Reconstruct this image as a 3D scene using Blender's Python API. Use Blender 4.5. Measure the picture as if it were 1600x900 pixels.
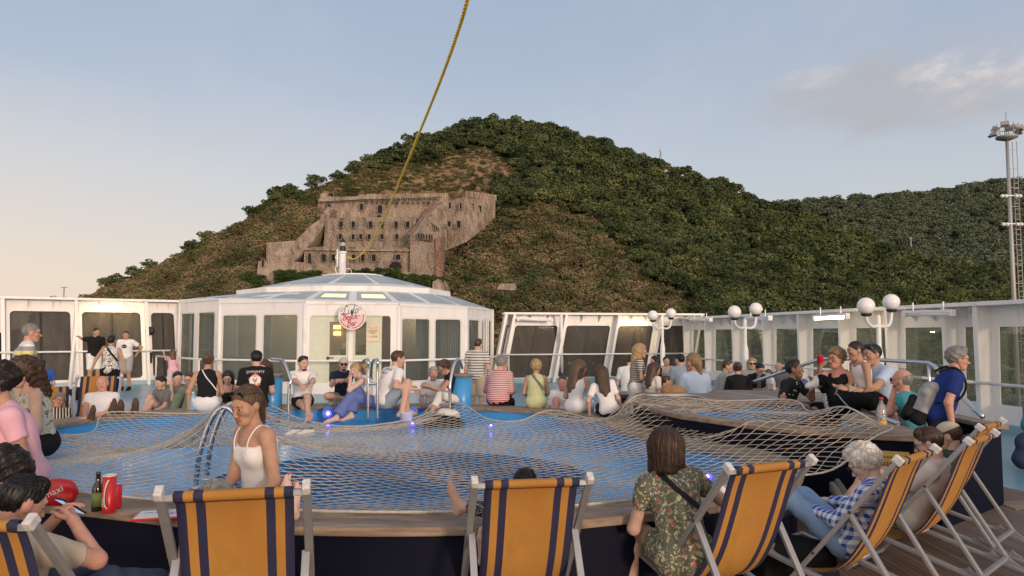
import bpy, bmesh, math, random
import numpy as np
from mathutils import Vector, Matrix
for o in list(bpy.data.objects): bpy.data.objects.remove(o)
SC = bpy.context.scene
COL = SC.collection
R = math.radians
# ---------------------------------------------------------------- camera, sky, sun, exposure
FPX, CAMZ, PITCH = 1110.0, 1.72, R(3.6)
cam = bpy.data.cameras.new('camera'); cam.sensor_width = 36.0; cam.lens = 36.0*FPX/1600
cam.clip_start = 0.05; cam.clip_end = 20000
co = bpy.data.objects.new('camera', cam); COL.objects.link(co)
co.location = (0, 0, CAMZ); co.rotation_euler = (R(90)+PITCH, 0, 0); SC.camera = co
SUN_EL, SUN_ROT = R(7.0), R(152)
W = bpy.data.worlds.new('World'); SC.world = W; W.use_nodes = True
def build_world():
    nt = W.node_tree; n = nt.nodes; l = nt.links; n.clear()
    out = n.new('ShaderNodeOutputWorld'); bg = n.new('ShaderNodeBackground')
    sky = n.new('ShaderNodeTexSky'); sky.sky_type = 'NISHITA'; sky.sun_disc = False
    sky.sun_elevation = SUN_EL; sky.sun_rotation = SUN_ROT; sky.air_density = 1.0; sky.dust_density = 1.6; sky.ozone_density = 2.0
    bg.inputs['Strength'].default_value = 0.115
    tc = n.new('ShaderNodeTexCoord'); sep = n.new('ShaderNodeSeparateXYZ'); l.new(tc.outputs['Generated'], sep.inputs[0])
    def math_(op, a, b=None, c=None):
        m = n.new('ShaderNodeMath'); m.operation = op
        for i, x in enumerate((a, b, c)):
            if x is None: continue
            if isinstance(x, (int, float)): m.inputs[i].default_value = x
            else: l.new(x, m.inputs[i])
        return m.outputs[0]
    def mix(fac, a, b, t='MIX'):
        m = n.new('ShaderNodeMix'); m.data_type = 'RGBA'; m.blend_type = t
        if isinstance(fac, (int, float)): m.inputs[0].default_value = fac
        else: l.new(fac, m.inputs[0])
        for i, x in ((6, a), (7, b)):
            if isinstance(x, tuple): m.inputs[i].default_value = (*x, 1)
            else: l.new(x, m.inputs[i])
        return m.outputs[2]
    # dusk gradient of a thin high veil, mixed with the physical sky
    el = sep.outputs[2]
    ramp = n.new('ShaderNodeValToRGB'); l.new(el, ramp.inputs[0]); cr = ramp.color_ramp
    cr.elements[0].position = 0.0; cr.elements[0].color = (SKY_H[0], SKY_H[1], SKY_H[2], 1)
    cr.elements[1].position = 1.0; cr.elements[1].color = (SKY_Z[0], SKY_Z[1], SKY_Z[2], 1)
    for p, c in SKY_MID:
        e = cr.elements.new(p); e.color = (*c, 1)
    base = mix(SKY_MIX, sky.outputs[0], ramp.outputs[0])
    # warm left, greyer right near the horizon
    side = math_('MULTIPLY', sep.outputs[0], -0.9); side = math_('ADD', side, 0.25)
    side = math_('MINIMUM', math_('MAXIMUM', side, 0.0), 1.0)
    low = math_('SUBTRACT', 1.0, math_('MULTIPLY', math_('ABSOLUTE', el), 3.2)); low = math_('MAXIMUM', low, 0.0)
    warm = math_('MULTIPLY', math_('MULTIPLY', side, low), 0.75)
    base = mix(warm, base, SKY_WARM)
    # clouds: direction projected on a flat layer
    dv = n.new('ShaderNodeVectorMath'); dv.operation = 'DIVIDE'; l.new(tc.outputs['Generated'], dv.inputs[0])
    cmb = n.new('ShaderNodeCombineXYZ'); zz = math_('ADD', math_('MAXIMUM', el, 0.0), 0.12)
    for i in range(3): l.new(zz, cmb.inputs[i])
    l.new(cmb.outputs[0], dv.inputs[1])
    def noise(scale, detail, rough, off):
        mp = n.new('ShaderNodeMapping'); l.new(dv.outputs[0], mp.inputs[0]); mp.inputs['Location'].default_value = off; mp.inputs['Scale'].default_value = scale
        t = n.new('ShaderNodeTexNoise'); l.new(mp.outputs[0], t.inputs['Vector']); t.inputs['Scale'].default_value = 1; t.inputs['Detail'].default_value = detail; t.inputs['Roughness'].default_value = rough
        return t.outputs[0]
    def blob(cx, cz, rx, rz):     # soft mask round a direction (x, z of the view vector)
        a = math_('DIVIDE', math_('SUBTRACT', sep.outputs[0], cx), rx); b = math_('DIVIDE', math_('SUBTRACT', el, cz), rz)
        s = math_('ADD', math_('MULTIPLY', a, a), math_('MULTIPLY', b, b))
        s = math_('MAXIMUM', math_('SUBTRACT', 1.0, s), 0.0)
        return math_('MULTIPLY', s, math_('GREATER_THAN', sep.outputs[1], 0.0))
    def smooth(x, a, b):
        m = n.new('ShaderNodeMapRange'); m.interpolation_type = 'SMOOTHSTEP'; l.new(x, m.inputs[0]); m.inputs[1].default_value = a; m.inputs[2].default_value = b
        return m.outputs[0]
    nz = noise((1.1, 0.55, 1.0), 7, 0.62, (3.1, 1.7, 0.0))
    veil = math_('MULTIPLY', smooth(nz, 0.42, 0.75), 0.22)
    base = mix(veil, base, SKY_CLOUD)
    nz2 = noise((2.2, 1.0, 1.0), 8, 0.6, (7.3, 0.2, 2.0))
    g = math_('ADD', math_('MULTIPLY', blob(0.405, 0.288, 0.10, 0.06), 1.0), math_('MULTIPLY', blob(0.51, 0.268, 0.12, 0.035), 0.8))
    g = math_('ADD', g, math_('MULTIPLY', blob(0.47, 0.30, 0.24, 0.06), 0.34))
    g = math_('MULTIPLY', g, smooth(nz2, 0.36, 0.66))
    base = mix(math_('MINIMUM', g, 0.8), base, SKY_GREY)
    nz3 = noise((3.2, 2.2, 1.0), 9, 0.66, (1.3, 5.2, 4.0))
    b = math_('ADD', math_('MULTIPLY', blob(0.575, 0.29, 0.10, 0.06), .55), math_('MULTIPLY', blob(0.375, 0.318, 0.05, 0.015), 0.32))
    b = math_('ADD', b, math_('MULTIPLY', blob(0.505, 0.302, 0.05, 0.025), 1.0))
    b = math_('ADD', b, math_('MULTIPLY', blob(-0.38, 0.44, 0.03, 0.02), 0.25))
    b = math_('MULTIPLY', b, smooth(nz3, 0.44, 0.74))
    base = mix(math_('MINIMUM', b, 0.9), base, SKY_PEACH)
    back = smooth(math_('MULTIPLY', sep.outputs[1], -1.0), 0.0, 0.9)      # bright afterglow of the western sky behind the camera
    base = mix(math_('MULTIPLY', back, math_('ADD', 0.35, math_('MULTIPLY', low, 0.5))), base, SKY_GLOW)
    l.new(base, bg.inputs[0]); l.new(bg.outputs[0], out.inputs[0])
SKY_H = (4.9, 4.35, 3.95); SKY_Z = (2.3, 2.85, 4.0); SKY_MIX = 0.75
SKY_MID = [(0.07, (4.7, 4.4, 4.2)), (0.2, (4.1, 4.3, 4.6)), (0.36, (3.2, 3.6, 4.4)), (0.55, (2.7, 3.25, 4.25))]
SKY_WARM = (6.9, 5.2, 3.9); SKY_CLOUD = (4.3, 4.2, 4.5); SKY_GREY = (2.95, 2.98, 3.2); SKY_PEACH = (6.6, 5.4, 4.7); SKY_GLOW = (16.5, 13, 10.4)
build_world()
sun = bpy.data.lights.new('sun', 'SUN'); sun.energy = 1.35; sun.angle = R(9); sun.color = (1.0, 0.74, 0.56)
so = bpy.data.objects.new('sun', sun); COL.objects.link(so)
sd = Vector((math.sin(SUN_ROT)*math.cos(SUN_EL), math.cos(SUN_ROT)*math.cos(SUN_EL), math.sin(SUN_EL)))   # towards the sun
so.rotation_euler = sd.to_track_quat('Z', 'Y').to_euler(); so.location = sd*60
SC.view_settings.view_transform = 'Standard'; SC.view_settings.look = 'None'
SC.view_settings.exposure = 0.45; SC.view_settings.gamma = 1.0; SC.view_settings.use_curve_mapping = False
SC.render.engine = 'CYCLES'
# ---------------------------------------------------------------- helpers
def P(u, v, d):
    """point seen at photograph pixel (u, v) lying at distance y = d"""
    x = (u-800)/FPX; z = (450-v)/FPX
    dy = math.cos(PITCH)-z*math.sin(PITCH); dz = math.sin(PITCH)+z*math.cos(PITCH)
    return Vector((x*d/dy, d, CAMZ+dz*d/dy))
def G(u, v, z=0.0):
    x = (u-800)/FPX; zz = (450-v)/FPX
    dy = math.cos(PITCH)-zz*math.sin(PITCH); dz = math.sin(PITCH)+zz*math.cos(PITCH)
    k = (z-CAMZ)/dz
    return Vector((x*k, dy*k, z))
def UV(p):
    p = Vector(p)-Vector((0, 0, CAMZ)); c, s = math.cos(PITCH), math.sin(PITCH)
    f = p.y*c+p.z*s; up = -p.y*s+p.z*c
    return 800+FPX*p.x/f, 450-FPX*up/f
def tag(o, label=None, cat=None, group=None, kind=None):
    if label: o['label'] = label
    if cat: o['category'] = cat
    if group: o['group'] = group
    if kind: o['kind'] = kind
    return o
def empty(name, loc=(0, 0, 0), rz=0.0):
    o = bpy.data.objects.new(name, None); COL.objects.link(o); o.location = loc; o.rotation_euler = (0, 0, rz); o.empty_display_size = 0.1
    return o
def copy_tree(o, parent=None):
    c = o.copy(); COL.objects.link(c); c.parent = parent
    for ch in list(o.children): copy_tree(ch, c)
    return c
def mesh_obj(name, verts, faces, mats, parent=None, midx=None, smooth=False):
    me = bpy.data.meshes.new(name)
    if isinstance(verts, np.ndarray) and isinstance(faces, np.ndarray):
        nv, nf, k = len(verts), len(faces), faces.shape[1]
        me.vertices.add(nv); me.vertices.foreach_set('co', np.ascontiguousarray(verts, dtype=np.float32).ravel())
        me.loops.add(nf*k); me.loops.foreach_set('vertex_index', np.ascontiguousarray(faces, dtype=np.int32).ravel())
        me.polygons.add(nf); me.polygons.foreach_set('loop_start', np.arange(0, nf*k, k, dtype=np.int32))
        if midx is not None: me.polygons.foreach_set('material_index', np.ascontiguousarray(midx, dtype=np.int32))
        me.update(calc_edges=True)
    else:
        me.from_pydata([tuple(v) for v in verts], [], [tuple(f) for f in faces]); me.update()
        if midx is not None: me.polygons.foreach_set('material_index', list(midx))
    if smooth: me.polygons.foreach_set('use_smooth', [True]*len(me.polygons))
    if not isinstance(mats, (list, tuple)): mats = [mats]
    for m in mats: me.materials.append(m)
    o = bpy.data.objects.new(name, me); COL.objects.link(o)
    if parent is not None: o.parent = parent
    return o
class MB:
    """collects shapes; build() links them as one mesh object"""
    def __init__(s): s.v = []; s.f = []; s.m = []; s.sm = []
    def add(s, vs, fs, m=0, smooth=False):
        b = len(s.v); s.v += [tuple(v) for v in vs]
        for f in fs: s.f.append(tuple(i+b for i in f)); s.m.append(m); s.sm.append(smooth)
        return s
    def box(s, c, d, rz=0.0, m=0, M=None):
        x, y, z = d[0]/2, d[1]/2, d[2]/2
        vs = [Vector((sx*x, sy*y, sz*z)) for sz in (-1, 1) for sy in (-1, 1) for sx in (-1, 1)]
        rm = Matrix.Rotation(rz, 3, 'Z') if M is None else M
        vs = [rm @ v+Vector(c) for v in vs]
        return s.add(vs, [(0, 2, 3, 1), (4, 5, 7, 6), (0, 1, 5, 4), (2, 6, 7, 3), (0, 4, 6, 2), (1, 3, 7, 5)], m)
    def bar(s, a, b, w, h=None, m=0, up=(0, 0, 1)):
        a = Vector(a); b = Vector(b); h = h or w; t = (b-a).normalized(); U = Vector(up)
        if abs(t.dot(U)) > .98: U = Vector((0, 1, 0))
        x = t.cross(U).normalized(); y = x.cross(t).normalized()
        vs = [p+x*(sx*w/2)+y*(sy*h/2) for p in (a, b) for sx, sy in ((-1, -1), (1, -1), (1, 1), (-1, 1))]
        return s.add(vs, [(3, 2, 1, 0), (4, 5, 6, 7), (0, 1, 5, 4), (1, 2, 6, 5), (2, 3, 7, 6), (3, 0, 4, 7)], m)
    def tube(s, pts, r, n=8, m=0, cap=True, closed=False):
        pts = [Vector(p) for p in pts]; N = len(pts); rr = r if isinstance(r, (list, tuple)) else [r]*N
        vs = []; prev = None
        for i, p in enumerate(pts):
            t = (pts[(i+1) % N]-pts[i-1]) if closed else (pts[min(i+1, N-1)]-pts[max(i-1, 0)])
            if t.length < 1e-9: t = Vector((0, 0, 1))
            t.normalize()
            if prev is None: a = t.orthogonal().normalized()
            else:
                a = prev-t*prev.dot(t); a = a.normalized() if a.length > 1e-6 else t.orthogonal().normalized()
            prev = a; b = t.cross(a)
            vs += [p+(a*math.cos(2*math.pi*k/n)+b*math.sin(2*math.pi*k/n))*rr[i] for k in range(n)]
        fs = []
        for i in range(N if closed else N-1):
            j = (i+1) % N
            fs += [(i*n+k, i*n+(k+1) % n, j*n+(k+1) % n, j*n+k) for k in range(n)]
        if cap and not closed: fs += [tuple(range(n-1, -1, -1)), tuple((N-1)*n+k for k in range(n))]
        return s.add(vs, fs, m, True)
    def lathe(s, prof, c=(0, 0, 0), n=16, m=0, M=None):
        vs = []; fs = []
        for r, z in prof:
            for k in range(n):
                v = Vector((r*math.cos(2*math.pi*k/n), r*math.sin(2*math.pi*k/n), z))
                if M is not None: v = M @ v
                vs.append(v+Vector(c))
        for i in range(len(prof)-1): fs += [(i*n+k, i*n+(k+1) % n, (i+1)*n+(k+1) % n, (i+1)*n+k) for k in range(n)]
        fs.append(tuple(range(n-1, -1, -1))); fs.append(tuple((len(prof)-1)*n+k for k in range(n)))
        return s.add(vs, fs, m, True)
    def sphere(s, c, r, n=12, m=0, sc=(1, 1, 1)):
        k = max(5, n//2)
        prof = [(max(1e-4, math.sin(math.pi*i/k)), -math.cos(math.pi*i/k)) for i in range(k+1)]
        return s.lathe([(a*r, b*r) for a, b in prof], c, n, m, Matrix.Diagonal(sc))
    def prism(s, pts, ext, m=0):
        """polygon (3D points) extruded by vector ext"""
        pts = [Vector(p) for p in pts]; n = len(pts); e = Vector(ext)
        fs = [tuple(range(n)), tuple(range(2*n-1, n-1, -1))]+[(i, i+n, (i+1) % n+n, (i+1) % n) for i in range(n)]
        return s.add(pts+[p+e for p in pts], fs, m)
    def build(s, name, mats, parent=None, bevel=0.0):
        o = mesh_obj(name, s.v, s.f, mats, parent, s.m)
        bm = bmesh.new(); bm.from_mesh(o.data)
        for f, q in zip(bm.faces, s.sm): f.smooth = q
        bmesh.ops.recalc_face_normals(bm, faces=bm.faces)
        bm.to_mesh(o.data); bm.free()
        if bevel:
            b = o.modifiers.new('bevel', 'BEVEL'); b.width = bevel; b.segments = 2; b.limit_method = 'ANGLE'
        return o
def ring(inner, outer): # two loops of equal length -> faces between them
    n = len(inner); return list(inner)+list(outer), [(i, (i+1) % n, (i+1) % n+n, i+n) for i in range(n)]
def smoothpoly(pts, n=6, closed=True):
    """Catmull-Rom through the points"""
    pts = [Vector(p) for p in pts]; N = len(pts); out = []
    for i in range(N if closed else N-1):
        g = (lambda k: pts[k % N]) if closed else (lambda k: pts[max(0, min(N-1, k))])
        p0, p1, p2, p3 = g(i-1), g(i), g(i+1), g(i+2)
        for j in range(n):
            t = j/n
            out.append(0.5*((2*p1)+(p2-p0)*t+(2*p0-5*p1+4*p2-p3)*t*t+(3*p1-p0-3*p2+p3)*t**3))
    if not closed: out.append(pts[-1])
    return out
# ---------------------------------------------------------------- materials
def mat(name, col=(.8, .8, .8), rough=.6, metal=0.0, spec=.5, noise=0.0, nscale=8.0, bump=0.0, bscale=40.0, emit=None, estr=0.0, sss=0.0, col2=None, c2scale=3.0, c2lo=.45, c2hi=.62, coat=0.0, stretch=None):
    m = bpy.data.materials.new(name); m.use_nodes = True; nt = m.node_tree; n = nt.nodes; l = nt.links
    b = n['Principled BSDF']; b.inputs['Base Color'].default_value = (*col, 1); b.inputs['Roughness'].default_value = rough
    b.inputs['Metallic'].default_value = metal; b.inputs['Specular IOR Level'].default_value = spec
    if coat: b.inputs['Coat Weight'].default_value = coat
    if sss:
        b.inputs['Subsurface Weight'].default_value = sss; b.inputs['Subsurface Radius'].default_value = (.012, .005, .003); b.inputs['Subsurface Scale'].default_value = 1.0
    tc = n.new('ShaderNodeTexCoord'); src = tc.outputs['Object']
    if stretch:
        mp = n.new('ShaderNodeMapping'); mp.inputs['Scale'].default_value = stretch; l.new(src, mp.inputs[0]); src = mp.outputs[0]
    cs = None
    def nz(scale, detail=5, rough_=.6):
        t = n.new('ShaderNodeTexNoise'); t.inputs['Scale'].default_value = scale; t.inputs['Detail'].default_value = detail; t.inputs['Roughness'].default_value = rough_
        l.new(src, t.inputs['Vector']); return t.outputs[0]
    if col2 is not None:
        mr = n.new('ShaderNodeMapRange'); l.new(nz(c2scale), mr.inputs[0]); mr.inputs[1].default_value = c2lo; mr.inputs[2].default_value = c2hi
        mx = n.new('ShaderNodeMix'); mx.data_type = 'RGBA'; l.new(mr.outputs[0], mx.inputs[0]); mx.inputs[6].default_value = (*col, 1); mx.inputs[7].default_value = (*col2, 1); cs = mx.outputs[2]
    if noise:
        mr = n.new('ShaderNodeMapRange'); l.new(nz(nscale), mr.inputs[0]); mr.inputs[1].default_value = .3; mr.inputs[2].default_value = .7; mr.inputs[3].default_value = 1-noise; mr.inputs[4].default_value = 1+noise
        mx = n.new('ShaderNodeMix'); mx.data_type = 'RGBA'; mx.blend_type = 'MULTIPLY'; mx.inputs[0].default_value = 1
        if cs is None: mx.inputs[6].default_value = (*col, 1)
        else: l.new(cs, mx.inputs[6])
        cb = n.new('ShaderNodeCombineColor')
        for i in range(3): l.new(mr.outputs[0], cb.inputs[i])
        l.new(cb.outputs[0], mx.inputs[7]); cs = mx.outputs[2]
    if cs is not None: l.new(cs, b.inputs['Base Color'])
    if bump:
        bp = n.new('ShaderNodeBump'); bp.inputs['Strength'].default_value = 1; bp.inputs['Distance'].default_value = bump
        l.new(nz(bscale), bp.inputs['Height']); l.new(bp.outputs[0], b.inputs['Normal'])
    if emit: b.inputs['Emission Color'].default_value = (*emit, 1); b.inputs['Emission Strength'].default_value = estr
    return m
def glassmat(name, tint, gloss=.12, rough=.02, dirt=0.0, dcol=(.6, .6, .58), fres=.5):
    m = bpy.data.materials.new(name); m.use_nodes = True; nt = m.node_tree; n = nt.nodes; l = nt.links; n.clear()
    out = n.new('ShaderNodeOutputMaterial'); tr = n.new('ShaderNodeBsdfTransparent'); tr.inputs[0].default_value = (*tint, 1)
    gl = n.new('ShaderNodeBsdfGlossy'); gl.inputs['Roughness'].default_value = rough
    fr = n.new('ShaderNodeLayerWeight'); fr.inputs[0].default_value = .35
    mm = n.new('ShaderNodeMath'); mm.operation = 'MULTIPLY_ADD'; l.new(fr.outputs['Fresnel'], mm.inputs[0]); mm.inputs[1].default_value = fres; mm.inputs[2].default_value = gloss
    mx = n.new('ShaderNodeMixShader'); l.new(mm.outputs[0], mx.inputs[0]); l.new(tr.outputs[0], mx.inputs[1]); l.new(gl.outputs[0], mx.inputs[2])
    res = mx.outputs[0]
    if dirt:
        df = n.new('ShaderNodeBsdfDiffuse'); df.inputs[0].default_value = (*dcol, 1)
        tc = n.new('ShaderNodeTexCoord'); mp = n.new('ShaderNodeMapping'); mp.inputs['Scale'].default_value = (3, 3, .6); l.new(tc.outputs['Object'], mp.inputs[0])
        t = n.new('ShaderNodeTexNoise'); t.inputs['Scale'].default_value = 1.5; t.inputs['Detail'].default_value = 6; l.new(mp.outputs[0], t.inputs['Vector'])
        mr = n.new('ShaderNodeMapRange'); l.new(t.outputs[0], mr.inputs[0]); mr.inputs[1].default_value = .4; mr.inputs[2].default_value = .75; mr.inputs[3].default_value = dirt*.72; mr.inputs[4].default_value = dirt
        m2 = n.new('ShaderNodeMixShader'); l.new(mr.outputs[0], m2.inputs[0]); l.new(res, m2.inputs[1]); l.new(df.outputs[0], m2.inputs[2]); res = m2.outputs[0]
    l.new(res, out.inputs[0]); return m
MT = {}
MT['white'] = mat('white_paint', (.78, .76, .73), .45, noise=.05, nscale=2.5, col2=(.58, .51, .42), c2scale=4, c2lo=.56, c2hi=.85, stretch=(1, 1, .35))
MT['cream'] = mat('cream_paint', (.72, .68, .58), .5, noise=.05)
MT['steel'] = mat('polished_steel', (.62, .62, .62), .22, 1.0)
MT['alu'] = mat('aluminium', (.35, .35, .355), .45, .5, noise=.06, nscale=20)
MT['capw'] = mat('worn_plastic', (.58, .56, .52), .55, noise=.22, nscale=40)
MT['navy'] = mat('navy_paint', (.0025, .0035, .014), .6, spec=.15, noise=.2, nscale=3)
MT['poolblue'] = mat('pool_blue', (.05, .29, .60), .32, noise=.12, nscale=1.6, col2=(.07, .34, .66), c2scale=.9)
MT['deckblue'] = mat('deck_blue', (.15, .30, .38), .32, noise=.1, nscale=1.2, col2=(.22, .36, .43), c2scale=.7)
MT['black'] = mat('black_plastic', (.012, .012, .013), .45)
MT['dark'] = mat('dark_rubber', (.03, .03, .03), .6)
MT['glass_dark'] = glassmat('tinted_glass', (.32, .31, .28), .0, .03, .32, (.30, .275, .245), fres=.10)
MT['glass_clear'] = glassmat('clear_glass', (.80, .82, .76), .02, .02, .16, (.42, .46, .40), fres=.2)
MT['glass_dome'] = glassmat('salt_stained_glass', (.60, .63, .61), .015, .04, .10, (.62, .66, .66), fres=.14)
MT['rope'] = mat('rope', (.50, .44, .35), .85, noise=.2, nscale=30)
MT['tube'] = mat('lit_tube', (1, 1, 1), .5, emit=(1.0, .72, .36), estr=24.0)
MT['lampw'] = mat('opal_globe', (.83, .81, .80), .25, sss=.3)
# ---------------------------------------------------------------- sea, hills, vegetation
rng = np.random.default_rng(7); random.seed(7)
MT['sea'] = mat('sea', (.02, .05, .07), .12, bump=.3, bscale=.2)
mb = MB(); mb.add([(-9000, -9000, -24), (9000, -9000, -24), (9000, 9000, -24), (-9000, 9000, -24)], [(0, 1, 2, 3)])
tag(mb.build('sea', MT['sea']), kind='structure')
mb = MB(); mb.box((120, 150, -22.6), (900, 190, 2)); tag(mb.build('quay', mat('quay_ground', (.035, .035, .025), .95, noise=.1, nscale=.05)), kind='structure')
def interp(tab, x): return float(np.interp(x, [a for a, _ in tab], [b for _, b in tab]))
CREST = [(-250, 560), (-60, 535), (60, 505), (138, 470), (200, 440), (260, 416), (330, 378), (400, 338), (440, 312), (500, 293), (550, 272), (600, 254), (650, 234), (700, 212), (740, 202), (770, 198), (820, 204), (870, 213), (930, 230), (1000, 254), (1040, 269), (1100, 287), (1150, 304), (1200, 326), (1240, 341), (1300, 366), (1400, 400), (1500, 420), (1600, 437), (1800, 465), (2100, 500), (2500, 520)]
CRD = [(-250, 250), (138, 262), (330, 285), (500, 315), (600, 345), (770, 400), (1000, 420), (1300, 410), (1600, 395), (2500, 380)]
BASE_D, BASE_Z = 205.0, -24.5
def wob(u, t):
    return (math.sin(u*.021+t*5)*.35+math.sin(u*.047-t*11+1)*.22+math.sin(u*.013+t*17)*.3+math.sin(u*.09+t*23)*.12)
def hillp(u, t):
    """point of the main hill: u = bearing (as photograph column), t = 0 foot .. 1 crest .. >1 far side"""
    D = interp(CRD, u); c = P(u, interp(CREST, u), D)
    dirx = c.x/D
    if t <= 1:
        d = BASE_D+(D-BASE_D)*t; g = t**.93
        z = BASE_Z+(c.z-BASE_Z)*g+wob(u, t)*3.2*math.sin(math.pi*min(1, t))
        if 380 < u < 740 and .1 < t < .95: z -= 9*min(1, (u-380)/50)*min(1, (740-u)/60)*math.sin(math.pi*(t-.1)/.85)**.8   # terrace cut for the fortress
    else:
        d = D+(t-1)*260; z = c.z-(t-1)**1.5*(c.z+25)
    return Vector((dirx*d, d, max(z, -25.5)))
def hill_uv(u, t): return UV(hillp(u, t))
def seg(px, py, pts):
    """inside polygon test"""
    ins = False; j = len(pts)-1
    for i in range(len(pts)):
        xi, yi = pts[i]; xj, yj = pts[j]
        if (yi > py) != (yj > py) and px < (xj-xi)*(py-yi)/(yj-yi)+xi: ins = not ins
        j = i
    return ins
OCHRE = [[(440, 312), (520, 278), (600, 268), (660, 258), (700, 245), (735, 228), (775, 238), (800, 262), (830, 290), (760, 300), (640, 300), (560, 305), (500, 310)]]
SCRUB = [[(370, 420), (700, 425), (700, 640), (370, 640)], [(100, 480), (150, 462), (420, 330), (500, 300), (505, 420), (480, 520), (100, 600)], [(690, 360), (780, 330), (850, 322), (930, 345), (985, 400), (1010, 440), (1090, 470), (1120, 600), (690, 600)]]
FORTR = [(405, 425), (412, 384), (470, 378), (498, 345), (497, 300), (775, 300), (775, 345), (700, 380), (695, 430)]
def zone(u, v):
    if seg(u, v, FORTR): return 'fort'
    if any(seg(u, v, p) for p in OCHRE): return 'ochre'
    if any(seg(u, v, p) for p in SCRUB): return 'scrub'
    return 'wood'
us = np.linspace(-250, 2500, 276); ts = np.concatenate([np.linspace(0, 1, 61), np.linspace(1.06, 2, 12)])
V = []; Z = []
for t in ts:
    for u in us:
        p = hillp(u, t); V.append(p)
        zz = zone(*UV(p)); Z.append({'ochre': 1.0, 'scrub': .5, 'fort': .6, 'wood': 0.0}[zz])
n = len(us); F = [(i*n+j, i*n+j+1, (i+1)*n+j+1, (i+1)*n+j) for i in range(len(ts)-1) for j in range(n-1)]
def hillmat(name, far=False):
    m = bpy.data.materials.new(name); m.use_nodes = True; nt = m.node_tree; N = nt.nodes; l = nt.links; b = N['Principled BSDF']; b.inputs['Roughness'].default_value = .95; b.inputs['Specular IOR Level'].default_value = .1
    g = N.new('ShaderNodeNewGeometry')
    t = N.new('ShaderNodeTexNoise'); t.inputs['Scale'].default_value = .12; t.inputs['Detail'].default_value = 9; t.inputs['Roughness'].default_value = .7; l.new(g.outputs['Position'], t.inputs['Vector'])
    at = N.new('ShaderNodeAttribute'); at.attribute_name = 'zone'
    ad = N.new('ShaderNodeMath'); ad.operation = 'MULTIPLY_ADD'; l.new(t.outputs[0], ad.inputs[0]); ad.inputs[1].default_value = 1.1; ad.inputs[2].default_value = -.55
    a2 = N.new('ShaderNodeMath'); a2.operation = 'ADD'; l.new(ad.outputs[0], a2.inputs[0]); l.new(at.outputs['Fac'], a2.inputs[1])
    r = N.new('ShaderNodeValToRGB'); l.new(a2.outputs[0], r.inputs[0]); e = r.color_ramp.elements
    e[0].position = .1; e[0].color = (.025, .033, .013, 1); e[1].position = 1; e[1].color = (.32, .215, .12, 1)
    for p, c in ((.4, (.055, .045, .02, 1)), (.6, (.10, .07, .035, 1)), (.8, (.22, .14, .07, 1))):
        x = r.color_ramp.elements.new(p); x.color = c
    l.new(r.outputs[0], b.inputs['Base Color'])
    bp = N.new('ShaderNodeBump'); bp.inputs['Distance'].default_value = 2.5; l.new(t.outputs[0], bp.inputs['Height']); l.new(bp.outputs[0], b.inputs['Normal'])
    return m
MT['hill'] = hillmat('hill_ground')
ho = mesh_obj('hill', V, F, MT['hill'], smooth=True); tag(ho, kind='structure')
a = ho.data.attributes.new('zone', 'FLOAT', 'POINT'); a.data.foreach_set('value', Z)
# far hill behind, on the right
FCREST = [(900, 470), (1050, 380), (1150, 335), (1250, 318), (1350, 309), (1450, 306), (1500, 295), (1560, 287), (1600, 285), (1700, 282), (1900, 305), (2200, 350), (2700, 430)]
def fhillp(u, t):
    D = 900.0; c = P(u, interp(FCREST, u), D); dx = c.x/D
    if t <= 1:
        d = 480+(D-480)*t; z = -25+(c.z+25)*t**1.05+wob(u*.7, t)*9*math.sin(math.pi*t)
    else: d = D+(t-1)*500; z = c.z-(t-1)**1.4*(c.z+25)
    return Vector((dx*d, d, max(z, -25.4)))
us2 = np.linspace(900, 2700, 120); ts2 = np.concatenate([np.linspace(0, 1, 40), np.linspace(1.1, 2, 8)])
V = [fhillp(u, t) for t in ts2 for u in us2]; n = len(us2)
F = [(i*n+j, i*n+j+1, (i+1)*n+j+1, (i+1)*n+j) for i in range(len(ts2)-1) for j in range(n-1)]
tag(mesh_obj('far_hill', V, F, MT['hill'], smooth=True), kind='structure')

def leafmat(name, c1, c2, c3):
    m = bpy.data.materials.new(name); m.use_nodes = True; nt = m.node_tree; N = nt.nodes; l = nt.links; b = N['Principled BSDF']; b.inputs['Roughness'].default_value = .8; b.inputs['Specular IOR Level'].default_value = .15
    g = N.new('ShaderNodeNewGeometry')
    t = N.new('ShaderNodeTexNoise'); t.inputs['Scale'].default_value = .09; t.inputs['Detail'].default_value = 3; l.new(g.outputs['Position'], t.inputs['Vector'])
    t2 = N.new('ShaderNodeTexNoise'); t2.inputs['Scale'].default_value = .55; t2.inputs['Detail'].default_value = 5; l.new(g.outputs['Position'], t2.inputs['Vector'])
    ad = N.new('ShaderNodeMath'); ad.operation = 'MULTIPLY_ADD'; l.new(t2.outputs[0], ad.inputs[0]); ad.inputs[1].default_value = .5; l.new(t.outputs[0], ad.inputs[2])
    r = N.new('ShaderNodeValToRGB'); l.new(ad.outputs[0], r.inputs[0]); e = r.color_ramp.elements
    e[0].position = .58; e[0].color = (*c1, 1); e[1].position = .95; e[1].color = (*c3, 1); x = e.new(.75); x.color = (*c2, 1)
    l.new(r.outputs[0], b.inputs['Base Color'])
    try: b.inputs['Transmission Weight'].default_value = 0
    except Exception: pass
    return m
MT['leaf_dark'] = leafmat('dark_foliage', (.034, .050, .022), (.072, .094, .038), (.135, .15, .060))
MT['leaf_mid'] = leafmat('green_foliage', (.052, .074, .026), (.098, .125, .045), (.18, .19, .072))
MT['leaf_ivy'] = leafmat('ivy', (.03, .055, .015), (.045, .08, .022), (.08, .12, .03))
MT['leaf_dry'] = leafmat('dry_scrub', (.095, .088, .040), (.175, .140, .072), (.29, .22, .125))
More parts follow.
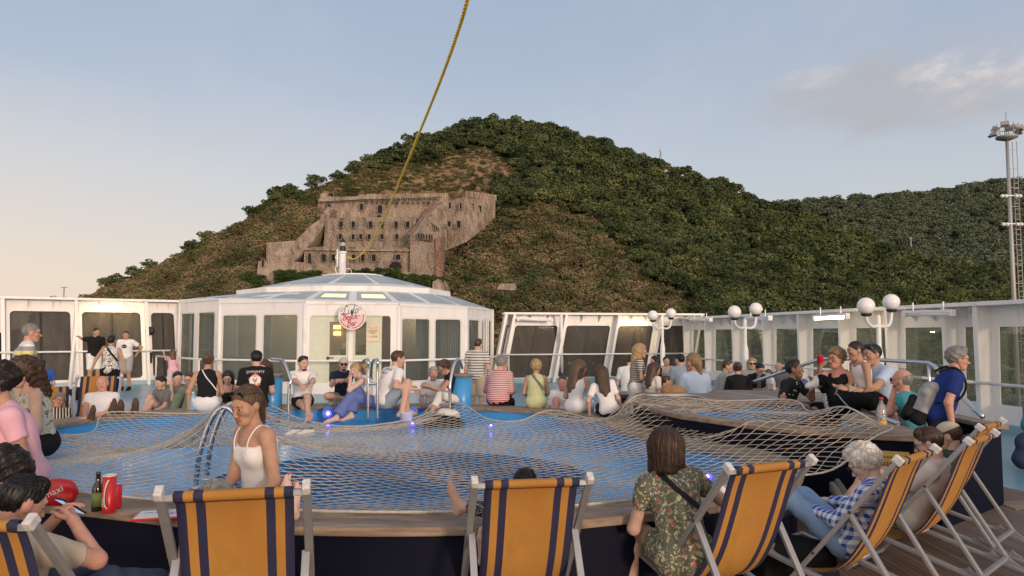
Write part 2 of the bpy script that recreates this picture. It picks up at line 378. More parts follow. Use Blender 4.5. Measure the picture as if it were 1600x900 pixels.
MT['leaf_far_hazed'] = leafmat('hazed_far_foliage', (.085, .108, .072), (.115, .14, .085), (.155, .175, .10))  # paler, greyer greens: distance haze is put into the leaf colour
MT['bark'] = mat('bark', (.07, .05, .035), .9, noise=.3)
def leafcloud(lobes, n, size, rs, flat=.35):
    """n small quads on and inside ellipsoid lobes [(cx,cy,cz,rx,ry,rz)]"""
    L = np.array(lobes); w = (L[:, 3]*L[:, 5]); idx = rs.choice(len(L), n, p=w/w.sum())
    d = rs.normal(size=(n, 3)); d /= np.linalg.norm(d, axis=1)[:, None]; d[:, 2] = np.where(d[:, 2] < -.55, -d[:, 2], d[:, 2])
    rad = rs.uniform(.72, 1.08, n)
    c = L[idx, :3]+d*L[idx, 3:]*rad[:, None]
    nn = d+rs.normal(size=(n, 3))*.75; nn /= np.linalg.norm(nn, axis=1)[:, None]
    a = np.cross(nn, rs.normal(size=(n, 3))); a /= np.linalg.norm(a, axis=1)[:, None]; b = np.cross(nn, a)
    s = (size*rs.uniform(.6, 1.4, n))[:, None]
    v = np.stack([c-a*s-b*s*.7, c+a*s-b*s*.45, c+a*s*.7+b*s, c-a*s*.6+b*s*.8], 1).reshape(-1, 3)
    f = np.arange(n*4).reshape(-1, 4)
    return v, f
def crown(kind, rs):
    if kind == 'round':
        L = [(0, 0, .55, .36, .36, .32)]+[(math.cos(a)*.26+rs.normal()*.03, math.sin(a)*.26+rs.normal()*.03, rs.uniform(.36, .78), rs.uniform(.15, .27), rs.uniform(.15, .27), rs.uniform(.13, .2)) for a in np.linspace(0, 6.28, 9)[:-1]]+[(rs.normal()*.07, rs.normal()*.07, .86, .17, .17, .13)]
        return leafcloud(L, 1300, .030, rs)
    if kind == 'pine':
        L = [(rs.normal()*.08, rs.normal()*.08, z, .34-.2*abs(z-.62), .34-.2*abs(z-.62), .09) for z in (.45, .6, .74)]+[(math.cos(a)*.3, math.sin(a)*.3, rs.uniform(.5, .82), .16, .16, .09) for a in rs.uniform(0, 6.28, 7)]+[(0, 0, .88, .2, .2, .1)]
        return leafcloud(L, 1200, .026, rs)
    if kind == 'bush':
        L = [(math.cos(a)*.3*rs.uniform(.3, 1), math.sin(a)*.3*rs.uniform(.3, 1), rs.uniform(.1, .4), rs.uniform(.2, .35), rs.uniform(.2, .35), rs.uniform(.15, .28)) for a in np.linspace(0, 6.28, 7)[:-1]]
        return leafcloud(L, 260, .05, rs)
PROTO = []
for k in range(8):
    rs = np.random.default_rng(100+k); kind = 'pine' if k in (2, 5) else 'round'
    v, f = crown(kind, rs)
    PROTO.append((kind, v, f, 'leaf_mid' if k in (1, 4, 7) else 'leaf_dark'))
BUSH = [crown('bush', np.random.default_rng(200+k)) for k in range(6)]
cand = []
tries = 0
occ = {}
def put(u, t, minpx):
    """keeps stems apart on the slope"""
    p = hillp(u, t); x, v = UV(p); key = (int(x//minpx), int(v//(minpx*.62)))
    if key in occ: return None
    occ[key] = 1; return p, x, v
for _ in range(30000):
    u = rng.uniform(60, 1900); t = rng.uniform(.05, 1.02); z = zone(*hill_uv(u, t))
    if z in ('fort',): continue
    if z == 'ochre' and rng.random() > .012: continue
    if z == 'scrub' and rng.random() > (.012 if u > 600 else .008): continue
    q = put(u, t, 9.5)
    if q is None: continue
    h = rng.choice([rng.uniform(3.5, 5.5), rng.uniform(4.5, 7.0), rng.uniform(6.5, 9.5)])*(1.0 if z == 'wood' else .55)
    if t > .9 and u < 560: h *= .85
    cand.append((q[0], h, z, q[1], q[2], t))
for u in [165, 182, 208, 232, 292, 300, 322, 398, 408, 432, 446, 452, 486, 494, 522, 530, 548, 556, 566, 604, 612, 628, 668, 690, 706, 720, 744, 760, 776, 790, 806, 828, 852, 880, 905, 936, 964, 990, 1016, 1064, 1082, 1108, 1144, 1166, 1190, 1222, 1248]:
    p = hillp(u, .99); x, v = UV(p); cand.append((p, rng.uniform(4.5, 8.0), 'ridge', x, v, .99))
vis = lambda c: -20 < c[3] < 1620 and c[4] < 520
infr = [c for c in cand if vis(c)]
infr.sort(key=lambda c: -c[1]/c[0].y*(3 if c[2] != 'wood' else 1))
indiv = infr[:296]; ids = set(id(c) for c in indiv)
rest = [c for c in cand if id(c) not in ids]
protos = {}
def tree_proto(k):
    kind, v, f, lm = PROTO[k]
    r = empty('pine_tree' if kind == 'pine' else 'tree')
    tb = MB(); tb.tube([(0, 0, -.12), (.01, 0, .2), (-.01, .01, .45), (.01, .0, .7)], [.035, .028, .02, .008], 6)
    for a in (0.4, 2.4, 4.4): tb.tube([(0, 0, .35), (math.cos(a)*.14, math.sin(a)*.14, .55)], [.014, .005], 5)
    tb.build('trunk', MT['bark'], r)
    mesh_obj('crown', v, f, MT[lm], r)
    return r
for c in indiv:
    k = int(rng.integers(0, 8))
    if k not in protos: o = protos[k] = tree_proto(k)
    else: o = copy_tree(protos[k])
    p, h, z, x, v, t = c
    o.location = p; o.rotation_euler = (0, 0, rng.uniform(0, 6.28)); s = h*rng.uniform(.9, 1.15); o.scale = (s*rng.uniform(.95, 1.25), s*rng.uniform(.95, 1.25), s*.85)
    kd = 'pine' if PROTO[k][0] == 'pine' else 'oak'
    if z == 'ridge' or t > .93: lab, gr = 'dark green tree on the skyline along the crest of the hill', 'trees along the crest of the hill'
    elif z in ('ochre', 'scrub'): lab, gr = 'small dark tree standing alone in the dry scrub of the hillside', 'scattered trees in the dry scrub'
    else: lab, gr = 'dark green tree in the dense wood on the lower right slope of the hill', 'trees of the dense wood on the hillside'
    tag(o, lab, 'tree', gr)
def merged(name, items, protos_, matname, label, cat):
    VS = []; FS = []; off = 0
    for (p, s, k, a, sq) in items:
        v, f = protos_[k]
        ca, sa = math.cos(a), math.sin(a)
        q = np.stack([(v[:, 0]*ca-v[:, 1]*sa)*s*sq, (v[:, 0]*sa+v[:, 1]*ca)*s*sq, v[:, 2]*s], 1)+np.array(p)[None]
        VS.append(q); FS.append(f+off); off += len(v)
    o = mesh_obj(name, np.concatenate(VS), np.concatenate(FS), MT[matname])
    return tag(o, label, cat, kind='stuff')
lite = []
for k in range(5): lite.append(leafcloud([(0, 0, .5, .4, .4, .36)]+[(math.cos(a)*.3, math.sin(a)*.3, rng.uniform(.35, .75), .22, .22, .18) for a in rng.uniform(0, 6.28, 6)], 420, .052, np.random.default_rng(300+k)))
A = [c for i, c in enumerate(rest) if i % 3]; B = [c for i, c in enumerate(rest) if not i % 3]
it = lambda cs: [(c[0], c[1]*rng.uniform(.85, 1.15), int(rng.integers(0, 5)), rng.uniform(0, 6.28), 1.2) for c in cs]
merged('woodland', it(A), lite, 'leaf_dark', 'dark green wood covering the upper and right slopes of the hill', 'wood')
merged('woodland', it(B), lite, 'leaf_mid', 'lighter green crowns scattered through the wood on the hill', 'wood')
sh = [[], []]
for _ in range(1500):
    u = rng.uniform(120, 700); t = rng.uniform(.86, 1.03); sh[1 if rng.random() < .6 else 0].append((hillp(u, t)-Vector((0, 0, .3)), rng.uniform(1.4, 3.4), int(rng.integers(0, 6)), rng.uniform(0, 6.28), 1.3))
for _ in range(30000):
    u = rng.uniform(60, 1650); t = rng.uniform(.03, 1.0); x, v = hill_uv(u, t); z = zone(x, v)
    if v > 560: continue
    if z == 'wood' and rng.random() > .12: continue
    if z == 'ochre' and rng.random() > .85: continue
    if z == 'fort': continue
    g = 1 if rng.random() < (.20 if u < 600 else .30) else 0
    sh[g].append((hillp(u, t)-Vector((0, 0, .3)), rng.uniform(1.6, 5.2) if z != 'ochre' else rng.uniform(1.0, 3.0), int(rng.integers(0, 6)), rng.uniform(0, 6.28), 1.3))
merged('dry_scrub', sh[0], BUSH, 'leaf_dry', 'brown dry scrub over the slopes around the fortress', 'scrub')
merged('green_scrub', sh[1], BUSH, 'leaf_mid', 'low green bushes among the brown scrub of the hillside', 'scrub')
ft = []
for _ in range(5200):
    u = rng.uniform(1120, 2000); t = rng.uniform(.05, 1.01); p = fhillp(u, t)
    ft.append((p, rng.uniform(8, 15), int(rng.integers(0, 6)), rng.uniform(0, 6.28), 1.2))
merged('far_woodland', ft, BUSH, 'leaf_far_hazed', 'distant dark wood covering the far hill on the right', 'wood')
# radio mast on the crest, poles on the far slope
p = hillp(1032, .995); mb = MB()
for k in range(3):
    a = k*2.09; mb.tube([(math.cos(a)*.6, math.sin(a)*.6, -2), (math.cos(a)*.35, math.sin(a)*.35, 14)], .12, 5)
for z in np.arange(0, 14, 1.2):
    for k in range(3): mb.tube([(math.cos(k*2.09)*.5, math.sin(k*2.09)*.5, z), (math.cos((k+1)*2.09)*.45, math.sin((k+1)*2.09)*.45, z+1.2)], .06, 4)
ms = mb.build('radio_mast', MT['alu']); ms.location = p; tag(ms, 'thin lattice radio mast sticking up from the wooded crest', 'mast')
mb = MB()
for z, a in ((13, 0), (13, 2), (13, 4), (10.5, 1), (10.5, 3.2)): mb.box((math.cos(a)*.7, math.sin(a)*.7, z), (.4, .4, 2.0), a)
mb.build('antenna_panel', MT['white'], ms)
for (u, v, d, h, lb) in ((1424, 395, 395, 9, 'bare utility pole standing in the green slope below the far hill'),):
    q = P(u, v, d); mb = MB(); mb.tube([(0, 0, -3), (0, 0, h)], [.22, .15], 6); mb.bar((-1.2, 0, h-.8), (1.2, 0, h-.8), .15)
    o = mb.build('utility_pole', MT['capw']); o.location = q; tag(o, lb, 'pole')
# ---------------------------------------------------------------- fortress
def stone(name, c1, c2, brick=0.0):
    m = bpy.data.materials.new(name); m.use_nodes = True; nt = m.node_tree; N = nt.nodes; l = nt.links; b = N['Principled BSDF']; b.inputs['Roughness'].default_value = .92; b.inputs['Specular IOR Level'].default_value = .1
    g = N.new('ShaderNodeNewGeometry')
    mp = N.new('ShaderNodeMapping'); mp.inputs['Scale'].default_value = (1, 1, .28); l.new(g.outputs['Position'], mp.inputs[0])
    t = N.new('ShaderNodeTexNoise'); t.inputs['Scale'].default_value = .5; t.inputs['Detail'].default_value = 8; t.inputs['Roughness'].default_value = .68; l.new(mp.outputs[0], t.inputs['Vector'])
    r = N.new('ShaderNodeValToRGB'); l.new(t.outputs[0], r.inputs[0]); e = r.color_ramp.elements
    e[0].position = .32; e[0].color = (*[x*.42 for x in c1], 1); e[1].position = .72; e[1].color = (*c2, 1); x = e.new(.5); x.color = (*c1, 1)
    t2 = N.new('ShaderNodeTexVoronoi'); t2.inputs['Scale'].default_value = 1.5; l.new(g.outputs['Position'], t2.inputs['Vector'])
    mx = N.new('ShaderNodeMix'); mx.data_type = 'RGBA'; mx.blend_type = 'OVERLAY'; mx.inputs[0].default_value = .12; l.new(r.outputs[0], mx.inputs[6]); l.new(t2.outputs['Color'], mx.inputs[7])
    hs = N.new('ShaderNodeHueSaturation'); hs.inputs['Saturation'].default_value = .8; l.new(mx.outputs[2], hs.inputs['Color'])
    l.new(hs.outputs[0], b.inputs['Base Color'])
    bp = N.new('ShaderNodeBump'); bp.inputs['Distance'].default_value = .5; l.new(t2.outputs['Distance'], bp.inputs['Height']); l.new(bp.outputs[0], b.inputs['Normal'])
    return m
MT['stone'] = stone('old_stone', (.345, .245, .16), (.47, .36, .25))
MT['stone2'] = stone('grey_plastered_stone', (.29, .215, .15), (.41, .325, .24))
MT['brick'] = stone('red_brick', (.30, .15, .09), (.36, .21, .14))
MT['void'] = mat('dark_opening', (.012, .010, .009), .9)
fort = empty('fortress', P(590, 420, 268)); tag(fort, 'ruined stone fortress with tiers of small windows built into the hillside', 'fortress')
fo = Vector(fort.location)
def fpoly(name, pts, d, depth, m, lean=0.0):
    """wall outline given as photograph points, all on the plane y = d (optionally leaning), extruded back"""
    q = [P(u, v, d+(lean*(420-v) if lean else 0)) for u, v in pts]
    return MB().prism([x-fo for x in q], (0, depth, 0)).build(name, m, fort)
fpoly('lower_wall', [(472, 450), (476, 388), (505, 385), (640, 387), (645, 450)], 268, 22, MT['stone2'], .02)
fpoly('string_course', [(474, 391), (474, 388), (645, 390), (645, 393)], 267.4, 1, MT['stone'], 0)
fpoly('middle_wall', [(504, 400), (509, 342), (540, 340), (650, 339), (650, 400)], 281, 20, MT['stone2'], .02)
fpoly('upper_wall', [(490, 380), (497, 312), (504, 308), (560, 307), (560, 304), (700, 302), (706, 380)], 296, 26, MT['stone'], .03)
fpoly('parapet', [(498, 315), (498, 309), (572, 306), (572, 303), (690, 302), (690, 308), (572, 311)], 295.2, 1.2, MT['stone'])
fpoly('bastion', [(640, 450), (641, 368), (657, 364), (690, 362), (692, 450)], 266, 24, MT['stone2'], .015)
fpoly('brick_pier', [(680, 450), (681, 372), (689, 370), (690, 450)], 265, 2, MT['brick'])
# right wing with two visible sides
a_, b_, c_ = (698, 380), (728, 378), (775, 345)
q = [P(696, 392, 284), P(697, 316, 290), P(729, 306, 286), P(729, 378, 280)]
MB().prism([x-fo for x in q], (0, 26, 0)).build('right_wing_wall', MT['stone'], fort)
q = [P(729, 378, 280), P(729, 304, 286), P(774, 310, 300), P(774, 346, 300)]
MB().prism([x-fo for x in q], (-4, 22, 0)).build('corner_wall', MT['stone'], fort)
mb = MB()
for k in range(9):
    f_ = k/8; p = P(731+42*f_, 304+6*f_, 286+14*f_)-fo; mb.box(p+Vector((0, 0, .2)), (1.5, 1.2, 2.4))
mb.build('battlement', MT['stone'], fort)
# diagonal ramp wall on the right
q = [P(640, 368, 272), P(664, 338, 281), P(690, 317, 290), P(698, 314, 290), P(698, 390, 280), P(690, 392, 270), P(657, 366, 268)]
MB().prism([x-fo for x in q], (0, 10, 0)).build('ramp_wall', MT['stone'], fort)
q = [P(636, 367, 273), P(660, 337, 282), P(676, 318, 291), P(690, 316, 290.5), P(664, 338, 280.5), P(642, 367, 271)]
MB().prism([x-fo for x in q], (0, 2, 0)).build('ramp_parapet', MT['brick'], fort)
# stepped ramp on the left
q = [P(416, 420, 272), P(416, 379, 274), P(462, 376, 274), P(486, 352, 280), P(499, 343, 283), P(512, 322, 292), P(520, 326, 292), P(509, 350, 284), P(488, 378, 276), P(470, 400, 270), P(440, 425, 268)]
MB().prism([x-fo for x in q], (0, 9, 0)).build('ramp_wall', MT['stone'], fort)
q = [P(398, 450, 262), P(404, 408, 264), P(430, 406, 264), P(472, 410, 264), P(520, 420, 262), P(640, 426, 262), P(640, 450, 260)]
MB().prism([x-fo for x in q], (0, 12, 0)).build('terrace_wall', MT['stone'], fort)
q = [P(500, 312, 299), P(501, 303, 300), P(506, 301, 300), P(512, 302, 300), P(521, 307, 300), P(522, 312, 299)]
MB().prism([x-fo for x in q], (0, 5, 0)).build('turret', MT['stone'], fort)
def fwin(u, v, w, h, d, arch=False):
    c = P(u, v, d); s = 1.2*d/FPX; w *= s; h *= s; mb = MB()
    pts = [(-w/2, -h/2), (w/2, -h/2)]
    if arch: pts += [(w/2*math.cos(a), h/2-w/2+w/2*math.sin(a)) for a in np.linspace(0, math.pi, 7)]
    else: pts += [(w/2, h/2), (-w/2, h/2)]
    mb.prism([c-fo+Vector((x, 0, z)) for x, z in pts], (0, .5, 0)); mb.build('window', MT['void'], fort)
    f = MB(); e = .22                                             # stone reveal standing a little proud
    f.box(c-fo+Vector((-w/2-e/2, -.15, 0)), (e, .5, h+2*e)); f.box(c-fo+Vector((w/2+e/2, -.15, 0)), (e, .5, h+2*e))
    f.box(c-fo+Vector((0, -.15, -h/2-e/2)), (w, .5, e)); f.box(c-fo+Vector((0, -.15, h/2+e/2)), (w, .5, e))
    f.build('window_surround', MT['stone2'], fort)
for u in (506, 521, 553, 567, 584): fwin(u, 403, 5, 9, 267.2)
fwin(484, 404, 4, 13, 267.2); fwin(622, 402, 6, 7, 267.2); fwin(618, 414, 17, 9, 266.6, True)
for u in (533, 552, 579, 597, 619, 637): fwin(u, 351, 4.5, 8, 281.5)
for u in (532, 552, 564, 577, 597, 620): fwin(u, 370, 4, 6.5, 280.2)
for u, v, w, h in ((565, 323, 4, 8), (594, 327, 6, 11), (514, 323, 5, 6), (592, 339, 6, 5)): fwin(u, v, w, h, 297.2 if v < 330 else 296.6, True)
for k in range(14): fwin(578+k*8.2, 312.5, 1.7, 2.2, 294.9)
for u, v, w, h in ((703, 321, 2.5, 8), (720, 322, 2.5, 8), (702, 350, 4, 7), (717, 351, 4.5, 9)): fwin(u, v, w, h, 284.2 if v < 330 else 281.2)
for u, v, d in ((738, 324, 287.5), (750, 327, 290.5)): fwin(u, v, 3.5, 9, d)
for k in range(6): fwin(654+k*4.2, 369+k*.5, 1.6, 7, 265.4)
for k in range(7): fwin(668+k*2.8, 346+k*2.2, 1.5, 5, 278-k*.4)
fwin(517, 305, 7, 5, 299.6, True); fwin(411, 411, 3, 10, 263.4)
# ivy hedges and the wall end below the fortress
iv = []
for (u0, u1, v0, v1, d) in ((378, 412, 428, 450, 256), (432, 500, 421, 442, 258), (545, 622, 420, 450, 256), (620, 660, 428, 455, 252), (655, 688, 430, 460, 249)):
    for _ in range(int((u1-u0)*(v1-v0)/14)):
        iv.append((P(rng.uniform(u0, u1), rng.uniform(v0+5, v1+6), d+rng.uniform(0, 4)), rng.uniform(1.6, 3.2), int(rng.integers(0, 6)), rng.uniform(0, 6.28), 1.2))
merged('ivy', iv, BUSH, 'leaf_ivy', 'deep green ivy over the terrace walls at the foot of the fortress', 'ivy')
q = [P(672, 500, 246), P(676, 440, 248), P(684, 436, 248), P(691, 448, 248), P(692, 500, 246)]
o = MB().prism(q, (2, 6, 0)).build('ruined_wall', MT['stone']); tag(o, 'broken stub of stone wall below the right end of the fortress', 'wall')
q = [P(776, 452, 236), P(782, 443, 237), P(806, 443, 237), P(808, 454, 236)]
o = MB().prism(q, (0, 4, 0)).build('concrete_bunker', MT['stone2']); tag(o, 'pale flat concrete block half buried in the scrub', 'bunker')
# ---------------------------------------------------------------- decks
MT['planks'] = None
def plankmat(name, c1, c2, width, axis=0, seam=.12, rough=.6):
    m = bpy.data.materials.new(name); m.use_nodes = True; nt = m.node_tree; N = nt.nodes; l = nt.links; b = N['Principled BSDF']; b.inputs['Roughness'].default_value = rough
    tc = N.new('ShaderNodeTexCoord'); sp = N.new('ShaderNodeSeparateXYZ'); l.new(tc.outputs['Object'], sp.inputs[0])
    d = N.new('ShaderNodeMath'); d.operation = 'DIVIDE'; l.new(sp.outputs[axis], d.inputs[0]); d.inputs[1].default_value = width
    fl = N.new('ShaderNodeMath'); fl.operation = 'FLOOR'; l.new(d.outputs[0], fl.inputs[0])
    fr = N.new('ShaderNodeMath'); fr.operation = 'FRACT'; l.new(d.outputs[0], fr.inputs[0])
    wn = N.new('ShaderNodeTexWhiteNoise'); wn.noise_dimensions = '1D'; l.new(fl.outputs[0], wn.inputs['W'])
    mp = N.new('ShaderNodeMapping'); mp.inputs['Scale'].default_value = (20, 1.5, 1) if axis == 0 else (1.5, 20, 1); l.new(tc.outputs['Object'], mp.inputs[0])
    t = N.new('ShaderNodeTexNoise'); t.inputs['Scale'].default_value = 2; t.inputs['Detail'].default_value = 6; l.new(mp.outputs[0], t.inputs['Vector'])
    ad = N.new('ShaderNodeMath'); ad.operation = 'MULTIPLY_ADD'; l.new(wn.outputs[0], ad.inputs[0]); ad.inputs[1].default_value = .55; l.new(t.outputs[0], ad.inputs[2])
    mr = N.new('ShaderNodeMapRange'); l.new(ad.outputs[0], mr.inputs[0]); mr.inputs[1].default_value = .35; mr.inputs[2].default_value = 1.15
    mx = N.new('ShaderNodeMix'); mx.data_type = 'RGBA'; l.new(mr.outputs[0], mx.inputs[0]); mx.inputs[6].default_value = (*c1, 1); mx.inputs[7].default_value = (*c2, 1)
    lt = N.new('ShaderNodeMath'); lt.operation = 'LESS_THAN'; l.new(fr.outputs[0], lt.inputs[0]); lt.inputs[1].default_value = seam
    m2 = N.new('ShaderNodeMix'); m2.data_type = 'RGBA'; l.new(lt.outputs[0], m2.inputs[0]); l.new(mx.outputs[2], m2.inputs[6]); m2.inputs[7].default_value = (.018, .014, .012, 1)
    l.new(m2.outputs[2], b.inputs['Base Color'])
    sb = N.new('ShaderNodeMath'); sb.operation = 'SUBTRACT'; l.new(t.outputs[0], sb.inputs[0]); l.new(lt.outputs[0], sb.inputs[1])
    bp = N.new('ShaderNodeBump'); bp.inputs['Distance'].default_value = .003; l.new(sb.outputs[0], bp.inputs['Height']); l.new(bp.outputs[0], b.inputs['Normal'])
    return m
MT['planks'] = plankmat('teak_planks', (.135, .085, .054), (.25, .17, .115), .052)
MT['teak'] = mat('weathered_teak', (.235, .165, .11), .65, noise=.28, nscale=9, spec=.3, col2=(.33, .255, .185), c2scale=5, bump=.003, bscale=25, stretch=(.35, 1.6, 3))
def poly(name, pts, m, kind=None):
    o = MB().add(pts, [tuple(range(len(pts)))]).build(name, m)
    return tag(o, kind=kind) if kind else o
WL = [(-21, 17.5), (-15.7, 21.7), (-11.35, 24.6)]           # port screen, plan
WC = [(-.75, 24.6), (6.45, 26.2)]                            # screen right of the bar
WR = [(6.45, 26.2), (8.55, 12.75), (10.2, 2.2)]              # starboard screen
poly('blue_deck', [(x, y, 0) for x, y in [(-21.3, -5), (10.9, -5), (10.3, 2.2), (8.75, 12.8), (6.75, 26.7), (-.6, 30), (-11.4, 30), (-15.8, 22), (-21.2, 17.8)]], MT['deckblue'], 'structure')
poly('wood_deck', [(x, y, .004) for x, y in [(-7.5, -4), (6.3, -4), (5.62, 7.4), (5.45, 8.3), (4.0, 8.6), (-7.0, 8.6)]], MT['planks'], 'structure')
o = MB().box((0, 9, -12.6), (44, 33, 25)).build('ship_hull', MT['navy']); tag(o, kind='structure'); o.location = (-6, 0, 0); o.scale = (.7, 1, .99)
# ---------------------------------------------------------------- wind screens
def roundrect(w, h, r, k=5):
    pts = []; cor = [(1, 1, 0), (-1, 1, 1), (-1, -1, 2), (1, -1, 3)]
    for sx, sy, q in cor:
        for j in range(k):
            a = (q+j/(k-1))*math.pi/2
            pts.append((sx*(w/2-r)+r*math.cos(a), sy*(h/2-r)+r*math.sin(a)))
    return pts
def outerrect(x0, x1, z0, z1, inner, k=5):
    out = []; cor = [(x1, z1), (x0, z1), (x0, z0), (x1, z0)]
    for q in range(4):
        for j in range(k):
            ix, iz = inner[q*k+j]; cx, cz = cor[q]; mid = k//2
            first_vertical = q in (0, 2)          # arc starts on the vertical side for corners 0 and 2
            if j == mid: out.append((cx, cz))
            elif (j < mid) == first_vertical: out.append((cx, iz))
            else: out.append((ix, cz))
    return out
class Bay:
    """maps (s along the wall, z) to space, for a screen that leans by vector lean over height H"""
    def __init__(s, a, b, H, lean): s.a = Vector((*a, 0)); s.b = Vector((*b, 0)); s.H = H; s.lean = Vector(lean); s.L = (s.b-s.a).length; s.t = (s.b-s.a)/s.L
    def inb(s):
        n = Vector((-s.t.y, s.t.x, 0)); c = Vector((-1.5, 9, 0))
        return n if n.dot(c-s.a) > 0 else -n
    def q(s, x, z, off=0): return s.a+s.t*x+s.lean*(z/s.H)+Vector((0, 0, z))+s.inb()*off
def panel(B, root, x0, x1, wz0, wz1, wx0, wx1, r, glass, m='white', mull=None, z0=0, z1=None, thick=.05, gasket='dark', pane=True):
    z1 = z1 if z1 is not None else B.H
    cx, cz = (wx0+wx1)/2, (wz0+wz1)/2
    inn = [(cx+a, cz+b) for a, b in roundrect(wx1-wx0, wz1-wz0, r)]
    out = outerrect(x0, x1, z0, z1, inn); n = len(inn); mb = MB()
    vs = []; fs = []
    for off in (0, thick):
        vs += [B.q(x, z, off) for x, z in inn]+[B.q(x, z, off) for x, z in out]
    for i in range(n):
        j = (i+1) % n
        fs += [(i, j, j+n, i+n), (2*n+i, 2*n+i+n, 2*n+j+n, 2*n+j), (i, 2*n+i, 2*n+j, j), (n+i, n+j, 3*n+j, 3*n+i)]
    mb.add(vs, fs); mb.build('screen_panel', MT[m], root)
    if not pane: return
    g = MB(); inn2 = [(cx+a*1.004, cz+b*1.004) for a, b in roundrect(wx1-wx0, wz1-wz0, r)]
    vs = [B.q(x, z, thick*.35) for x, z in inn2]+[B.q(x, z, thick*.35+.012) for x, z in inn2]
    g.add(vs, [tuple(range(n)), tuple(range(2*n-1, n-1, -1))]+[(i, i+n, (i+1) % n+n, (i+1) % n) for i in range(n)])
    w = g.build('window', MT[glass], root)
    if gasket:
        k = MB(); i1 = [(cx+a, cz+b) for a, b in roundrect(wx1-wx0-.003, wz1-wz0-.003, r)]; i2 = [(cx+a, cz+b) for a, b in roundrect(wx1-wx0-.07, wz1-wz0-.07, max(.02, r-.03))]
        k.add([B.q(x, z, thick+.004) for x, z in i1]+[B.q(x, z, thick+.004) for x, z in i2]+[B.q(x, z, thick*.35+.014) for x, z in i2], [(i, (i+1) % n, (i+1) % n+n, i+n) for i in range(n)]+[(n+i, n+(i+1) % n, 2*n+(i+1) % n, 2*n+i) for i in range(n)])
        if mull is not None: k.bar(B.q(mull[0], wz0+.03, thick*.5), B.q(mull[0], wz1-.03, thick*.5), .05, .05)
        k.build('window_gasket', MT[gasket], w)
def screen(name, label, a, b, H, lean, posts, win, glass, r, rail_z, mulls=True, gasket='dark', postd=.32, postw=.09):
    B = Bay(a, b, H, lean); root = empty(name, (*a, 0)); tag(root, label, 'wind screen'); rl = Vector(root.location)
    B.a -= rl; B.b -= rl; B.inb = (lambda n: (lambda: n))(Bay(a, b, H, lean).inb())
    for i in range(len(posts)-1):
        s0, s1 = posts[i], posts[i+1]
        panel(B, root, s0, s1, win[0], win[1], s0+.16, s1-.16, r, glass, mull=((s0+s1)/2,) if mulls else None, gasket=gasket)
        for q in (.33, .67):                              # stiffening brackets below the top rail
            br = MB(); s = s0+(s1-s0)*q; br.prism([B.q(s, H-.06, .05), B.q(s, H-.06, postd), B.q(s, H-.34, .05)], B.t*.012); br.build('bracket', MT['white'], root)
    for s in posts:
        pm = MB(); h = postw/2
        pm.prism([B.q(s-h, 0, .05), B.q(s-h, 0, .05+postd*.75), B.q(s-h, H-.05, .05+postd), B.q(s-h, H-.05, .05)], B.t*postw); pm.build('post', MT['white'], root)
    tr = MB(); tr.prism([B.q(-.05, H, -.03), B.q(-.05, H, postd+.08), B.q(-.05, H-.07, postd+.08), B.q(-.05, H-.07, -.03)], B.t*(B.L+.1)); tr.build('top_rail', MT['white'], root)
    pl = MB(); pl.prism([B.q(0, 0, .055), B.q(0, 0, .10), B.q(0, .14, .10), B.q(0, .14, .055)], B.t*B.L); pl.build('kerb', MT['deckblue'], root)
    rr = MB(); rr.tube([B.q(0, rail_z, postd+.06), B.q(B.L, rail_z, postd+.06)], .028, 8); rr.build('handrail', MT['white'], root)
    return root, B, rl
def s_at(B0, u):
    """distance along the wall where the photograph column u meets its base line"""
    a, t = B0.a, B0.t; k = (u-800)/FPX
    return (k*a.y-a.x)/(t.x-k*t.y)
b_ = Bay(WL[1], WL[2], 2.83, (0, 0, 0)); ps = [s_at(b_, u) for u in (12, 126, 235, 287)]
rtA = screen('wind_screen', 'white wind screen at the far left with tinted windows and a lit tube lamp', WL[1], WL[2], 2.84, (-.30, .2, 0), [max(.1, ps[0]), ps[1], ps[2], min(b_.L, ps[3])], (.22, 2.40), 'glass_dark', .12, 1.12)
rtL = screen('wind_screen', 'white wind screen cut by the left picture edge, behind the man in striped sweater', WL[0], WL[1], 2.84, (-.3, .2, 0), [0.05, 2.3, 4.5, Bay(WL[0], WL[1], 1, (0, 0, 0)).L-.1], (.22, 2.40), 'glass_dark', .12, 1.12)
b_ = Bay(WC[0], WC[1], 2.4, (0, 0, 0)); ps = [s_at(b_, u) for u in (768, 781, 862, 944, 1011, 1072)]
rtC = screen('wind_screen', 'white wind screen with slanted posts and dark windows right of the round bar', WC[0], WC[1], 2.42, (.46, .15, 0), ps, (.16, 1.97), 'glass_dark', .1, .97)
b_ = Bay(WR[0], WR[1], 2.27, (0, 0, 0)); ps = [s_at(b_, u) for u in (1079, 1113, 1157, 1206, 1262, 1328, 1403, 1494)]
rtR = screen('wind_screen', 'long white wind screen along the right side with clear windows onto the wood', WR[0], WR[1], 2.27, (.05, 0, 0), ps+[b_.L], (.43, 1.86), 'glass_clear', .03, .84, mulls=False, gasket='white', postd=.30, postw=.08)
rtS = screen('wind_screen', 'near end of the white wind screen at the right edge of the picture', WR[1], WR[2], 2.27, (.05, 0, 0), [0.02, 2.6, 5.2, 7.8, 10.5], (.43, 1.86), 'glass_clear', .03, .84, mulls=False, gasket='white', postd=.30, postw=.08)
# slanted struts
for (t, b2, lb) in ((P(121, 467, 23.2), G(109, 607), 'free standing white slanted strut holding the left wind screen'), (P(877, 491, 24.6), G(878, 596), 'thin upright white strut before the dark screen windows')):
    mb = MB(); mb.tube([Vector((0, 0, 0)), t-b2], .055, 10); mb.lathe([(.11, 0), (.11, .02), (.06, .025)], n=12); o = mb.build('strut', MT['white']); o.location = b2; tag(o, lb, 'strut')
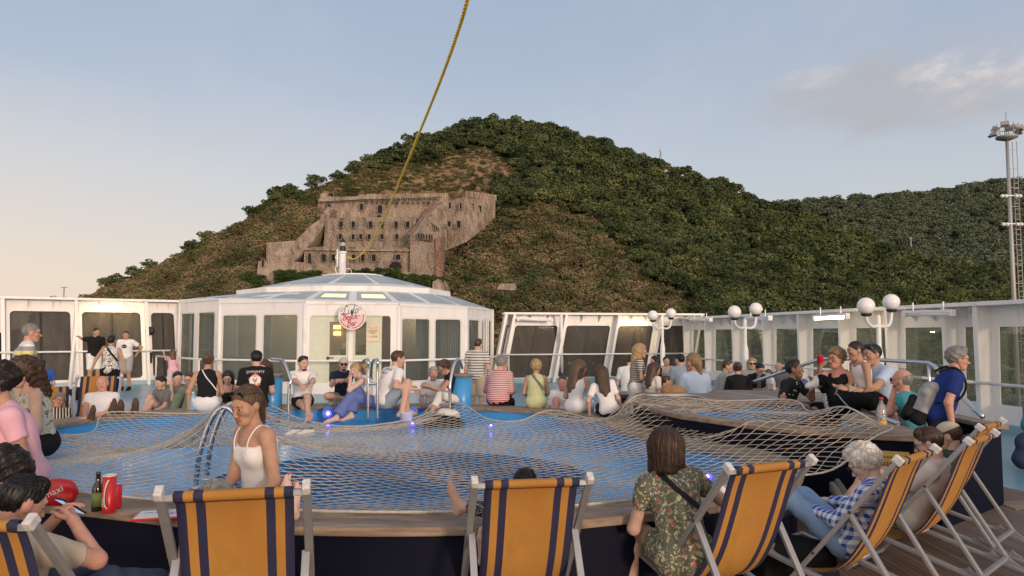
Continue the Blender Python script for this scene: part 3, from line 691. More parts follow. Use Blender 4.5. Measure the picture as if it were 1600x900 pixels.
# fluorescent fittings under the top rails
def tubelight(a, b2, lit, label):
    a = Vector(a); b2 = Vector(b2); r = empty('tube_light', a); tag(r, label, 'tube light', 'tube lights under the wind screens')
    d = b2-a; t = d.normalized(); mb = MB(); mb.bar((0, 0, .045), d+Vector((0, 0, .045)), .11, .05)
    for e in (0, 1): mb.bar(d*e-t*.0+Vector((0, 0, 0)), d*e+t*(.06 if e == 0 else -.06), .10, .10)
    for q in (.2, .8): mb.bar(d*q+Vector((0, 0, .07)), d*q+Vector((0, 0, .22)), .02)
    mb.build('housing', MT['white'], r)
    tb = MB(); tb.tube([t*.06, d-t*.06], .042, 10); tb.build('tube', MT['tube'] if lit else MT['lampw'], r)
    return r
tubelight(P(138, 480.5, 22.9), P(214, 482, 23.5), True, 'lit tube light above the two men at the left wind screen')
tubelight(P(808, 499, 24.4), P(864, 500.5, 24.6), False, 'unlit tube light right of the round bar, left of the thin strut')
tubelight(P(964, 504.5, 25.3), P(1014, 506, 25.6), True, 'lit tube light behind the blonde woman standing')
tubelight(P(1080, 501, 24.5), P(1111, 500, 21.2), False, 'unlit tube light in the far right corner of the screens')
tubelight(P(1166, 499, 19.4), P(1204, 497.5, 17.6), False, 'unlit tube light above the middle globe lamp')
tubelight(P(1272, 497, 15.7), P(1325, 494.5, 14.75), True, 'lit tube light above the family on the bench')
tubelight(P(1412, 491, 13.9), P(1491, 489.5, 12.95), False, 'unlit tube light above the man with the backpack')
# ---------------------------------------------------------------- round glass bar
VB = [P(283, 520, 23.6), P(345, 520, 21.2), P(477, 520, 20.1), P(622, 520, 20.4), P(726, 520, 22.0), P(767, 520, 24.6)]
VB = [(p.x, p.y) for p in VB]+[(-1.0, 28.2), (-3.6, 30.6), (-8.2, 30.4), (-11.1, 27.4)]
HB = [2.79, 2.70, 2.59, 2.53, 2.48, 2.49, 2.5, 2.5, 2.6, 2.7]
bar = empty('beach_bar', (-6.2, 25.4, 0)); tag(bar, 'round white glass pavilion bar with a low dome and curtained windows', 'bar'); bl = Vector(bar.location)
zt = lambda u, v, d: P(u, v, d).z
def wcol(face, us_):   # photograph columns -> distance along the face
    b0 = Bay(VB[face], VB[face+1], 1, (0, 0, 0)); return [s_at(b0, u) for u in us_]
FW = {0: [(286, 308), (313, 340)], 1: [(350, 405), (413, 469)], 2: [(485, 611)], 3: [(625, 670.5), (677, 719)], 4: [(729, 746), (750, 765)]}
for fi in range(10):
    a, b2 = VB[fi], VB[(fi+1) % 10]; H = min(HB[fi], HB[(fi+1) % 10]); Bf = Bay(a, b2, H, (0, 0, 0))
    n = Vector((-Bf.t.y, Bf.t.x, 0)); n = n if n.dot(Vector((a[0], a[1], 0))-bl) > 0 else -n     # outwards
    Bf.a -= bl; Bf.b -= bl; Bf.inb = (lambda nn: (lambda: nn))(n)
    ww = FW.get(fi)
    if ww: ww = [wcol(fi, w) for w in ww]
    else: ww = [(Bf.L*.08, Bf.L*.48), (Bf.L*.52, Bf.L*.92)]
    edges = [0]+[(ww[i][1]+ww[i+1][0])/2 for i in range(len(ww)-1)]+[Bf.L]
    for i, w in enumerate(ww):
        panel(Bf, bar, edges[i], edges[i+1], .30, H-.33, w[0], w[1], .1, 'glass_dome', gasket='cream', thick=.07, pane=(fi != 2))
    cn = MB(); cn.tube([Bf.q(0, .0, .03), Bf.q(0, H, .03)], .075, 8); cn.build('corner_post', MT['white'], bar)
    # eave that follows the slightly different corner heights
    ev = MB(); h0, h1 = HB[fi], HB[(fi+1) % 10]
    ev.prism([Bf.q(0, H-.004, .10), Bf.q(Bf.L, H-.004, .10), Bf.q(Bf.L, h1+.03, .10), Bf.q(0, h0+.03, .10)], -n*.16); ev.build('eave', MT['white'], bar)
CB = Vector((sum(v[0] for v in VB)/10, sum(v[1] for v in VB)/10, 0))-bl
def ringpts(k, z=None, dz=0): return [CB+(Vector((VB[i][0], VB[i][1], 0))-bl-CB)*k+Vector((0, 0, (HB[i]+dz) if z is None else z)) for i in range(10)]
def roofband(lo, hi, nm, ng, inset=.14):
    for i in range(10):
        j = (i+1) % 10; mb = MB(); a, b2, c, d = lo[i], lo[j], hi[j], hi[i]
        nn = (b2-a).cross(d-a).normalized(); nn = nn if nn.z > 0 else -nn
        mb.prism([a, b2, c, d], -nn*.06); rp = mb.build(nm, MT['white'], bar)
        for k in range(ng):
            e = .06/ng+.02; s0 = k/ng+e; s1 = (k+1)/ng-e
            f = lambda s, t: (a+(b2-a)*s)*(1-t)+(d+(c-d)*s)*t
            g = MB(); g.prism([f(s0, inset)+nn*.004, f(s1, inset)+nn*.004, f(s1, 1-inset)+nn*.004, f(s0, 1-inset)+nn*.004], nn*.014); g.build('roof_pane', MT['roofglass'], rp)
            if nm == 'skylight' and i == 2: # lamps seen shining through the front panes
                q = MB(); q.prism([f(s0+.06, .32)+nn*.022, f(s1-.04, .32)+nn*.022, f(s1-.04, .62)+nn*.022, f(s0+.06, .62)+nn*.022], nn*.004); q.build('lit_pane', MT['skyglow'], rp)
MT['roofglass'] = mat('frosted_roof_glass', (.36, .42, .41), .45, noise=.18, nscale=1.2)
MT['skyglow'] = mat('lamp_behind_glass', (.6, .6, .4), .3, emit=(1.0, .86, .42), estr=.62)
r0 = ringpts(1.0, dz=.03); r1 = ringpts(.70, z=3.0); r2 = ringpts(.70, z=3.15); r3 = ringpts(.60, z=3.22); r4 = ringpts(.20, z=3.70)
roofband(r0, r1, 'skylight', 2)
mb = MB(); mb.add(r1+r2, [(i, (i+1) % 10, (i+1) % 10+10, i+10) for i in range(10)]); mb.add(r2+r3, [(i, (i+1) % 10, (i+1) % 10+10, i+10) for i in range(10)]); mb.build('parapet', MT['white'], bar)
roofband(r3, r4, 'dome_panel', 1, .1)
mb = MB(); mb.prism(r4, (0, 0, .03)); mb.build('dome_cap', MT['white'], bar)
# rail in front of the bar
rp = [Vector((CB+bl)+(Vector((v[0], v[1], 0))-CB-bl)*1.13) for v in VB[:6]]
rl_ = empty('bar_railing', rp[2]); tag(rl_, 'white pipe railing running round the front of the glass bar', 'railing')
mb = MB(); mb.tube([p-rp[2]+Vector((0, 0, .95)) for p in rp], .03, 8); mb.build('handrail', MT['white'], rl_)
for i, p in enumerate(rp):
    mb = MB(); mb.tube([p-rp[2], p-rp[2]+Vector((0, 0, .94))], .025, 8); mb.build('post', MT['white'], rl_)
# inside of the bar: floor, back partition, door, curtains, lamps
MT['inner'] = mat('interior_panel', (.30, .25, .17), .6, noise=.1); MT['curtain'] = mat('sheer_curtain', (.72, .73, .69), .8, noise=.12, nscale=3, stretch=(4, 4, .3)); MT['palegreen'] = mat('pale_green_paint', (.58, .60, .47), .45, noise=.05)
mb = MB(); mb.prism([Vector((v[0], v[1], .012))-bl+(CB-Vector((v[0], v[1], 0))+bl)*.04 for v in VB], (0, 0, .01)); mb.build('bar_floor', MT['dark'], bar)
mb = MB(); mb.box(Vector((-6.3, 25.6, 1.2))-bl, (7.5, .1, 2.4)); mb.box(Vector((-4.6, 23.4, 1.2))-bl, (.1, 3.5, 2.4)); mb.build('partition', MT['inner'], bar)
def curtain(u0, u1, d, nfold, z1, m='curtain'):
    a = P(u0, 520, d); b2 = P(u1, 520, d); N = nfold*8; vs = []
    for i in range(N+1):
        p = a+(b2-a)*(i/N); y = math.sin(i/8*2*math.pi)*.05+math.sin(i*.37)*.02
        vs += [Vector((p.x, p.y+y, .05))-bl, Vector((p.x, p.y+y*.8, z1))-bl]
    o = mesh_obj('curtain', vs, [(2*i, 2*i+2, 2*i+3, 2*i+1) for i in range(N)], MT[m], bar, smooth=True)
    s = o.modifiers.new('thick', 'SOLIDIFY'); s.thickness = .01
for u0, u1, d, nf, z1 in ((286, 300, 23.6, 4, 2.4), (314, 338, 22.6, 6, 2.4), (350, 372, 21.6, 6, 2.4), (413, 425, 21.0, 4, 2.3), (650, 668, 21.6, 5, 2.2), (690, 716, 22.0, 7, 2.2), (730, 764, 23.6, 9, 2.2), (652, 690, 22.4, 8, 2.2)): curtain(u0, u1, d, nf, z1)
# glazed door front (face 2)
F2 = Bay(VB[2], VB[3], 2.5, (0, 0, 0)); n2 = Vector((-F2.t.y, F2.t.x, 0)); n2 = n2 if n2.dot(Vector((VB[2][0], VB[2][1], 0))-bl) > 0 else -n2
F2.a -= bl; F2.b -= bl; F2.inb = lambda: n2
def s2(u): return wcol(2, [u])[0]
def zz2(v): return P(550, v, 20.2).z
def slab(name, u0, u1, v0, v1, off, th, m, par=bar):
    mb = MB(); a, b2 = s2(u0), s2(u1); z0, z1 = zz2(v1), zz2(v0)
    mb.prism([F2.q(a, z0, off), F2.q(b2, z0, off), F2.q(b2, z1, off), F2.q(a, z1, off)], n2*th); return mb.build(name, MT[m], par)
slab('side_panel', 485, 512, 492, 601, .0, .02, 'palegreen'); slab('side_panel', 577, 597, 492, 601, .0, .02, 'palegreen')
slab('head_panel', 512, 577, 492, 498, .0, .02, 'palegreen')
def doorleaf(u0, u1, name, handle=None):
    a = empty(name, (0, 0, 0)); a.parent = bar
    mb = MB()
    for (x0, x1, y0, y1) in ((u0, u0+4, 498, 602), (u1-4, u1, 498, 602), (u0+4, u1-4, 498, 503), (u0+4, u1-4, 555, 563), (u0+4, u1-4, 596, 602)):
        p, q = s2(x0), s2(x1); z0, z1 = zz2(y1), zz2(y0); mb.prism([F2.q(p, z0, .005), F2.q(q, z0, .005), F2.q(q, z1, .005), F2.q(p, z1, .005)], n2*.04)
    mb.build('door_frame', MT['palegreen'], a)
    for (y0, y1) in ((503, 555), (563, 596)):
        g = MB(); p, q = s2(u0+4), s2(u1-4); z0, z1 = zz2(y1), zz2(y0); g.prism([F2.q(p, z0, .015), F2.q(q, z0, .015), F2.q(q, z1, .015), F2.q(p, z1, .015)], n2*.01); g.build('door_pane', MT['glass_clear'], a)
    if handle:
        h = MB(); s = s2(handle); h.box(F2.q(s, zz2(561), .06), (.05, .05, .14)); h.tube([F2.q(s, zz2(559), .09), F2.q(s+.16, zz2(559), .09)], .014, 8); h.build('handle', MT['black'], a)
doorleaf(512, 546, 'door', 514); doorleaf(552, 577, 'door')
slab('door_post', 545.5, 552.5, 494, 606, .03, .07, 'white')
slab('window', 597.5, 610, 494, 600, .02, .01, 'glass_dark')
for lx, ly, en in ((-7.6, 24.0, 70), (-5.9, 23.2, 55), (-3.4, 24.6, 60)):
    L_ = bpy.data.lights.new('ceiling_lamp', 'POINT'); L_.energy = en; L_.color = (1.0, .88, .68); L_.shadow_soft_size = .15; lo_ = bpy.data.objects.new('ceiling_lamp', L_); COL.objects.link(lo_); lo_.parent = bar; lo_.location = Vector((lx, ly, 2.3))-bl
lm = MB(); MT['warmlamp'] = mat('warm_lamp', (1, .8, .4), .4, emit=(1.0, .66, .22), estr=3.2)
for v0, v1 in ((508, 514), (518, 524)):
    q = [P(u, v, 21.5)-bl for u, v in ((521, v1), (532, v1), (532, v0), (521, v0))]; MB().prism(q, (0, .05, 0)).build('wall_lamp', MT['warmlamp'], bar)
MT['amber'] = mat('amber_wall', (.40, .26, .10), .5); MT['yellow'] = mat('yellow_box', (.60, .38, .05), .5)
q = [P(u, v, 21.6)-bl for u, v in ((505, 602), (585, 602), (585, 492), (505, 492))]; MB().prism(q, (0, .08, 0)).build('partition', MT['amber'], bar)
for u0, u1, v0, v1, m in ((535, 545, 545, 552, 'yellow'), (534, 541, 537, 545, 'white'), (531, 534, 545, 553, 'black'), (553, 556, 546, 554, 'yellow'), (557, 563, 549, 554, 'black')):
    q = [P(u, v, 21.0)-bl for u, v in ((u0, v1), (u1, v1), (u1, v0), (u0, v0))]; MB().prism(q, (0, .2, 0)).build('counter_box', MT[m], bar)
q = [P(u, v, 20.9)-bl for u, v in ((505, 557), (585, 557), (585, 554), (505, 554))]; MB().prism(q, (0, .5, 0)).build('counter', MT['inner'], bar)
# poster on the right of the door
MT['paper'] = mat('cream_paper', (.72, .60, .42), .7); MT['ink'] = mat('dark_ink', (.10, .07, .04), .7)
po = empty('notice', F2.q(s2(583.5), zz2(520), .045)+bl); tag(po, 'cream paper notice with brown lettering stuck beside the bar door', 'notice')
ro = F2.q(s2(583.5), zz2(520), .045)
def nq(x, z, off): return F2.t*x+Vector((0, 0, z))+n2*off
mb = MB(); mb.prism([nq(-.175, -.245, 0), nq(.175, -.245, 0), nq(.175, .245, 0), nq(-.175, .245, 0)], n2*.006); mb.build('sheet', MT['paper'], po)
def textobj(body, size, origin, xdir, zdir, m, parent, name='lettering', align='CENTER', depth=.002, shear=0.0):
    cu = bpy.data.curves.new(name, 'FONT'); cu.body = body; cu.size = size; cu.align_x = align; cu.extrude = depth; cu.shear = shear
    to = bpy.data.objects.new('tmp', cu); COL.objects.link(to); dg = bpy.context.evaluated_depsgraph_get(); dg.update()
    me = bpy.data.meshes.new_from_object(to.evaluated_get(dg)); bpy.data.objects.remove(to)
    x = Vector(xdir).normalized(); z = Vector(zdir).normalized(); y = z.cross(x)
    M = Matrix((x, z, -y)).transposed()
    M = Matrix((x, z, x.cross(z))).transposed().to_4x4(); M.translation = origin
    me.transform(M); me.materials.clear(); me.materials.append(MT[m])
    o = bpy.data.objects.new(name, me); COL.objects.link(o); o.parent = parent; return o
ln = MB()
for x0, x1, z in ((-.11, .11, .135), (-.12, .12, .065), (-.12, .12, .025), (-.06, .06, -.015)):
    if z > .1:
        ln.bar(nq(x0, z, .008), nq(x1, z, .008), .008, .008); ln.bar(nq(x0, z, .008), nq(x0, z+.045, .008), .008, .008); ln.bar(nq(x1, z, .008), nq(x1, z+.045, .008), .008, .008)
    else:
        x = x0
        while x < x1: w = random.uniform(.015, .035); ln.bar(nq(x, z, .008), nq(min(x1, x+w), z, .008), .006, .016, up=(0, 0, 1)); x += w+.008
ln.build('small_print', MT['ink'], po)
textobj('1 TOP%', .075, nq(0, -.135, .008), F2.t, (0, 0, 1), 'ink', po)
# round sign
MT['signred'] = mat('sign_red', (.42, .02, .05), .5); MT['signblue'] = mat('sign_blue', (.06, .22, .36), .5); MT['signface'] = mat('sign_face', (.78, .70, .64), .5, noise=.04); MT['signpink'] = mat('sign_pink', (.74, .52, .50), .5)
sc = P(550, 494, 19.75); sg = empty('round_sign', sc); tag(sg, 'round white sign lettered Lido Beach-Bar in blue and red script over the bar door', 'sign')
k = 19.75/FPX; rad = 21.5*k
def disc(r, y, th, m, nm): mb = MB(); mb.prism([(math.cos(a)*r, y, math.sin(a)*r) for a in np.linspace(0, 2*math.pi, 41)[:-1]], (0, th, 0)); return mb.build(nm, MT[m], sg)
disc(rad, 0, .05, 'signface', 'board')
mb = MB(); mb.prism([(math.cos(a)*rad*.93, -.004, math.sin(a)*rad*.93) for a in np.linspace(math.pi*1.02, math.pi*2.06, 30)], (0, .004, 0)); mb.build('lower_half', MT['signpink'], sg)
S = .0585*rad/.36
def strokes(name, lines, m, ox, oz, sc_, w, rot=0.12, slant=.25):
    mb = MB(); c, s = math.cos(rot), math.sin(rot)
    for L in lines:
        pts = smoothpoly([(x+slant*z, z, 0) for x, z in L], 4, closed=False) if len(L) > 2 else [Vector((x+slant*z, z, 0)) for x, z in L]
        q = [Vector((ox+(p.x*c-p.y*s)*sc_, -.012, oz+(p.x*s+p.y*c)*sc_)) for p in pts]
        mb.tube(q, w, 5)
    mb.build(name, MT[m], sg)
Lw = [[(1.6, 4.1), (1.9, 5.0), (1.2, 5.3), (.7, 4.2), (.5, 2.0), (0, .3), (-.9, -.2), (-.9, .6), (.2, .5), (1.6, 0), (2.6, .3)],
      [(3.0, 2.4), (3.0, .5), (3.3, 0), (3.8, .4)], [(3.05, 3.4), (3.1, 3.5)],
      [(5.9, 2.0), (5.2, 2.5), (4.5, 1.6), (4.6, .3), (5.3, .1), (6.0, 1.4), (6.3, 4.9), (6.1, 1.2), (6.3, .1), (6.8, .3)],
      [(8.3, 2.4), (7.5, 2.2), (7.2, 1.0), (7.7, .1), (8.5, .6), (8.7, 1.8), (8.1, 2.4), (8.8, 2.1), (9.3, 2.3)]]
strokes('lettering_lido', Lw, 'signblue', -.245, .045, .047, .0085)
Bw = [[(0, 0), (.3, 2.0), (.5, 4.0)], [(-.5, 3.2), (.6, 4.1), (1.7, 3.6), (1.3, 2.5), (.3, 2.1), (1.7, 1.9), (1.9, .8), (1.0, 0), (-.2, .2)],
      [(2.5, 1.1), (3.4, 1.6), (3.0, 2.2), (2.4, 1.4), (2.7, .1), (3.5, .3)], [(5.1, 1.9), (4.4, 2.1), (4.0, 1.0), (4.4, .1), (5.0, .8), (5.2, 2.0), (5.2, .3), (5.6, .2)],
      [(7.0, 1.9), (6.3, 2.1), (5.9, 1.0), (6.3, .1), (7.1, .4)], [(7.6, 0), (7.9, 4.0)], [(7.7, 1.2), (8.4, 2.0), (8.7, 1.3), (8.6, .2), (9.1, .3)], [(9.6, 1.6), (10.6, 1.7)]]
strokes('lettering_beach', Bw, 'signred', -.245, -.115, .043, .0085)
Rw = [[(0, 0), (.3, 2.0), (.5, 4.0)], [(-.5, 3.2), (.6, 4.1), (1.7, 3.6), (1.3, 2.5), (.3, 2.1), (1.7, 1.9), (1.9, .8), (1.0, 0), (-.2, .2)],
      [(3.7, 1.9), (3.0, 2.1), (2.6, 1.0), (3.0, .1), (3.6, .8), (3.8, 2.0), (3.8, .3), (4.2, .2)], [(4.6, 0), (4.8, 2.0), (5.2, 2.0), (5.7, 2.2)]]
strokes('lettering_bar', Rw, 'signred', -.12, -.285, .043, .0085)
def arc(name, a0, a1, m): mb = MB(); mb.tube([(math.cos(a)*rad*.86, -.01, math.sin(a)*rad*.86) for a in np.linspace(a0, a1, 14)], .008, 5); mb.build(name, MT[m], sg)
arc('blue_ring', R(35), R(52), 'signblue'); arc('blue_ring', R(60), R(125), 'signblue'); arc('blue_ring', R(135), R(160), 'signblue'); arc('red_ring', R(-165), R(-100), 'signred'); arc('red_ring', R(-88), R(8), 'signred')
mb = MB(); mb.box((0, .1, 0), (.05, .2, .3)); mb.build('mount', MT['white'], sg)
# mast with beacon on the dome, yellow rope
mp_ = P(535, 430, 25.2); mp_.z = 3.72
ma = empty('mast', mp_); ma.scale = (.78, .78, .88); tag(ma, 'short white mast with a signal lantern on top of the bar dome', 'mast')
mb = MB(); mb.lathe([(.42, 0), (.42, .05), (.16, .06), (.15, .9), (.13, .92)], n=14); mb.build('pole', MT['white'], ma)
mb = MB(); mb.lathe([(.17, .92), (.19, .95), (.19, 1.0), (.15, 1.02)], n=14); mb.build('collar', MT['white'], ma)
mb = MB(); mb.lathe([(.12, 1.02), (.13, 1.06), (.13, 1.2), (.12, 1.22)], n=14); mb.build('lantern_base', MT['black'], ma)
mb = MB(); mb.lathe([(.12, 1.22), (.125, 1.38)], n=14); mb.build('lantern_glass', mat('lantern_glass', (.45, .45, .30), .15), ma)
mb = MB(); mb.lathe([(.15, 1.38), (.14, 1.42), (.05, 1.5), (.015, 1.56)], n=14); mb.build('lantern_cap', MT['black'], ma)
mb = MB(); mb.tube(smoothpoly([(-.15, 0, .95), (-.32, 0, .8), (-.22, 0, .55), (-.34, .05, .3), (-.2, 0, .06)], 5, False), .02, 6); mb.tube(smoothpoly([(.12, 0, .3), (.36, 0, .3), (.42, 0, .1), (.5, 0, .04)], 4, False), .015, 6); mb.tube([(-.24, 0, .4), (-.24, 0, 1.1)], .05, 6); mb.build('cable', MT['white'], ma)
MT['yrope'] = mat('yellow_rope', (1.0, .64, .05), .7, noise=.2, nscale=60, stretch=(1, 1, 1))
pts_uv = [(545, 401), (552, 405), (566, 396), (582, 374), (600, 342), (625, 281), (655, 208), (690, 121), (716, 48), (731, -2), (748, -60)]
pr = []; L0 = 0; acc = [0]
for i in range(1, len(pts_uv)): acc.append(acc[-1]+math.dist(pts_uv[i], pts_uv[i-1]))
for (u, v), a in zip(pts_uv, acc): f = min(1.06, a/acc[-2]); pr.append(P(u, v, 1/((1/25.0)*(1-f)+(1/6.4)*f)))
e_ = (pr[-1]-pr[-2]).normalized(); pr.append(pr[-1]+e_*2); pr.append(pr[-1]+e_*5)
pr = smoothpoly(pr, 5, closed=False); r0_ = pr[0]
ro_ = empty('rope', r0_); tag(ro_, 'yellow rope rising from the bar mast towards the top of the picture', 'rope')
for ph in (0, 2.09, 4.19):
    mb = MB(); tw = []; acc_ = 0
    dense = smoothpoly([p-r0_ for p in pr], 14, closed=False)
    for i, p in enumerate(dense):
        if i: acc_ += (dense[i]-dense[i-1]).length
        t = (dense[min(i+1, len(dense)-1)]-dense[max(0, i-1)]).normalized(); a = t.orthogonal().normalized(); a = (Vector((1, 0, 0))-t*t.x).normalized(); b2 = t.cross(a); an = acc_*34+ph
        tw.append(p+(a*math.cos(an)+b2*math.sin(an))*.0095)
    mb.tube(tw, .0115, 5); mb.build('strand', MT['yrope'], ro_)
# globe lamps
def globelamp(u, vpost, u1, v1, u2, v2, d, lb):
    base = P(u, 520, d); base.z = 0; r = empty('globe_lamp', base); tag(r, lb, 'lamp post', 'twin globe lamp posts')
    top = P(u, vpost, d).z; mb = MB(); mb.lathe([(.09, 0), (.09, .03), (.06, .05), (.06, 1.35), (.05, 1.42), (.035, 1.5), (.035, top), (.02, top+.02)], n=12); mb.build('post', MT['white'], r)
    for (gu, gv, dd) in ((u1, v1, -.25), (u2, v2, .25)):
        g = P(gu, gv, d+dd)-base; am = MB(); z0 = top-.14; sx = 1 if g.x > 0 else -1
        am.tube(smoothpoly([(0, 0, z0), (g.x*.45, g.y*.45, z0-.02), (g.x*.85, g.y*.85, z0+.03), (g.x, g.y, g.z-.17), (g.x, g.y, g.z-.12)], 5, False), .024, 8); a = am.build('arm', MT['white'], r)
        cu = MB(); cu.lathe([(.05, g.z-.155), (.075, g.z-.135), (.075, g.z-.11)], (g.x, g.y, 0), 14); cu.build('socket', MT['black'], a)
        gl = MB(); gl.sphere((g.x, g.y, g.z), .125, 22); gl.build('globe', MT['lampw'], a)
globelamp(1035, 503, 1020, 493, 1048.5, 489.5, 17.3, 'twin globe lamp post farthest away, behind the standing blonde woman')
globelamp(1164, 500, 1147.5, 487.5, 1181, 482.5, 13.9, 'middle twin globe lamp post above the crowded tables')
globelamp(1373, 494, 1353, 478, 1392.5, 472, 10.75, 'nearest twin globe lamp post behind the man in the light blue shirt')
# round black speaker and grey box on the left screen
for (u, v, d, nm, lb, f) in ((234, 517, 24.0, 'wall_speaker', 'small round black speaker on a post of the left wind screen', 0), (234, 559, 24.0, 'wall_box', 'small grey box on a post below the round black speaker', 1)):
    q = P(u, v, d); mb = MB()
    if f: mb.box((0, 0, 0), (.13, .1, .36))
    else: mb.lathe([(.10, -.06), (.145, -.05), (.145, .04), (.10, .07)], n=18, M=Matrix.Rotation(R(90), 3, 'X'))
    o = mb.build(nm, MT['dark'] if f else MT['black'], bevel=.01); o.location = q; tag(o, lb, nm.split('_')[1])
# light mast far right
lmst = empty('floodlight_mast', P(1592, 640, 95)); tag(lmst, 'tall grey floodlight mast with a crown of lamps at the right edge', 'floodlight mast'); lo = Vector(lmst.location)
MT['mastgrey'] = mat('galvanised', (.36, .35, .33), .5, .3, noise=.08)
tp = P(1580.5, 216, 95)-lo; tp.x = 0; mb = MB(); mb.tube([(0, 0, -14), (0, 0, tp.z*.5), (0, 0, tp.z)], [.36, .28, .2], 12); mb.build('mast_tube', MT['mastgrey'], lmst)
mb = MB(); mb.lathe([(.5, tp.z-.3), (1.3, tp.z), (1.3, tp.z+.25), (.6, tp.z+.3)], n=16)
for a in np.linspace(0, 6.28, 9)[:-1]: mb.tube([(math.cos(a)*1.25, math.sin(a)*1.25, tp.z+.2), (math.cos(a)*1.35, math.sin(a)*1.35, tp.z+1.9)], .05, 5)
mb.tube([(math.cos(a)*1.35, math.sin(a)*1.35, tp.z+1.3) for a in np.linspace(0, 6.28, 13)[:-1]], .05, 5, closed=True); mb.tube([(0, 0, tp.z), (0, 0, tp.z+3.6)], .05, 5); mb.build('platform', MT['mastgrey'], lmst)
for a in (3.4, 4.2, 5.0, 5.8, .2, 1.0, 2.0, 2.8):
    fl = MB(); c = Vector((math.cos(a)*1.9, math.sin(a)*1.2, tp.z+rng.uniform(.5, 1.7))); Mx = Matrix.Rotation(a+R(90), 3, 'Z') @ Matrix.Rotation(R(-35), 3, 'X'); fl.box(c, (.95, .35, .75), M=Mx); fl.bar(c, (math.cos(a)*1.2, math.sin(a)*1.2, c.z), .1); fl.build('floodlight', MT['mastgrey'], lmst)
mb = MB()
for x in (.9, 1.5): mb.tube([(x, .3, -12), (x, .3, tp.z-.4)], .045, 5)
for z in np.arange(-6, tp.z-.5, .7): mb.bar((.9, .3, z), (1.5, .3, z), .04)
for z in np.arange(-4, tp.z-1, 2.6): mb.bar((.2, .1, z), (1.5, .3, z), .06)
mb.build('ladder', MT['mastgrey'], lmst)
for v in (306, 350):
    z = (P(1585, v, 95)-lo).z; mb = MB()
    mb.bar((-1.1, -.2, z), (1.1, -.2, z), .12)
    for x in (-1.2, -.7, .7, 1.2): mb.sphere((x, -.35, z-.1), .26, 8)
    mb.build('camera_bracket', MT['white'], lmst)
lp = P(99, 480, 150); mb = MB(); tz = P(99, 449, 150).z; mb.tube([(0, 0, -16), (0, 0, tz)], .12, 6); mb.bar((-.6, 0, tz), (.6, 0, tz), .2); o = mb.build('lamp_mast', MT['mastgrey']); o.location = (lp.x, lp.y, 0); tag(o, 'thin distant lamp mast above the left wind screen', 'lamp mast')
# ---------------------------------------------------------------- pool
PR = [((-2.6, 4.95), (-2.75, 4.62)), ((-1.6, 4.62), (-1.7, 4.27)), ((-.8, 4.52), (-.8, 4.17)), ((0, 4.58), (0, 4.23)), ((.7, 4.8), (.75, 4.45)), ((1.3, 5.12), (1.5, 4.8)), ((1.75, 5.6), (2.1, 5.35)), ((2.02, 6.15), (2.45, 6.1)), ((2.05, 6.7), (2.42, 6.88)), ((1.72, 7.2), (2.03, 7.5)), ((1.40, 7.75), (1.77, 7.98)), ((1.17, 8.7), (1.6, 8.8)), ((1.15, 9.45), (1.6, 9.7)), ((.5, 10.2), (.75, 10.6)), ((-.8, 10.85), (-.7, 11.3)), ((-2.2, 10.95), (-2.2, 11.4)), ((-3.6, 10.8), (-3.8, 11.25)), ((-4.7, 10.2), (-5.0, 10.6)), ((-5.35, 9.5), (-5.75, 9.8)), ((-5.6, 8.4), (-6.05, 8.4)), ((-5.3, 7.0), (-5.75, 6.9)), ((-4.6, 6.0), (-5.0, 5.7)), ((-3.6, 5.3), (-3.85, 4.95))]
IN = smoothpoly([(*a, 0) for a, b in PR], 5); OUT = smoothpoly([(*b, 0) for a, b in PR], 5); NP = len(IN)
RZ = .60
pool = empty('pool', (-1.5, 7.5, 0)); tag(pool, 'empty blue painted ship pool with a weathered teak rim and navy skirt', 'pool'); pl_ = Vector(pool.location)
def at(p, z): return Vector((p.x, p.y, z))-pl_
mb = MB(); vs = []
for z, loops in ((RZ, (IN, OUT)), (RZ-.055, (IN, OUT))):
    for L in loops: vs += [at(p, z) for p in L]
fs = []
for i in range(NP):
    j = (i+1) % NP; fs += [(i, j, NP+j, NP+i), (2*NP+i, 3*NP+i, 3*NP+j, 2*NP+j), (i, 2*NP+i, 2*NP+j, j), (NP+i, NP+j, 3*NP+j, 3*NP+i)]
mb.add(vs, fs); mb.build('teak_rim', MT['teak'], pool, bevel=.012)
def inset(L, k, c=(-1.5, 7.5)): return [Vector((c[0]+(p.x-c[0])*k, c[1]+(p.y-c[1])*k, 0)) for p in L]
OS = inset(OUT, .985)
mb = MB(); mb.add([at(p, 0) for p in OS]+[at(p, RZ-.056) for p in OS], [(i, (i+1) % NP, NP+(i+1) % NP, NP+i) for i in range(NP)], 0, True); mb.build('skirt', MT['navy'], pool)
FZ = .38; EC = Vector((-1.0, 6.65, 0)); EA, EB = 1.75, 1.45
IS = inset(IN, 1.012)
ell = []
for p in IS:
    a = math.atan2((p.y-EC.y)/EB, (p.x-EC.x)/EA); ell.append(Vector((EC.x+EA*math.cos(a), EC.y+EB*math.sin(a), 0)))
mb = MB(); mb.add([at(p, FZ) for p in IS]+[at(p, RZ-.056) for p in IS], [(i, (i+1) % NP, NP+(i+1) % NP, NP+i) for i in range(NP)], 0, True); mb.build('pool_wall', MT['poolblue'], pool)
mb = MB(); mb.add([at(p, FZ) for p in ell]+[at(p, FZ) for p in IS], [(i, (i+1) % NP, NP+(i+1) % NP, NP+i) for i in range(NP)]); mb.build('shallow_floor', MT['poolwet'] if 'poolwet' in MT else mat('wet_pool_blue', (.08, .38, .72), .22, noise=.15, nscale=1.3, col2=(.13, .45, .78), c2scale=.8), pool)
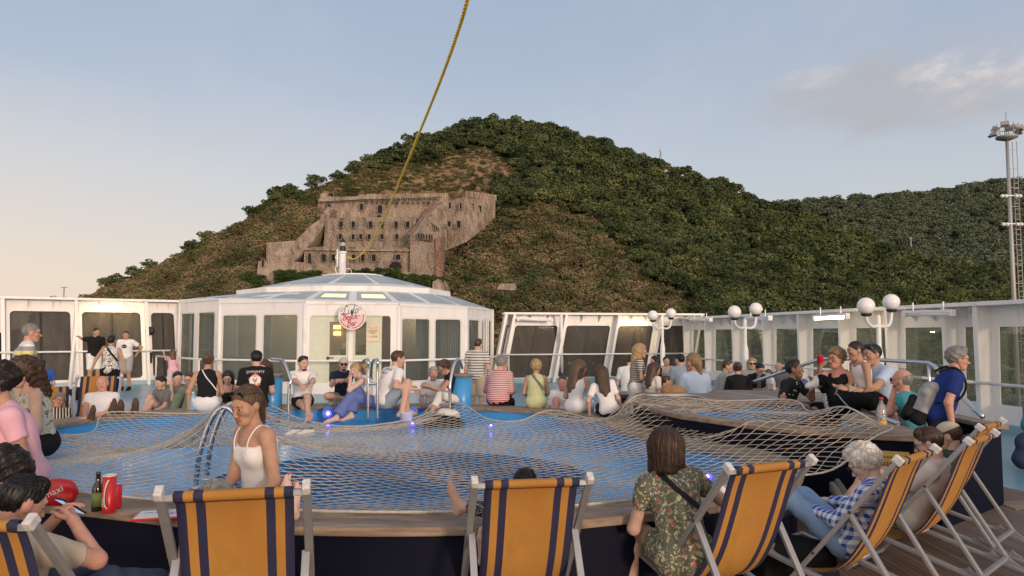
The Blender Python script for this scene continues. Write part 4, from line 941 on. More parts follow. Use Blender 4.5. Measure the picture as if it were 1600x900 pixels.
mb = MB(); mb.add([at(p, FZ) for p in ell]+[at(p, .03) for p in ell], [(i, (i+1) % NP, NP+(i+1) % NP, NP+i) for i in range(NP)]); mb.add([at(p, .03) for p in ell], [tuple(range(NP))]); mb.build('deep_basin', mat('basin_blue', (.025, .17, .40), .3, noise=.12, nscale=1.6), pool)
# cut the deck open below the pool: none needed, the basin floor lies in the hull void
# ---------------------------------------------------------------- raised platform with a second basin
PP = [((2.2, 8.5), (1.63, 9.8)), ((2.0, 8.25), (1.63, 8.9)), ((2.05, 7.95), (1.80, 8.02)), ((2.25, 7.62), (2.06, 7.52)), ((2.65, 7.15), (2.48, 6.9)), ((3.1, 6.85), (3.05, 6.45)), ((3.4, 6.75), (3.6, 6.25)), ((3.5, 6.95), (3.78, 6.6)), ((3.55, 7.75), (3.85, 7.6)), ((4.3, 8.4), (4.6, 8.1)), ((4.8, 8.9), (5.1, 8.9)), ((4.8, 9.2), (5.1, 10.4)), ((4.2, 9.35), (4.3, 11.1)), ((3.4, 9.3), (3.0, 11.3)), ((2.7, 8.85), (2.0, 10.9))]
PO = smoothpoly([(*b, 0) for a, b in PP], 5); el2 = smoothpoly([(*a, 0) for a, b in PP], 5)
PZ = .82; PC = Vector((3.2, 8.1, 0)); plat = empty('raised_platform', (3, 8.5, 0)); tag(plat, 'raised teak platform with navy sides and a small blue basin right of the pool', 'platform'); pv = Vector(plat.location)
NQ = len(PO)
aq = lambda p, z: Vector((p.x, p.y, z))-pv
mb = MB(); fs = []
vs = [aq(p, PZ) for p in el2]+[aq(p, PZ) for p in PO]+[aq(p, PZ-.05) for p in el2]+[aq(p, PZ-.05) for p in PO]
for i in range(NQ):
    j = (i+1) % NQ; fs += [(i, j, NQ+j, NQ+i), (2*NQ+i, 3*NQ+i, 3*NQ+j, 2*NQ+j), (i, 2*NQ+i, 2*NQ+j, j), (NQ+i, NQ+j, 3*NQ+j, 3*NQ+i)]
mb.add(vs, fs); mb.build('teak_top', MT['teak'], plat, bevel=.01)
PS = inset(PO, .982, (3, 8.5)); mb = MB(); mb.add([aq(p, 0) for p in PS]+[aq(p, PZ-.051) for p in PS], [(i, (i+1) % NQ, NQ+(i+1) % NQ, NQ+i) for i in range(NQ)], 0, True); mb.build('navy_side', MT['navy'], plat)
e3 = inset(el2, 1.008, (PC.x, PC.y)); mb = MB(); mb.add([aq(p, PZ-.051) for p in e3]+[aq(p, .35) for p in e3], [(i, (i+1) % NQ, NQ+(i+1) % NQ, NQ+i) for i in range(NQ)]); mb.add([aq(p, .35) for p in e3], [tuple(range(NQ))]); mb.build('basin', MT['poolblue'], plat)
# stair bulwark to the right of the platform
bw = empty('bulwark', (3.8, 6.45, 0)); tag(bw, 'dark navy bulwark with a teak cap beside the stair at the right', 'bulwark'); bo = Vector(bw.location)
q0 = Vector((3.72, 6.35, 0))-bo; q1 = Vector((4.9, 7.28, 0))-bo; q2 = Vector((5.0, 8.4, 0))-bo
mb = MB()
for a, b2 in ((q0, q1), (q1, q2)): mb.bar(a+Vector((0, 0, .37)), b2+Vector((0, 0, .37)), .10, .74)
mb.build('wall', MT['navy'], bw); mb = MB(); mb.bar(q1+Vector((0, -.06, .77)), q2+Vector((0, 0, .77)), .2, .05); mb.build('cap', MT['teak'], bw, bevel=.01)
mb = MB(); mb.prism([(q1.x-.02, q1.y-.28, .006), (q1.x+.35, q1.y-.1, .006), (q1.x+.3, q1.y+.1, .006), (q1.x, q1.y+.02, .006)], (0, 0, .006)); mb.build('base_plate', MT['teak'], bw)
MT['brass'] = mat('yellow_plate', (.62, .40, .09), .45); mb = MB()
dq = Vector((3.52, 6.27, 0)); e0 = Vector((3.02, 6.48, 0))
sgn = empty('yellow_plate', (dq+e0)/2+Vector((0, -.06, .585))); tag(sgn, 'yellow plate with small dark print on the navy side of the platform', 'sign'); t_ = (dq-e0).normalized(); nn_ = Vector((t_.y, -t_.x, 0))
ex = lambda x, z, o: t_*x+nn_*o+Vector((0, 0, z))
mb = MB(); mb.prism([ex(-.21, -.10, 0), ex(.19, -.10, 0), ex(.19, .10, 0), ex(-.21, .10, 0)], nn_*.012); mb.build('plate', MT['brass'], sgn)
mb = MB()
for z, x0, x1 in ((.05, -.12, .08), (.0, -.16, .10), (-.02, -.02, .12)):
    x = x0
    while x < x1: w = random.uniform(.012, .035); mb.bar(ex(x, z, .014), ex(min(x+w, x1), z, .014), .004, .010); x += w+.008
mb.build('small_print', MT['ink'], sgn)
# ---------------------------------------------------------------- pillars and tube rails
for u, d, v, lb in ((427, 10.9, 584, 'blue pillar with teak cap at the left end of the far bench'), (722, 10.9, 584, 'blue pillar with teak cap at the right end of the far bench')):
    b2 = P(u, 520, d); b2.z = .30; o = empty('pillar', b2); tag(o, lb, 'pillar', 'blue pillars at the bench ends'); h = P(u, v, d).z-.30
    mb = MB(); mb.lathe([(.15, 0), (.15, h-.04)], n=20); mb.build('drum', MT['poolblue'], o); mb = MB(); mb.lathe([(.17, h-.038), (.175, h-.02), (.17, h)], n=20); mb.build('cap', MT['teak'], o)
def rail(name, label, paths, r=.02, m='steel', group=None):
    base = Vector(paths[0][0]); o = empty(name, base); tag(o, label, 'railing', group)
    for k, p in enumerate(paths):
        mb = MB(); mb.tube([Vector(x)-base for x in p], r, 10); mb.build('tube', MT[m], o)
    return o
def bend(pts, n=5): return smoothpoly(pts, n, closed=False)
d0 = 10.35
rail('pool_handrail', 'steel tube handrail at the left blue pillar', [bend([P(451, 676, d0), P(451, 630, d0), P(452, 600, d0)], 3)+bend([P(455, 596, d0), P(448, 575, d0+.1), P(441, 563, d0+.2), P(424, 561, d0+.5)], 4)], .022, group='steel handrails of the pool')
hp = []
for u in (575, 590): hp.append(bend([P(u, 660, d0), P(u, 615, d0), P(u, 575, d0), P(u+.5, 565, d0), P(u-2, 561, d0+.15), P(u-8, 566, d0+.5), P(u-10, 585, d0+.7), P(u-10, 640, d0+.75)], 4))
hp.append(bend([P(575, 590, d0), P(576, 598, d0), P(582, 600, d0), P(589, 598, d0), P(590, 590, d0)], 4))
rail('pool_handrail', 'pair of upright steel hoops beside the blonde woman in blue trousers', hp, .021, group='steel handrails of the pool')
rail('pool_handrail', 'steel tube handrail at the right blue pillar', [bend([P(703, 662, d0), P(703, 620, d0), P(703.5, 600, d0), P(708, 575, d0+.1), P(713, 563, d0+.2), P(718, 563, d0+.4), P(722, 575, d0+.7)], 4)], .022, group='steel handrails of the pool')
# ladder: two bent tubes over the edge of the deep basin
ld = empty('pool_ladder', (-2.72, 6.2, FZ)); tag(ld, 'chromed pool ladder hoops rising through the rope net', 'ladder')
LT = []
for k in (0, 1):
    o_ = Vector((-.06*k, .36*k, 0)); q = bend([Vector((0, 0, 0)), Vector((.03, .0, .30)), Vector((.10, .02, .56)), Vector((.20, .03, .69)), Vector((.31, .03, .63)), Vector((.40, .02, .42)), Vector((.50, 0, .05)), Vector((.58, -.02, -.34))], 6)
    mb = MB(); mb.tube([x+o_ for x in q], .021, 12); mb.lathe([(.05, .002), (.05, .02), (.025, .03)], o_, 14); mb.build('rail', MT['steel'], ld); LT.append(Vector((-2.72, 6.2, FZ))+o_+Vector((.20, .03, .69)))
for z in (.08, -.18):
    mb = MB(); f_ = .49+(.1-z)*.18; mb.bar((f_, 0, z), (f_-.06, .36, z), .06, .02); mb.build('rung', MT['steel'], ld)
# rails of the platform
A = [P(1155, 604, 12.2), P(1218, 583, 11.5), P(1283, 560.5, 10.9), P(1343, 561, 10.5), P(1451, 567, 9.7), P(1460, 572, 9.6), P(1490, 606, 8.7), P(1535, 651, 7.75)]
ra = rail('stair_rail', 'long steel handrail round the back of the raised platform', [bend(A[:2], 2)+bend(A[2:5], 3)+bend(A[5:], 3)], .028)
for p in (A[3], A[4]): mb = MB(); mb.tube([p-Vector(ra.location), Vector((p.x, p.y, .82))-Vector(ra.location)], .022, 8); mb.build('post', MT['steel'], ra)
g0 = P(1406, 575, 9.95); g1 = P(1440, 576, 9.75); mb = MB(); mb.prism([x-Vector(ra.location) for x in (Vector((g0.x, g0.y, .84)), Vector((g1.x, g1.y, .84)), g1, g0)], (.0, .02, 0)); mb.build('glass_panel', MT['glass_clear'], ra)
rail('low_rail', 'low pair of grey tubes along the far side of the platform', [[P(1112, 613, 11.2), P(1240, 626, 9.4)], [P(1112, 622, 11.0), P(1222, 634, 9.3)]], .03, 'alu')
rail('basin_rail', 'thin grey tube along the edge of the small basin under the net', [bend([P(1010, 618, 9.5), P(1090, 619, 9.6), P(1124, 640, 8.6), P(1200, 645, 8.3), P(1262, 646, 8.2)], 4)], .022, 'alu')
rail('low_rail', 'short steel rail ending in a knob beside the plastic bottle', [[P(1346, 641, 8.3), P(1404, 662, 7.0)], [P(1404, 662, 7.0), P(1404, 676, 6.95)]], .022, 'steel')
# blue pool lights
MT['led'] = mat('blue_led', (.1, .1, 1), .4, emit=(.05, .03, 1.0), estr=3.5); MT['ledw'] = mat('blue_led_core', (.6, .7, 1), .4, emit=(.5, .55, 1.0), estr=7.0)
def led(p, nrm, lb, r=.055, ring_=True):
    o = empty('pool_light', p); tag(o, lb, 'pool light', 'blue lights in the pool walls'); n_ = Vector(nrm).normalized(); M = n_.to_track_quat('Z', 'Y').to_matrix()
    if ring_: mb = MB(); mb.lathe([(r*1.9, 0), (r*1.9, .012), (r*1.1, .02), (r*1.1, .004)], (0, 0, 0), 18, M=M); mb.build('ring', MT['ledring'], o)
    mb = MB(); mb.lathe([(r, .0), (r, .016), (r*.5, .02)], (0, 0, 0), 16, M=M); mb.build('lens', MT['led'], o); mb = MB(); mb.lathe([(r*.42, .018), (r*.4, .026), (.002, .03)], (0, 0, 0), 12, M=M); mb.build('core', MT['ledw'], o)
MT['ledring'] = mat('ring_blue', (.06, .22, .5), .3)
led(P(513, 646, 10.68), (0, -1, .1), 'blue pool light under the feet of the woman in blue trousers'); led(P(643, 646, 10.72), (0, -1, .1), 'blue pool light behind the white bucket')
led(P(513, 666, 10.1), (0, -.5, 1), 'small blue light in the floor below the ringed light', .03, False); led(P(645, 664, 10.15), (0, -.5, 1), 'small blue light at the foot of the white bucket', .03, False)
led(P(767, 667, 9.9), (0, -.5, 1), 'lone blue light below the man in the striped shirt', .028, False); led(P(185, 699, 8.2), (.5, -.4, .5), 'blue light on the left of the pool floor', .02, False); led(P(1108, 746, 5.55), (-.6, -.5, .4), 'bright blue light beside the woman in the floral blouse', .028, False)
o = MB().sphere((0, 0, 0), .022, 10).build('pool_light', mat('cyan_led', (.2, .8, 1), .4, emit=(.2, .75, 1.0), estr=4.0)); o.location = (P(593, 747, 6.6).x, 6.6, -.1); tag(o, 'tiny cyan light deep in the pool basin', 'pool light')
# ---------------------------------------------------------------- rope net
BD = [(-2.9, 4.9, .63), (-2.2, 4.68, .625), (-1.6, 4.5, .625), (-.8, 4.4, .625), (0, 4.46, .625), (.7, 4.68, .625), (1.35, 5.02, .625), (1.9, 5.4, .63), (2.55, 5.75, .62), (3.1, 6.2, .80), (3.42, 6.45, .86), (3.45, 6.8, .86), (3.3, 7.1, .98), (3.2, 7.7, .87), (3.3, 8.5, .92), (2.6, 9.0, .86), (1.95, 9.6, .88), (1.62, 9.5, .86), (1.2, 9.2, .60), (.55, 9.95, .64), (0.1, 9.75, .52), (-.35, 10.0, .52), (-.85, 10.7, .68), (-1.4, 10.2, .5), (-2.2, 9.85, .43), (-3.0, 10.15, .5), (-3.75, 10.65, .68), (-4.3, 10.2, .58), (-4.8, 9.95, .60), (-5.35, 9.45, .66), (-5.15, 8.8, .5), (-5.35, 8.2, .55), (-5.6, 7.8, .64), (-5.4, 7.0, .63), (-4.7, 6.0, .63), (-3.7, 5.25, .63)]
bd = smoothpoly(BD, 6); bxy = [(p.x, p.y) for p in bd]
hs = .06; x0, x1, y0, y1 = -5.8, 3.7, 4.1, 10.9; gx = np.arange(x0, x1, hs); gy = np.arange(y0, y1, hs)
NXg, NYg = len(gx), len(gy); Zg = np.full((NXg, NYg), .6); fix = np.ones((NXg, NYg), bool)
for i, x in enumerate(gx):
    for j, y in enumerate(gy):
        if seg(x, y, bxy): fix[i, j] = False
bnp = np.array([(p.x, p.y, p.z) for p in bd])
fi_, fj_ = np.nonzero(fix)
for i, j in zip(fi_, fj_): Zg[i, j] = bnp[np.argmin((bnp[:, 0]-gx[i])**2+(bnp[:, 1]-gy[j])**2), 2]
def pin(x, y, z, r=.09):
    for i, X in enumerate(gx):
        if abs(X-x) > r: continue
        for j, Y in enumerate(gy):
            if abs(Y-y) <= r and (X-x)**2+(Y-y)**2 <= r*r: Zg[i, j] = z; fix[i, j] = True
for q in LT: pin(q.x, q.y, q.z+.035, .07)
m_ = (LT[0]+LT[1])/2; pin(m_.x, m_.y, m_.z+.03, .07)
for q in ((1.75, 7.98, .645), (2.03, 7.45, .645), (2.35, 7.02, .86), (1.95, 8.2, .86), (2.6, 6.95, .86), (3.1, 6.6, .86), (1.25, 8.7, .63), (1.65, 8.75, .86)): pin(*q)
free = ~fix; gload = .045*hs*hs
for _ in range(1100):
    Zn = Zg.copy(); Zn[1:-1, 1:-1] = .25*(Zg[2:, 1:-1]+Zg[:-2, 1:-1]+Zg[1:-1, 2:]+Zg[1:-1, :-2])-gload
    Zg = np.where(free, Zn, Zg)
deep = ((gx[:, None]-EC.x)/EA)**2+((gy[None, :]-EC.y)/EB)**2 < .95
Zg = np.where(free, np.maximum(Zg, FZ+.03), Zg)
def netz(x, y):
    fx = min(max((x-x0)/hs, 0), NXg-1.001); fy = min(max((y-y0)/hs, 0), NYg-1.001); i, j = int(fx), int(fy); a, b2 = fx-i, fy-j
    return float(Zg[i, j]*(1-a)*(1-b2)+Zg[i+1, j]*a*(1-b2)+Zg[i, j+1]*(1-a)*b2+Zg[i+1, j+1]*a*b2)
def warp(x, y): return x+.05*math.sin(y*2.3+x*.9)+.03*math.sin(x*5.1+y*3.7), y+.06*math.sin(x*1.9+1)+.035*math.sin(y*4.3-x*2.1)
net = empty('rope_net', (-1.5, 7.5, .6)); tag(net, 'large beige rope net of diamond meshes stretched over the empty pool', 'net'); no = Vector(net.location)
def tied(run):        # both ends of a cord reach the border rope
    out = list(run)
    for e_ in (0, -1):
        p = run[e_]+no; k = int(np.argmin((bnp[:, 0]-p.x)**2+(bnp[:, 1]-p.y)**2)); q = Vector(bnp[k])-no
        if (q-run[e_]).length < .22: out = [q]+out if e_ == 0 else out+[q]
    return out
mb = MB(); CS = .112
for fam in (0, 1):
    th = R(38) if fam == 0 else R(-34); dx, dy = math.cos(th), math.sin(th); nx_, ny_ = -dy, dx
    for k in range(-110, 111):
        run = []
        for s in np.arange(-9, 9, CS):
            X = -1.2+dx*s+nx_*k*CS*.92; Y = 7.4+dy*s+ny_*k*CS*.92; X, Y = warp(X, Y)
            if seg(X, Y, bxy): run.append(Vector((X, Y, netz(X, Y)+.003*math.sin(s*40+k)))-no)
            else:
                if len(run) > 1: mb.tube(tied(run), .0035, 4, cap=False)
                run = []
        if len(run) > 1: mb.tube(tied(run), .0035, 4, cap=False)
mb.build('mesh', MT['rope'], net)
mb = MB(); mb.tube([p-no+Vector((.0, 0, .006)) for p in bd], .009, 6, closed=True); 
fold = [Vector((-5.3, 8.6, 0)), Vector((-4.7, 8.0, 0)), Vector((-4.0, 7.5, 0)), Vector((-3.3, 7.0, 0)), Vector((-2.75, 6.5, 0))]
mb.build('border_rope', MT['rope'], net)
# bunched folds of slack net
for pts, nr, sp in (([(-5.25, 8.2), (-4.6, 7.7), (-4.0, 7.35), (-3.3, 6.95), (-2.8, 6.5)], 12, .10), ([(-3.6, 10.2), (-3.0, 9.75), (-2.2, 9.5), (-1.5, 9.75), (-.95, 10.35)], 12, .08), ([(.5, 9.7), (.8, 9.3), (1.2, 9.15), (1.6, 9.4)], 8, .06)):
    mb = MB()
    for k in range(nr):
        pp = smoothpoly([Vector((x, y, 0)) for x, y in pts], 8, closed=False)
        ox, oy, ph = rng.normal()*sp*.5, rng.normal()*sp, rng.uniform(0, 6.28)
        q = []
        for i, p in enumerate(pp):
            X = p.x+ox+.03*math.sin(i*.9+ph); Y = p.y+oy+.04*math.cos(i*.8+ph); q.append(Vector((X, Y, netz(X, Y)+.01+.012*math.sin(i*1.3+ph*2)))-no)
        mb.tube(q, .0045, 4, cap=False)
    mb.build('fold', MT['rope'], net)
# ---------------------------------------------------------------- body surfaces from smooth unions of rounded shapes
def nets(F, lo, h):
    s = F < 0; nx, ny, nz = F.shape
    c = np.zeros((nx-1, ny-1, nz-1), np.int8)
    offs = [(i, j, k) for i in (0, 1) for j in (0, 1) for k in (0, 1)]
    for i, j, k in offs: c += s[i:nx-1+i, j:ny-1+j, k:nz-1+k]
    act = (c > 0) & (c < 8); A = np.argwhere(act); n = len(A)
    if n == 0: return np.zeros((0, 3)), np.zeros((0, 4), int)
    idx = np.full(act.shape, -1, np.int32); idx[act] = np.arange(n)
    cv = np.stack([F[A[:, 0]+i, A[:, 1]+j, A[:, 2]+k] for i, j, k in offs], 1)
    pos = np.zeros((n, 3)); cnt = np.zeros(n)
    for a in range(8):
        for b in range(a+1, 8):
            d = [offs[b][q]-offs[a][q] for q in range(3)]
            if sum(map(abs, d)) != 1: continue
            fa, fb = cv[:, a], cv[:, b]; m = (fa < 0) != (fb < 0)
            t = fa[m]/(fa[m]-fb[m]); pos[m] += np.array(offs[a])[None]+t[:, None]*np.array(d)[None]; cnt[m] += 1
    V = (A+pos/cnt[:, None])*h+np.array(lo)[None]
    Q = []
    for ax in range(3):
        u, w = (ax+1) % 3, (ax+2) % 3
        sl0 = [slice(None)]*3; sl1 = [slice(None)]*3; sl0[ax] = slice(0, F.shape[ax]-1); sl1[ax] = slice(1, F.shape[ax])
        cr = s[tuple(sl0)] != s[tuple(sl1)]; E = np.argwhere(cr)
        E = E[(E[:, u] > 0) & (E[:, w] > 0) & (E[:, u] < F.shape[u]-1) & (E[:, w] < F.shape[w]-1)]
        if len(E) == 0: continue
        eu = np.zeros(3, int); eu[u] = 1; ew = np.zeros(3, int); ew[w] = 1
        g = lambda P_: idx[P_[:, 0], P_[:, 1], P_[:, 2]]
        q = np.stack([g(E-eu-ew), g(E-ew), g(E), g(E-eu)], 1)
        ins = s[E[:, 0], E[:, 1], E[:, 2]]; q[~ins] = q[~ins][:, ::-1]; Q.append(q)
    return V, np.concatenate(Q)
def sdf_mesh(prims, h, noise=None):
    lo = np.full(3, 9.); hi = np.full(3, -9.); bbs = []
    for p in prims:
        if p['t'] == 'cone': r = max(p['r1'], p['r2']); a = np.minimum(p['a'], p['b'])-r; b = np.maximum(p['a'], p['b'])+r
        else: r = max(p['r']); a = p['c']-r; b = p['c']+r
        bbs.append((a, b))
        if not p.get('sub'): lo = np.minimum(lo, a); hi = np.maximum(hi, b)
    lo -= 3*h; hi += 3*h; N = np.ceil((hi-lo)/h).astype(int)+1
    F = np.full(N, 1.0, np.float32)
    ax = [lo[i]+np.arange(N[i])*h for i in range(3)]
    for p, (a, b) in zip(prims, bbs):
        k = p.get('k', .03); m = k+3*h
        i0 = np.maximum(0, np.floor((a-m-lo)/h).astype(int)); i1 = np.minimum(N, np.ceil((b+m-lo)/h).astype(int)+1)
        if np.any(i1 <= i0): continue
        X, Y, Z = np.meshgrid(ax[0][i0[0]:i1[0]], ax[1][i0[1]:i1[1]], ax[2][i0[2]:i1[2]], indexing='ij', sparse=False)
        if p['t'] == 'cone':
            A = p['a']; d = p['b']-A; L = float(d@d)+1e-12
            t = np.clip(((X-A[0])*d[0]+(Y-A[1])*d[1]+(Z-A[2])*d[2])/L, 0, 1)
            D = np.sqrt((X-A[0]-t*d[0])**2+(Y-A[1]-t*d[1])**2+(Z-A[2]-t*d[2])**2)-(p['r1']+(p['r2']-p['r1'])*t)
        else:
            q = np.stack([X-p['c'][0], Y-p['c'][1], Z-p['c'][2]], -1)
            if p.get('R') is not None: q = q @ p['R']
            r = np.array(p['r']); k0 = np.linalg.norm(q/r, axis=-1); k1 = np.linalg.norm(q/(r*r), axis=-1)
            D = k0*(k0-1)/np.maximum(k1, 1e-6)
        for pt, nn in p.get('clip', ()): D = np.maximum(D, (X-pt[0])*nn[0]+(Y-pt[1])*nn[1]+(Z-pt[2])*nn[2])
        S = F[i0[0]:i1[0], i0[1]:i1[1], i0[2]:i1[2]]
        if p.get('sub'):
            hh = np.maximum(k-np.abs(S+D), 0)/k; S[...] = np.maximum(S, -D)+hh*hh*k/4
        else:
            hh = np.maximum(k-np.abs(S-D), 0)/k; S[...] = np.minimum(S, D)-hh*hh*k/4
    if noise:
        X, Y, Z = np.meshgrid(*ax, indexing='ij', sparse=True); F = F+noise(X, Y, Z).astype(np.float32)
    return nets(F, lo, h)
ar = lambda *x: np.array(x, float)
def cone(a, b, r1, r2=None, k=.03, clip=()): return dict(t='cone', a=np.array(a, float), b=np.array(b, float), r1=r1, r2=r1 if r2 is None else r2, k=k, clip=list(clip))
def ell_(c, r, R_=None, k=.03, clip=(), sub=False): return dict(t='ell', c=np.array(c, float), r=r, R=R_, k=k, clip=list(clip), sub=sub)
def rx(a): c, s = math.cos(a), math.sin(a); return np.array([[1, 0, 0], [0, c, -s], [0, s, c]])
def ry(a): c, s = math.cos(a), math.sin(a); return np.array([[c, 0, s], [0, 1, 0], [-s, 0, c]])
def rz(a): c, s = math.cos(a), math.sin(a); return np.array([[c, -s, 0], [s, c, 0], [0, 0, 1]])
def nrm(v): v = np.array(v, float); return v/(np.linalg.norm(v)+1e-9)
def ik(a, t, l1, l2, pole):
    d = t-a; L = np.linalg.norm(d); Lm = (l1+l2)*.995
    if L > Lm: t = a+d/L*Lm; d = t-a; L = Lm
    L = max(L, abs(l1-l2)+.02); u = d/(np.linalg.norm(d)+1e-9)
    x = (l1*l1-l2*l2+L*L)/(2*L); hgt = math.sqrt(max(0, l1*l1-x*x)); p = np.array(pole, float); p = p-u*(p@u)
    return a+u*x+nrm(p)*hgt, t
# ---- head template
def head_prims(fem, child):
    j = .9 if (fem or child) else 1.0
    P_ = [ell_((0, -.015, .032), (.075, .094, .086)), cone((0, .015, .0), (0, .04, -.065), .064*j, .044*j, .03), ell_((0, .062, -.094), (.024*j, .022, .018), k=.03),
          cone((.045*j, 0, -.03), (.022, .048, -.09), .026, .02, .03), cone((-.045*j, 0, -.03), (-.022, .048, -.09), .026, .02, .03),
          ell_((.04, .052, -.02), (.026, .024, .024), k=.03), ell_((-.04, .052, -.02), (.026, .024, .024), k=.03),
          cone((-.034, .077, .027), (.034, .077, .027), .0125, k=.02),
          ell_((.031, .099, .006), (.019, .017, .012), k=.012, sub=True), ell_((-.031, .099, .006), (.019, .017, .012), k=.012, sub=True),
          cone((0, .083, .012), (0, .107, -.032), .0085, .0125*j, .014), ell_((.012, .097, -.036), (.009, .011, .008), k=.01), ell_((-.012, .097, -.036), (.009, .011, .008), k=.01),
          cone((-.017, .084, -.056), (.017, .084, -.056), .0075, k=.008), cone((-.015, .083, -.067), (.015, .083, -.067), .008, k=.008),
          ell_((.079, -.008, -.004), (.010, .021, .031), k=.012), ell_((-.079, -.008, -.004), (.010, .021, .031), k=.012)]
    return P_
HEADS = {}
def head_mesh(fem, child, h):
    key = (fem, child, h)
    if key not in HEADS:
        v, f = sdf_mesh(head_prims(fem, child), h); c = v[f].mean(1); mi = np.zeros(len(f), int)
        lip = (c[:, 1] > .078) & (np.abs(c[:, 0]) < .026) & (c[:, 2] < -.049) & (c[:, 2] > -.076); mi[lip] = 1
        HEADS[key] = (v, f, mi)
    return HEADS[key]
def hair_prims(style):
    fp = lambda y, z, ny, nz: (ar(0, y, z), nrm(ar(0, ny, nz)))
    bot = lambda z: (ar(0, 0, z), ar(0, 0, -1))
    P_ = []
    if style in ('short', 'crop', 'fringe', 'shortf'):
        o = {'crop': .0045, 'short': .0065, 'fringe': .006, 'shortf': .018}[style]
        cl = [fp(.080, .098, .86, -.5), fp(.022, -.012, .5, -.88)]
        if style == 'fringe': cl.append((ar(0, 0, .035), nrm(ar(0, .35, 1))))
        P_.append(ell_((0, -.016, .032), (.075+o, .094+o, .087+o*1.2), clip=cl))
        if style in ('short', 'shortf'): P_.append(cone((-.035, .04, .100), (.035, .035, .102), .020+o*.5, k=.03))
    elif style in ('bob', 'long', 'longw'):
        cl = [fp(.078, .078, .88, -.48)]
        P_.append(ell_((0, -.018, .030), (.090, .109, .101), clip=cl))
        if style == 'bob':
            for sx in (-1, 1): P_.append(cone((.06*sx, -.02, .02), (.066*sx, -.012, -.12), .042, .036, .04, [bot(-.135), fp(.05, -.0, 1, 0)]))
            P_.append(cone((0, -.065, .02), (0, -.065, -.12), .075, .062, .04, [bot(-.135)]))
        else:
            for sx in (-1, 1):
                P_.append(cone((.06*sx, -.03, .02), (.07*sx, -.03, -.15), .04, .034, .04)); P_.append(cone((.045*sx, -.08, .0), (.055*sx, -.115, -.30), .052, .03, .05)); P_.append(cone((.07*sx, -.03, -.13), (.075*sx, -.02, -.24), .034, .016, .04))
            P_.append(cone((0, -.085, 0), (0, -.125, -.36), .06, .028, .05))
    elif style in ('bun', 'updo', 'pony', 'tight'):
        P_.append(ell_((0, -.017, .032), (.084, .103, .096), clip=[fp(.076, .076, .74, -.67), bot(-.085)]))
        if style == 'bun': P_.append(ell_((0, -.118, .045), (.045, .036, .043), k=.02))
        if style == 'updo': P_.append(ell_((0, -.085, .105), (.058, .05, .045), k=.03)); P_.append(ell_((0, -.12, .03), (.06, .05, .06), k=.04))
        if style == 'pony': P_ += [cone((0, -.10, .035), (0, -.155, .0), .026, .034, .02), cone((0, -.155, .0), (.01, -.15, -.22), .036, .014, .02)]
        if style == 'tight': P_.append(cone((0, -.09, -.02), (.02, -.10, -.16), .045, .02, .03))
    elif style in ('curly', 'curlylong', 'afro'):
        o = .022 if style != 'afro' else .024
        P_.append(ell_((0, -.018, .036), (.077+o, .096+o, .09+o), clip=[fp(.085, .072, .72, -.69), bot(-.10)]))
        if style == 'curlylong':
            for sx in (-1, 1): P_.append(cone((.06*sx, -.04, .0), (.075*sx, -.07, -.20), .05, .04, .04))
            P_.append(cone((0, -.09, 0), (0, -.11, -.22), .07, .055, .05))
    return P_
SK = {}
def skin(tone):
    if tone not in SK:
        c = {'light': (.55, .345, .255), 'fair': (.62, .42, .33), 'tan': (.44, .255, .17), 'red': (.55, .29, .21), 'brown': (.27, .145, .088)}[tone]
        SK[tone] = (mat('skin_'+tone, c, .58, noise=.10, nscale=26, sss=.12, spec=.28, bump=.0006, bscale=220), mat('lips_'+tone, (c[0]*.86, c[1]*.66, c[2]*.66), .4), )
    return SK[tone]
HM = {}
def hairm(col):
    if col not in HM:
        c = {'dark': (.018, .012, .010), 'black': (.008, .007, .007), 'brown': (.065, .035, .020), 'lbrown': (.10, .060, .034), 'blonde': (.36, .235, .11), 'dblonde': (.22, .14, .07), 'grey': (.20, .185, .165), 'white': (.62, .59, .53), 'ash': (.36, .32, .27)}[col]
        HM[col] = mat('hair_'+col, c, .45, noise=.38, nscale=55, bump=.004, bscale=60, spec=.4, stretch=(1, 1, .22))
    return HM[col]
MT['eyew'] = mat('eye_white', (.50, .47, .43), .3); MT['iris'] = mat('iris', (.03, .018, .01), .15); MT['lens'] = mat('dark_lens', (.01, .01, .012), .08)
def cloth(name, col, **kw): return mat(name, col, kw.pop('rough', .85), spec=.2, bump=kw.pop('bump', .002), bscale=kw.pop('bscale', 90), noise=kw.pop('noise', .08), nscale=kw.pop('nscale', 6), **kw)
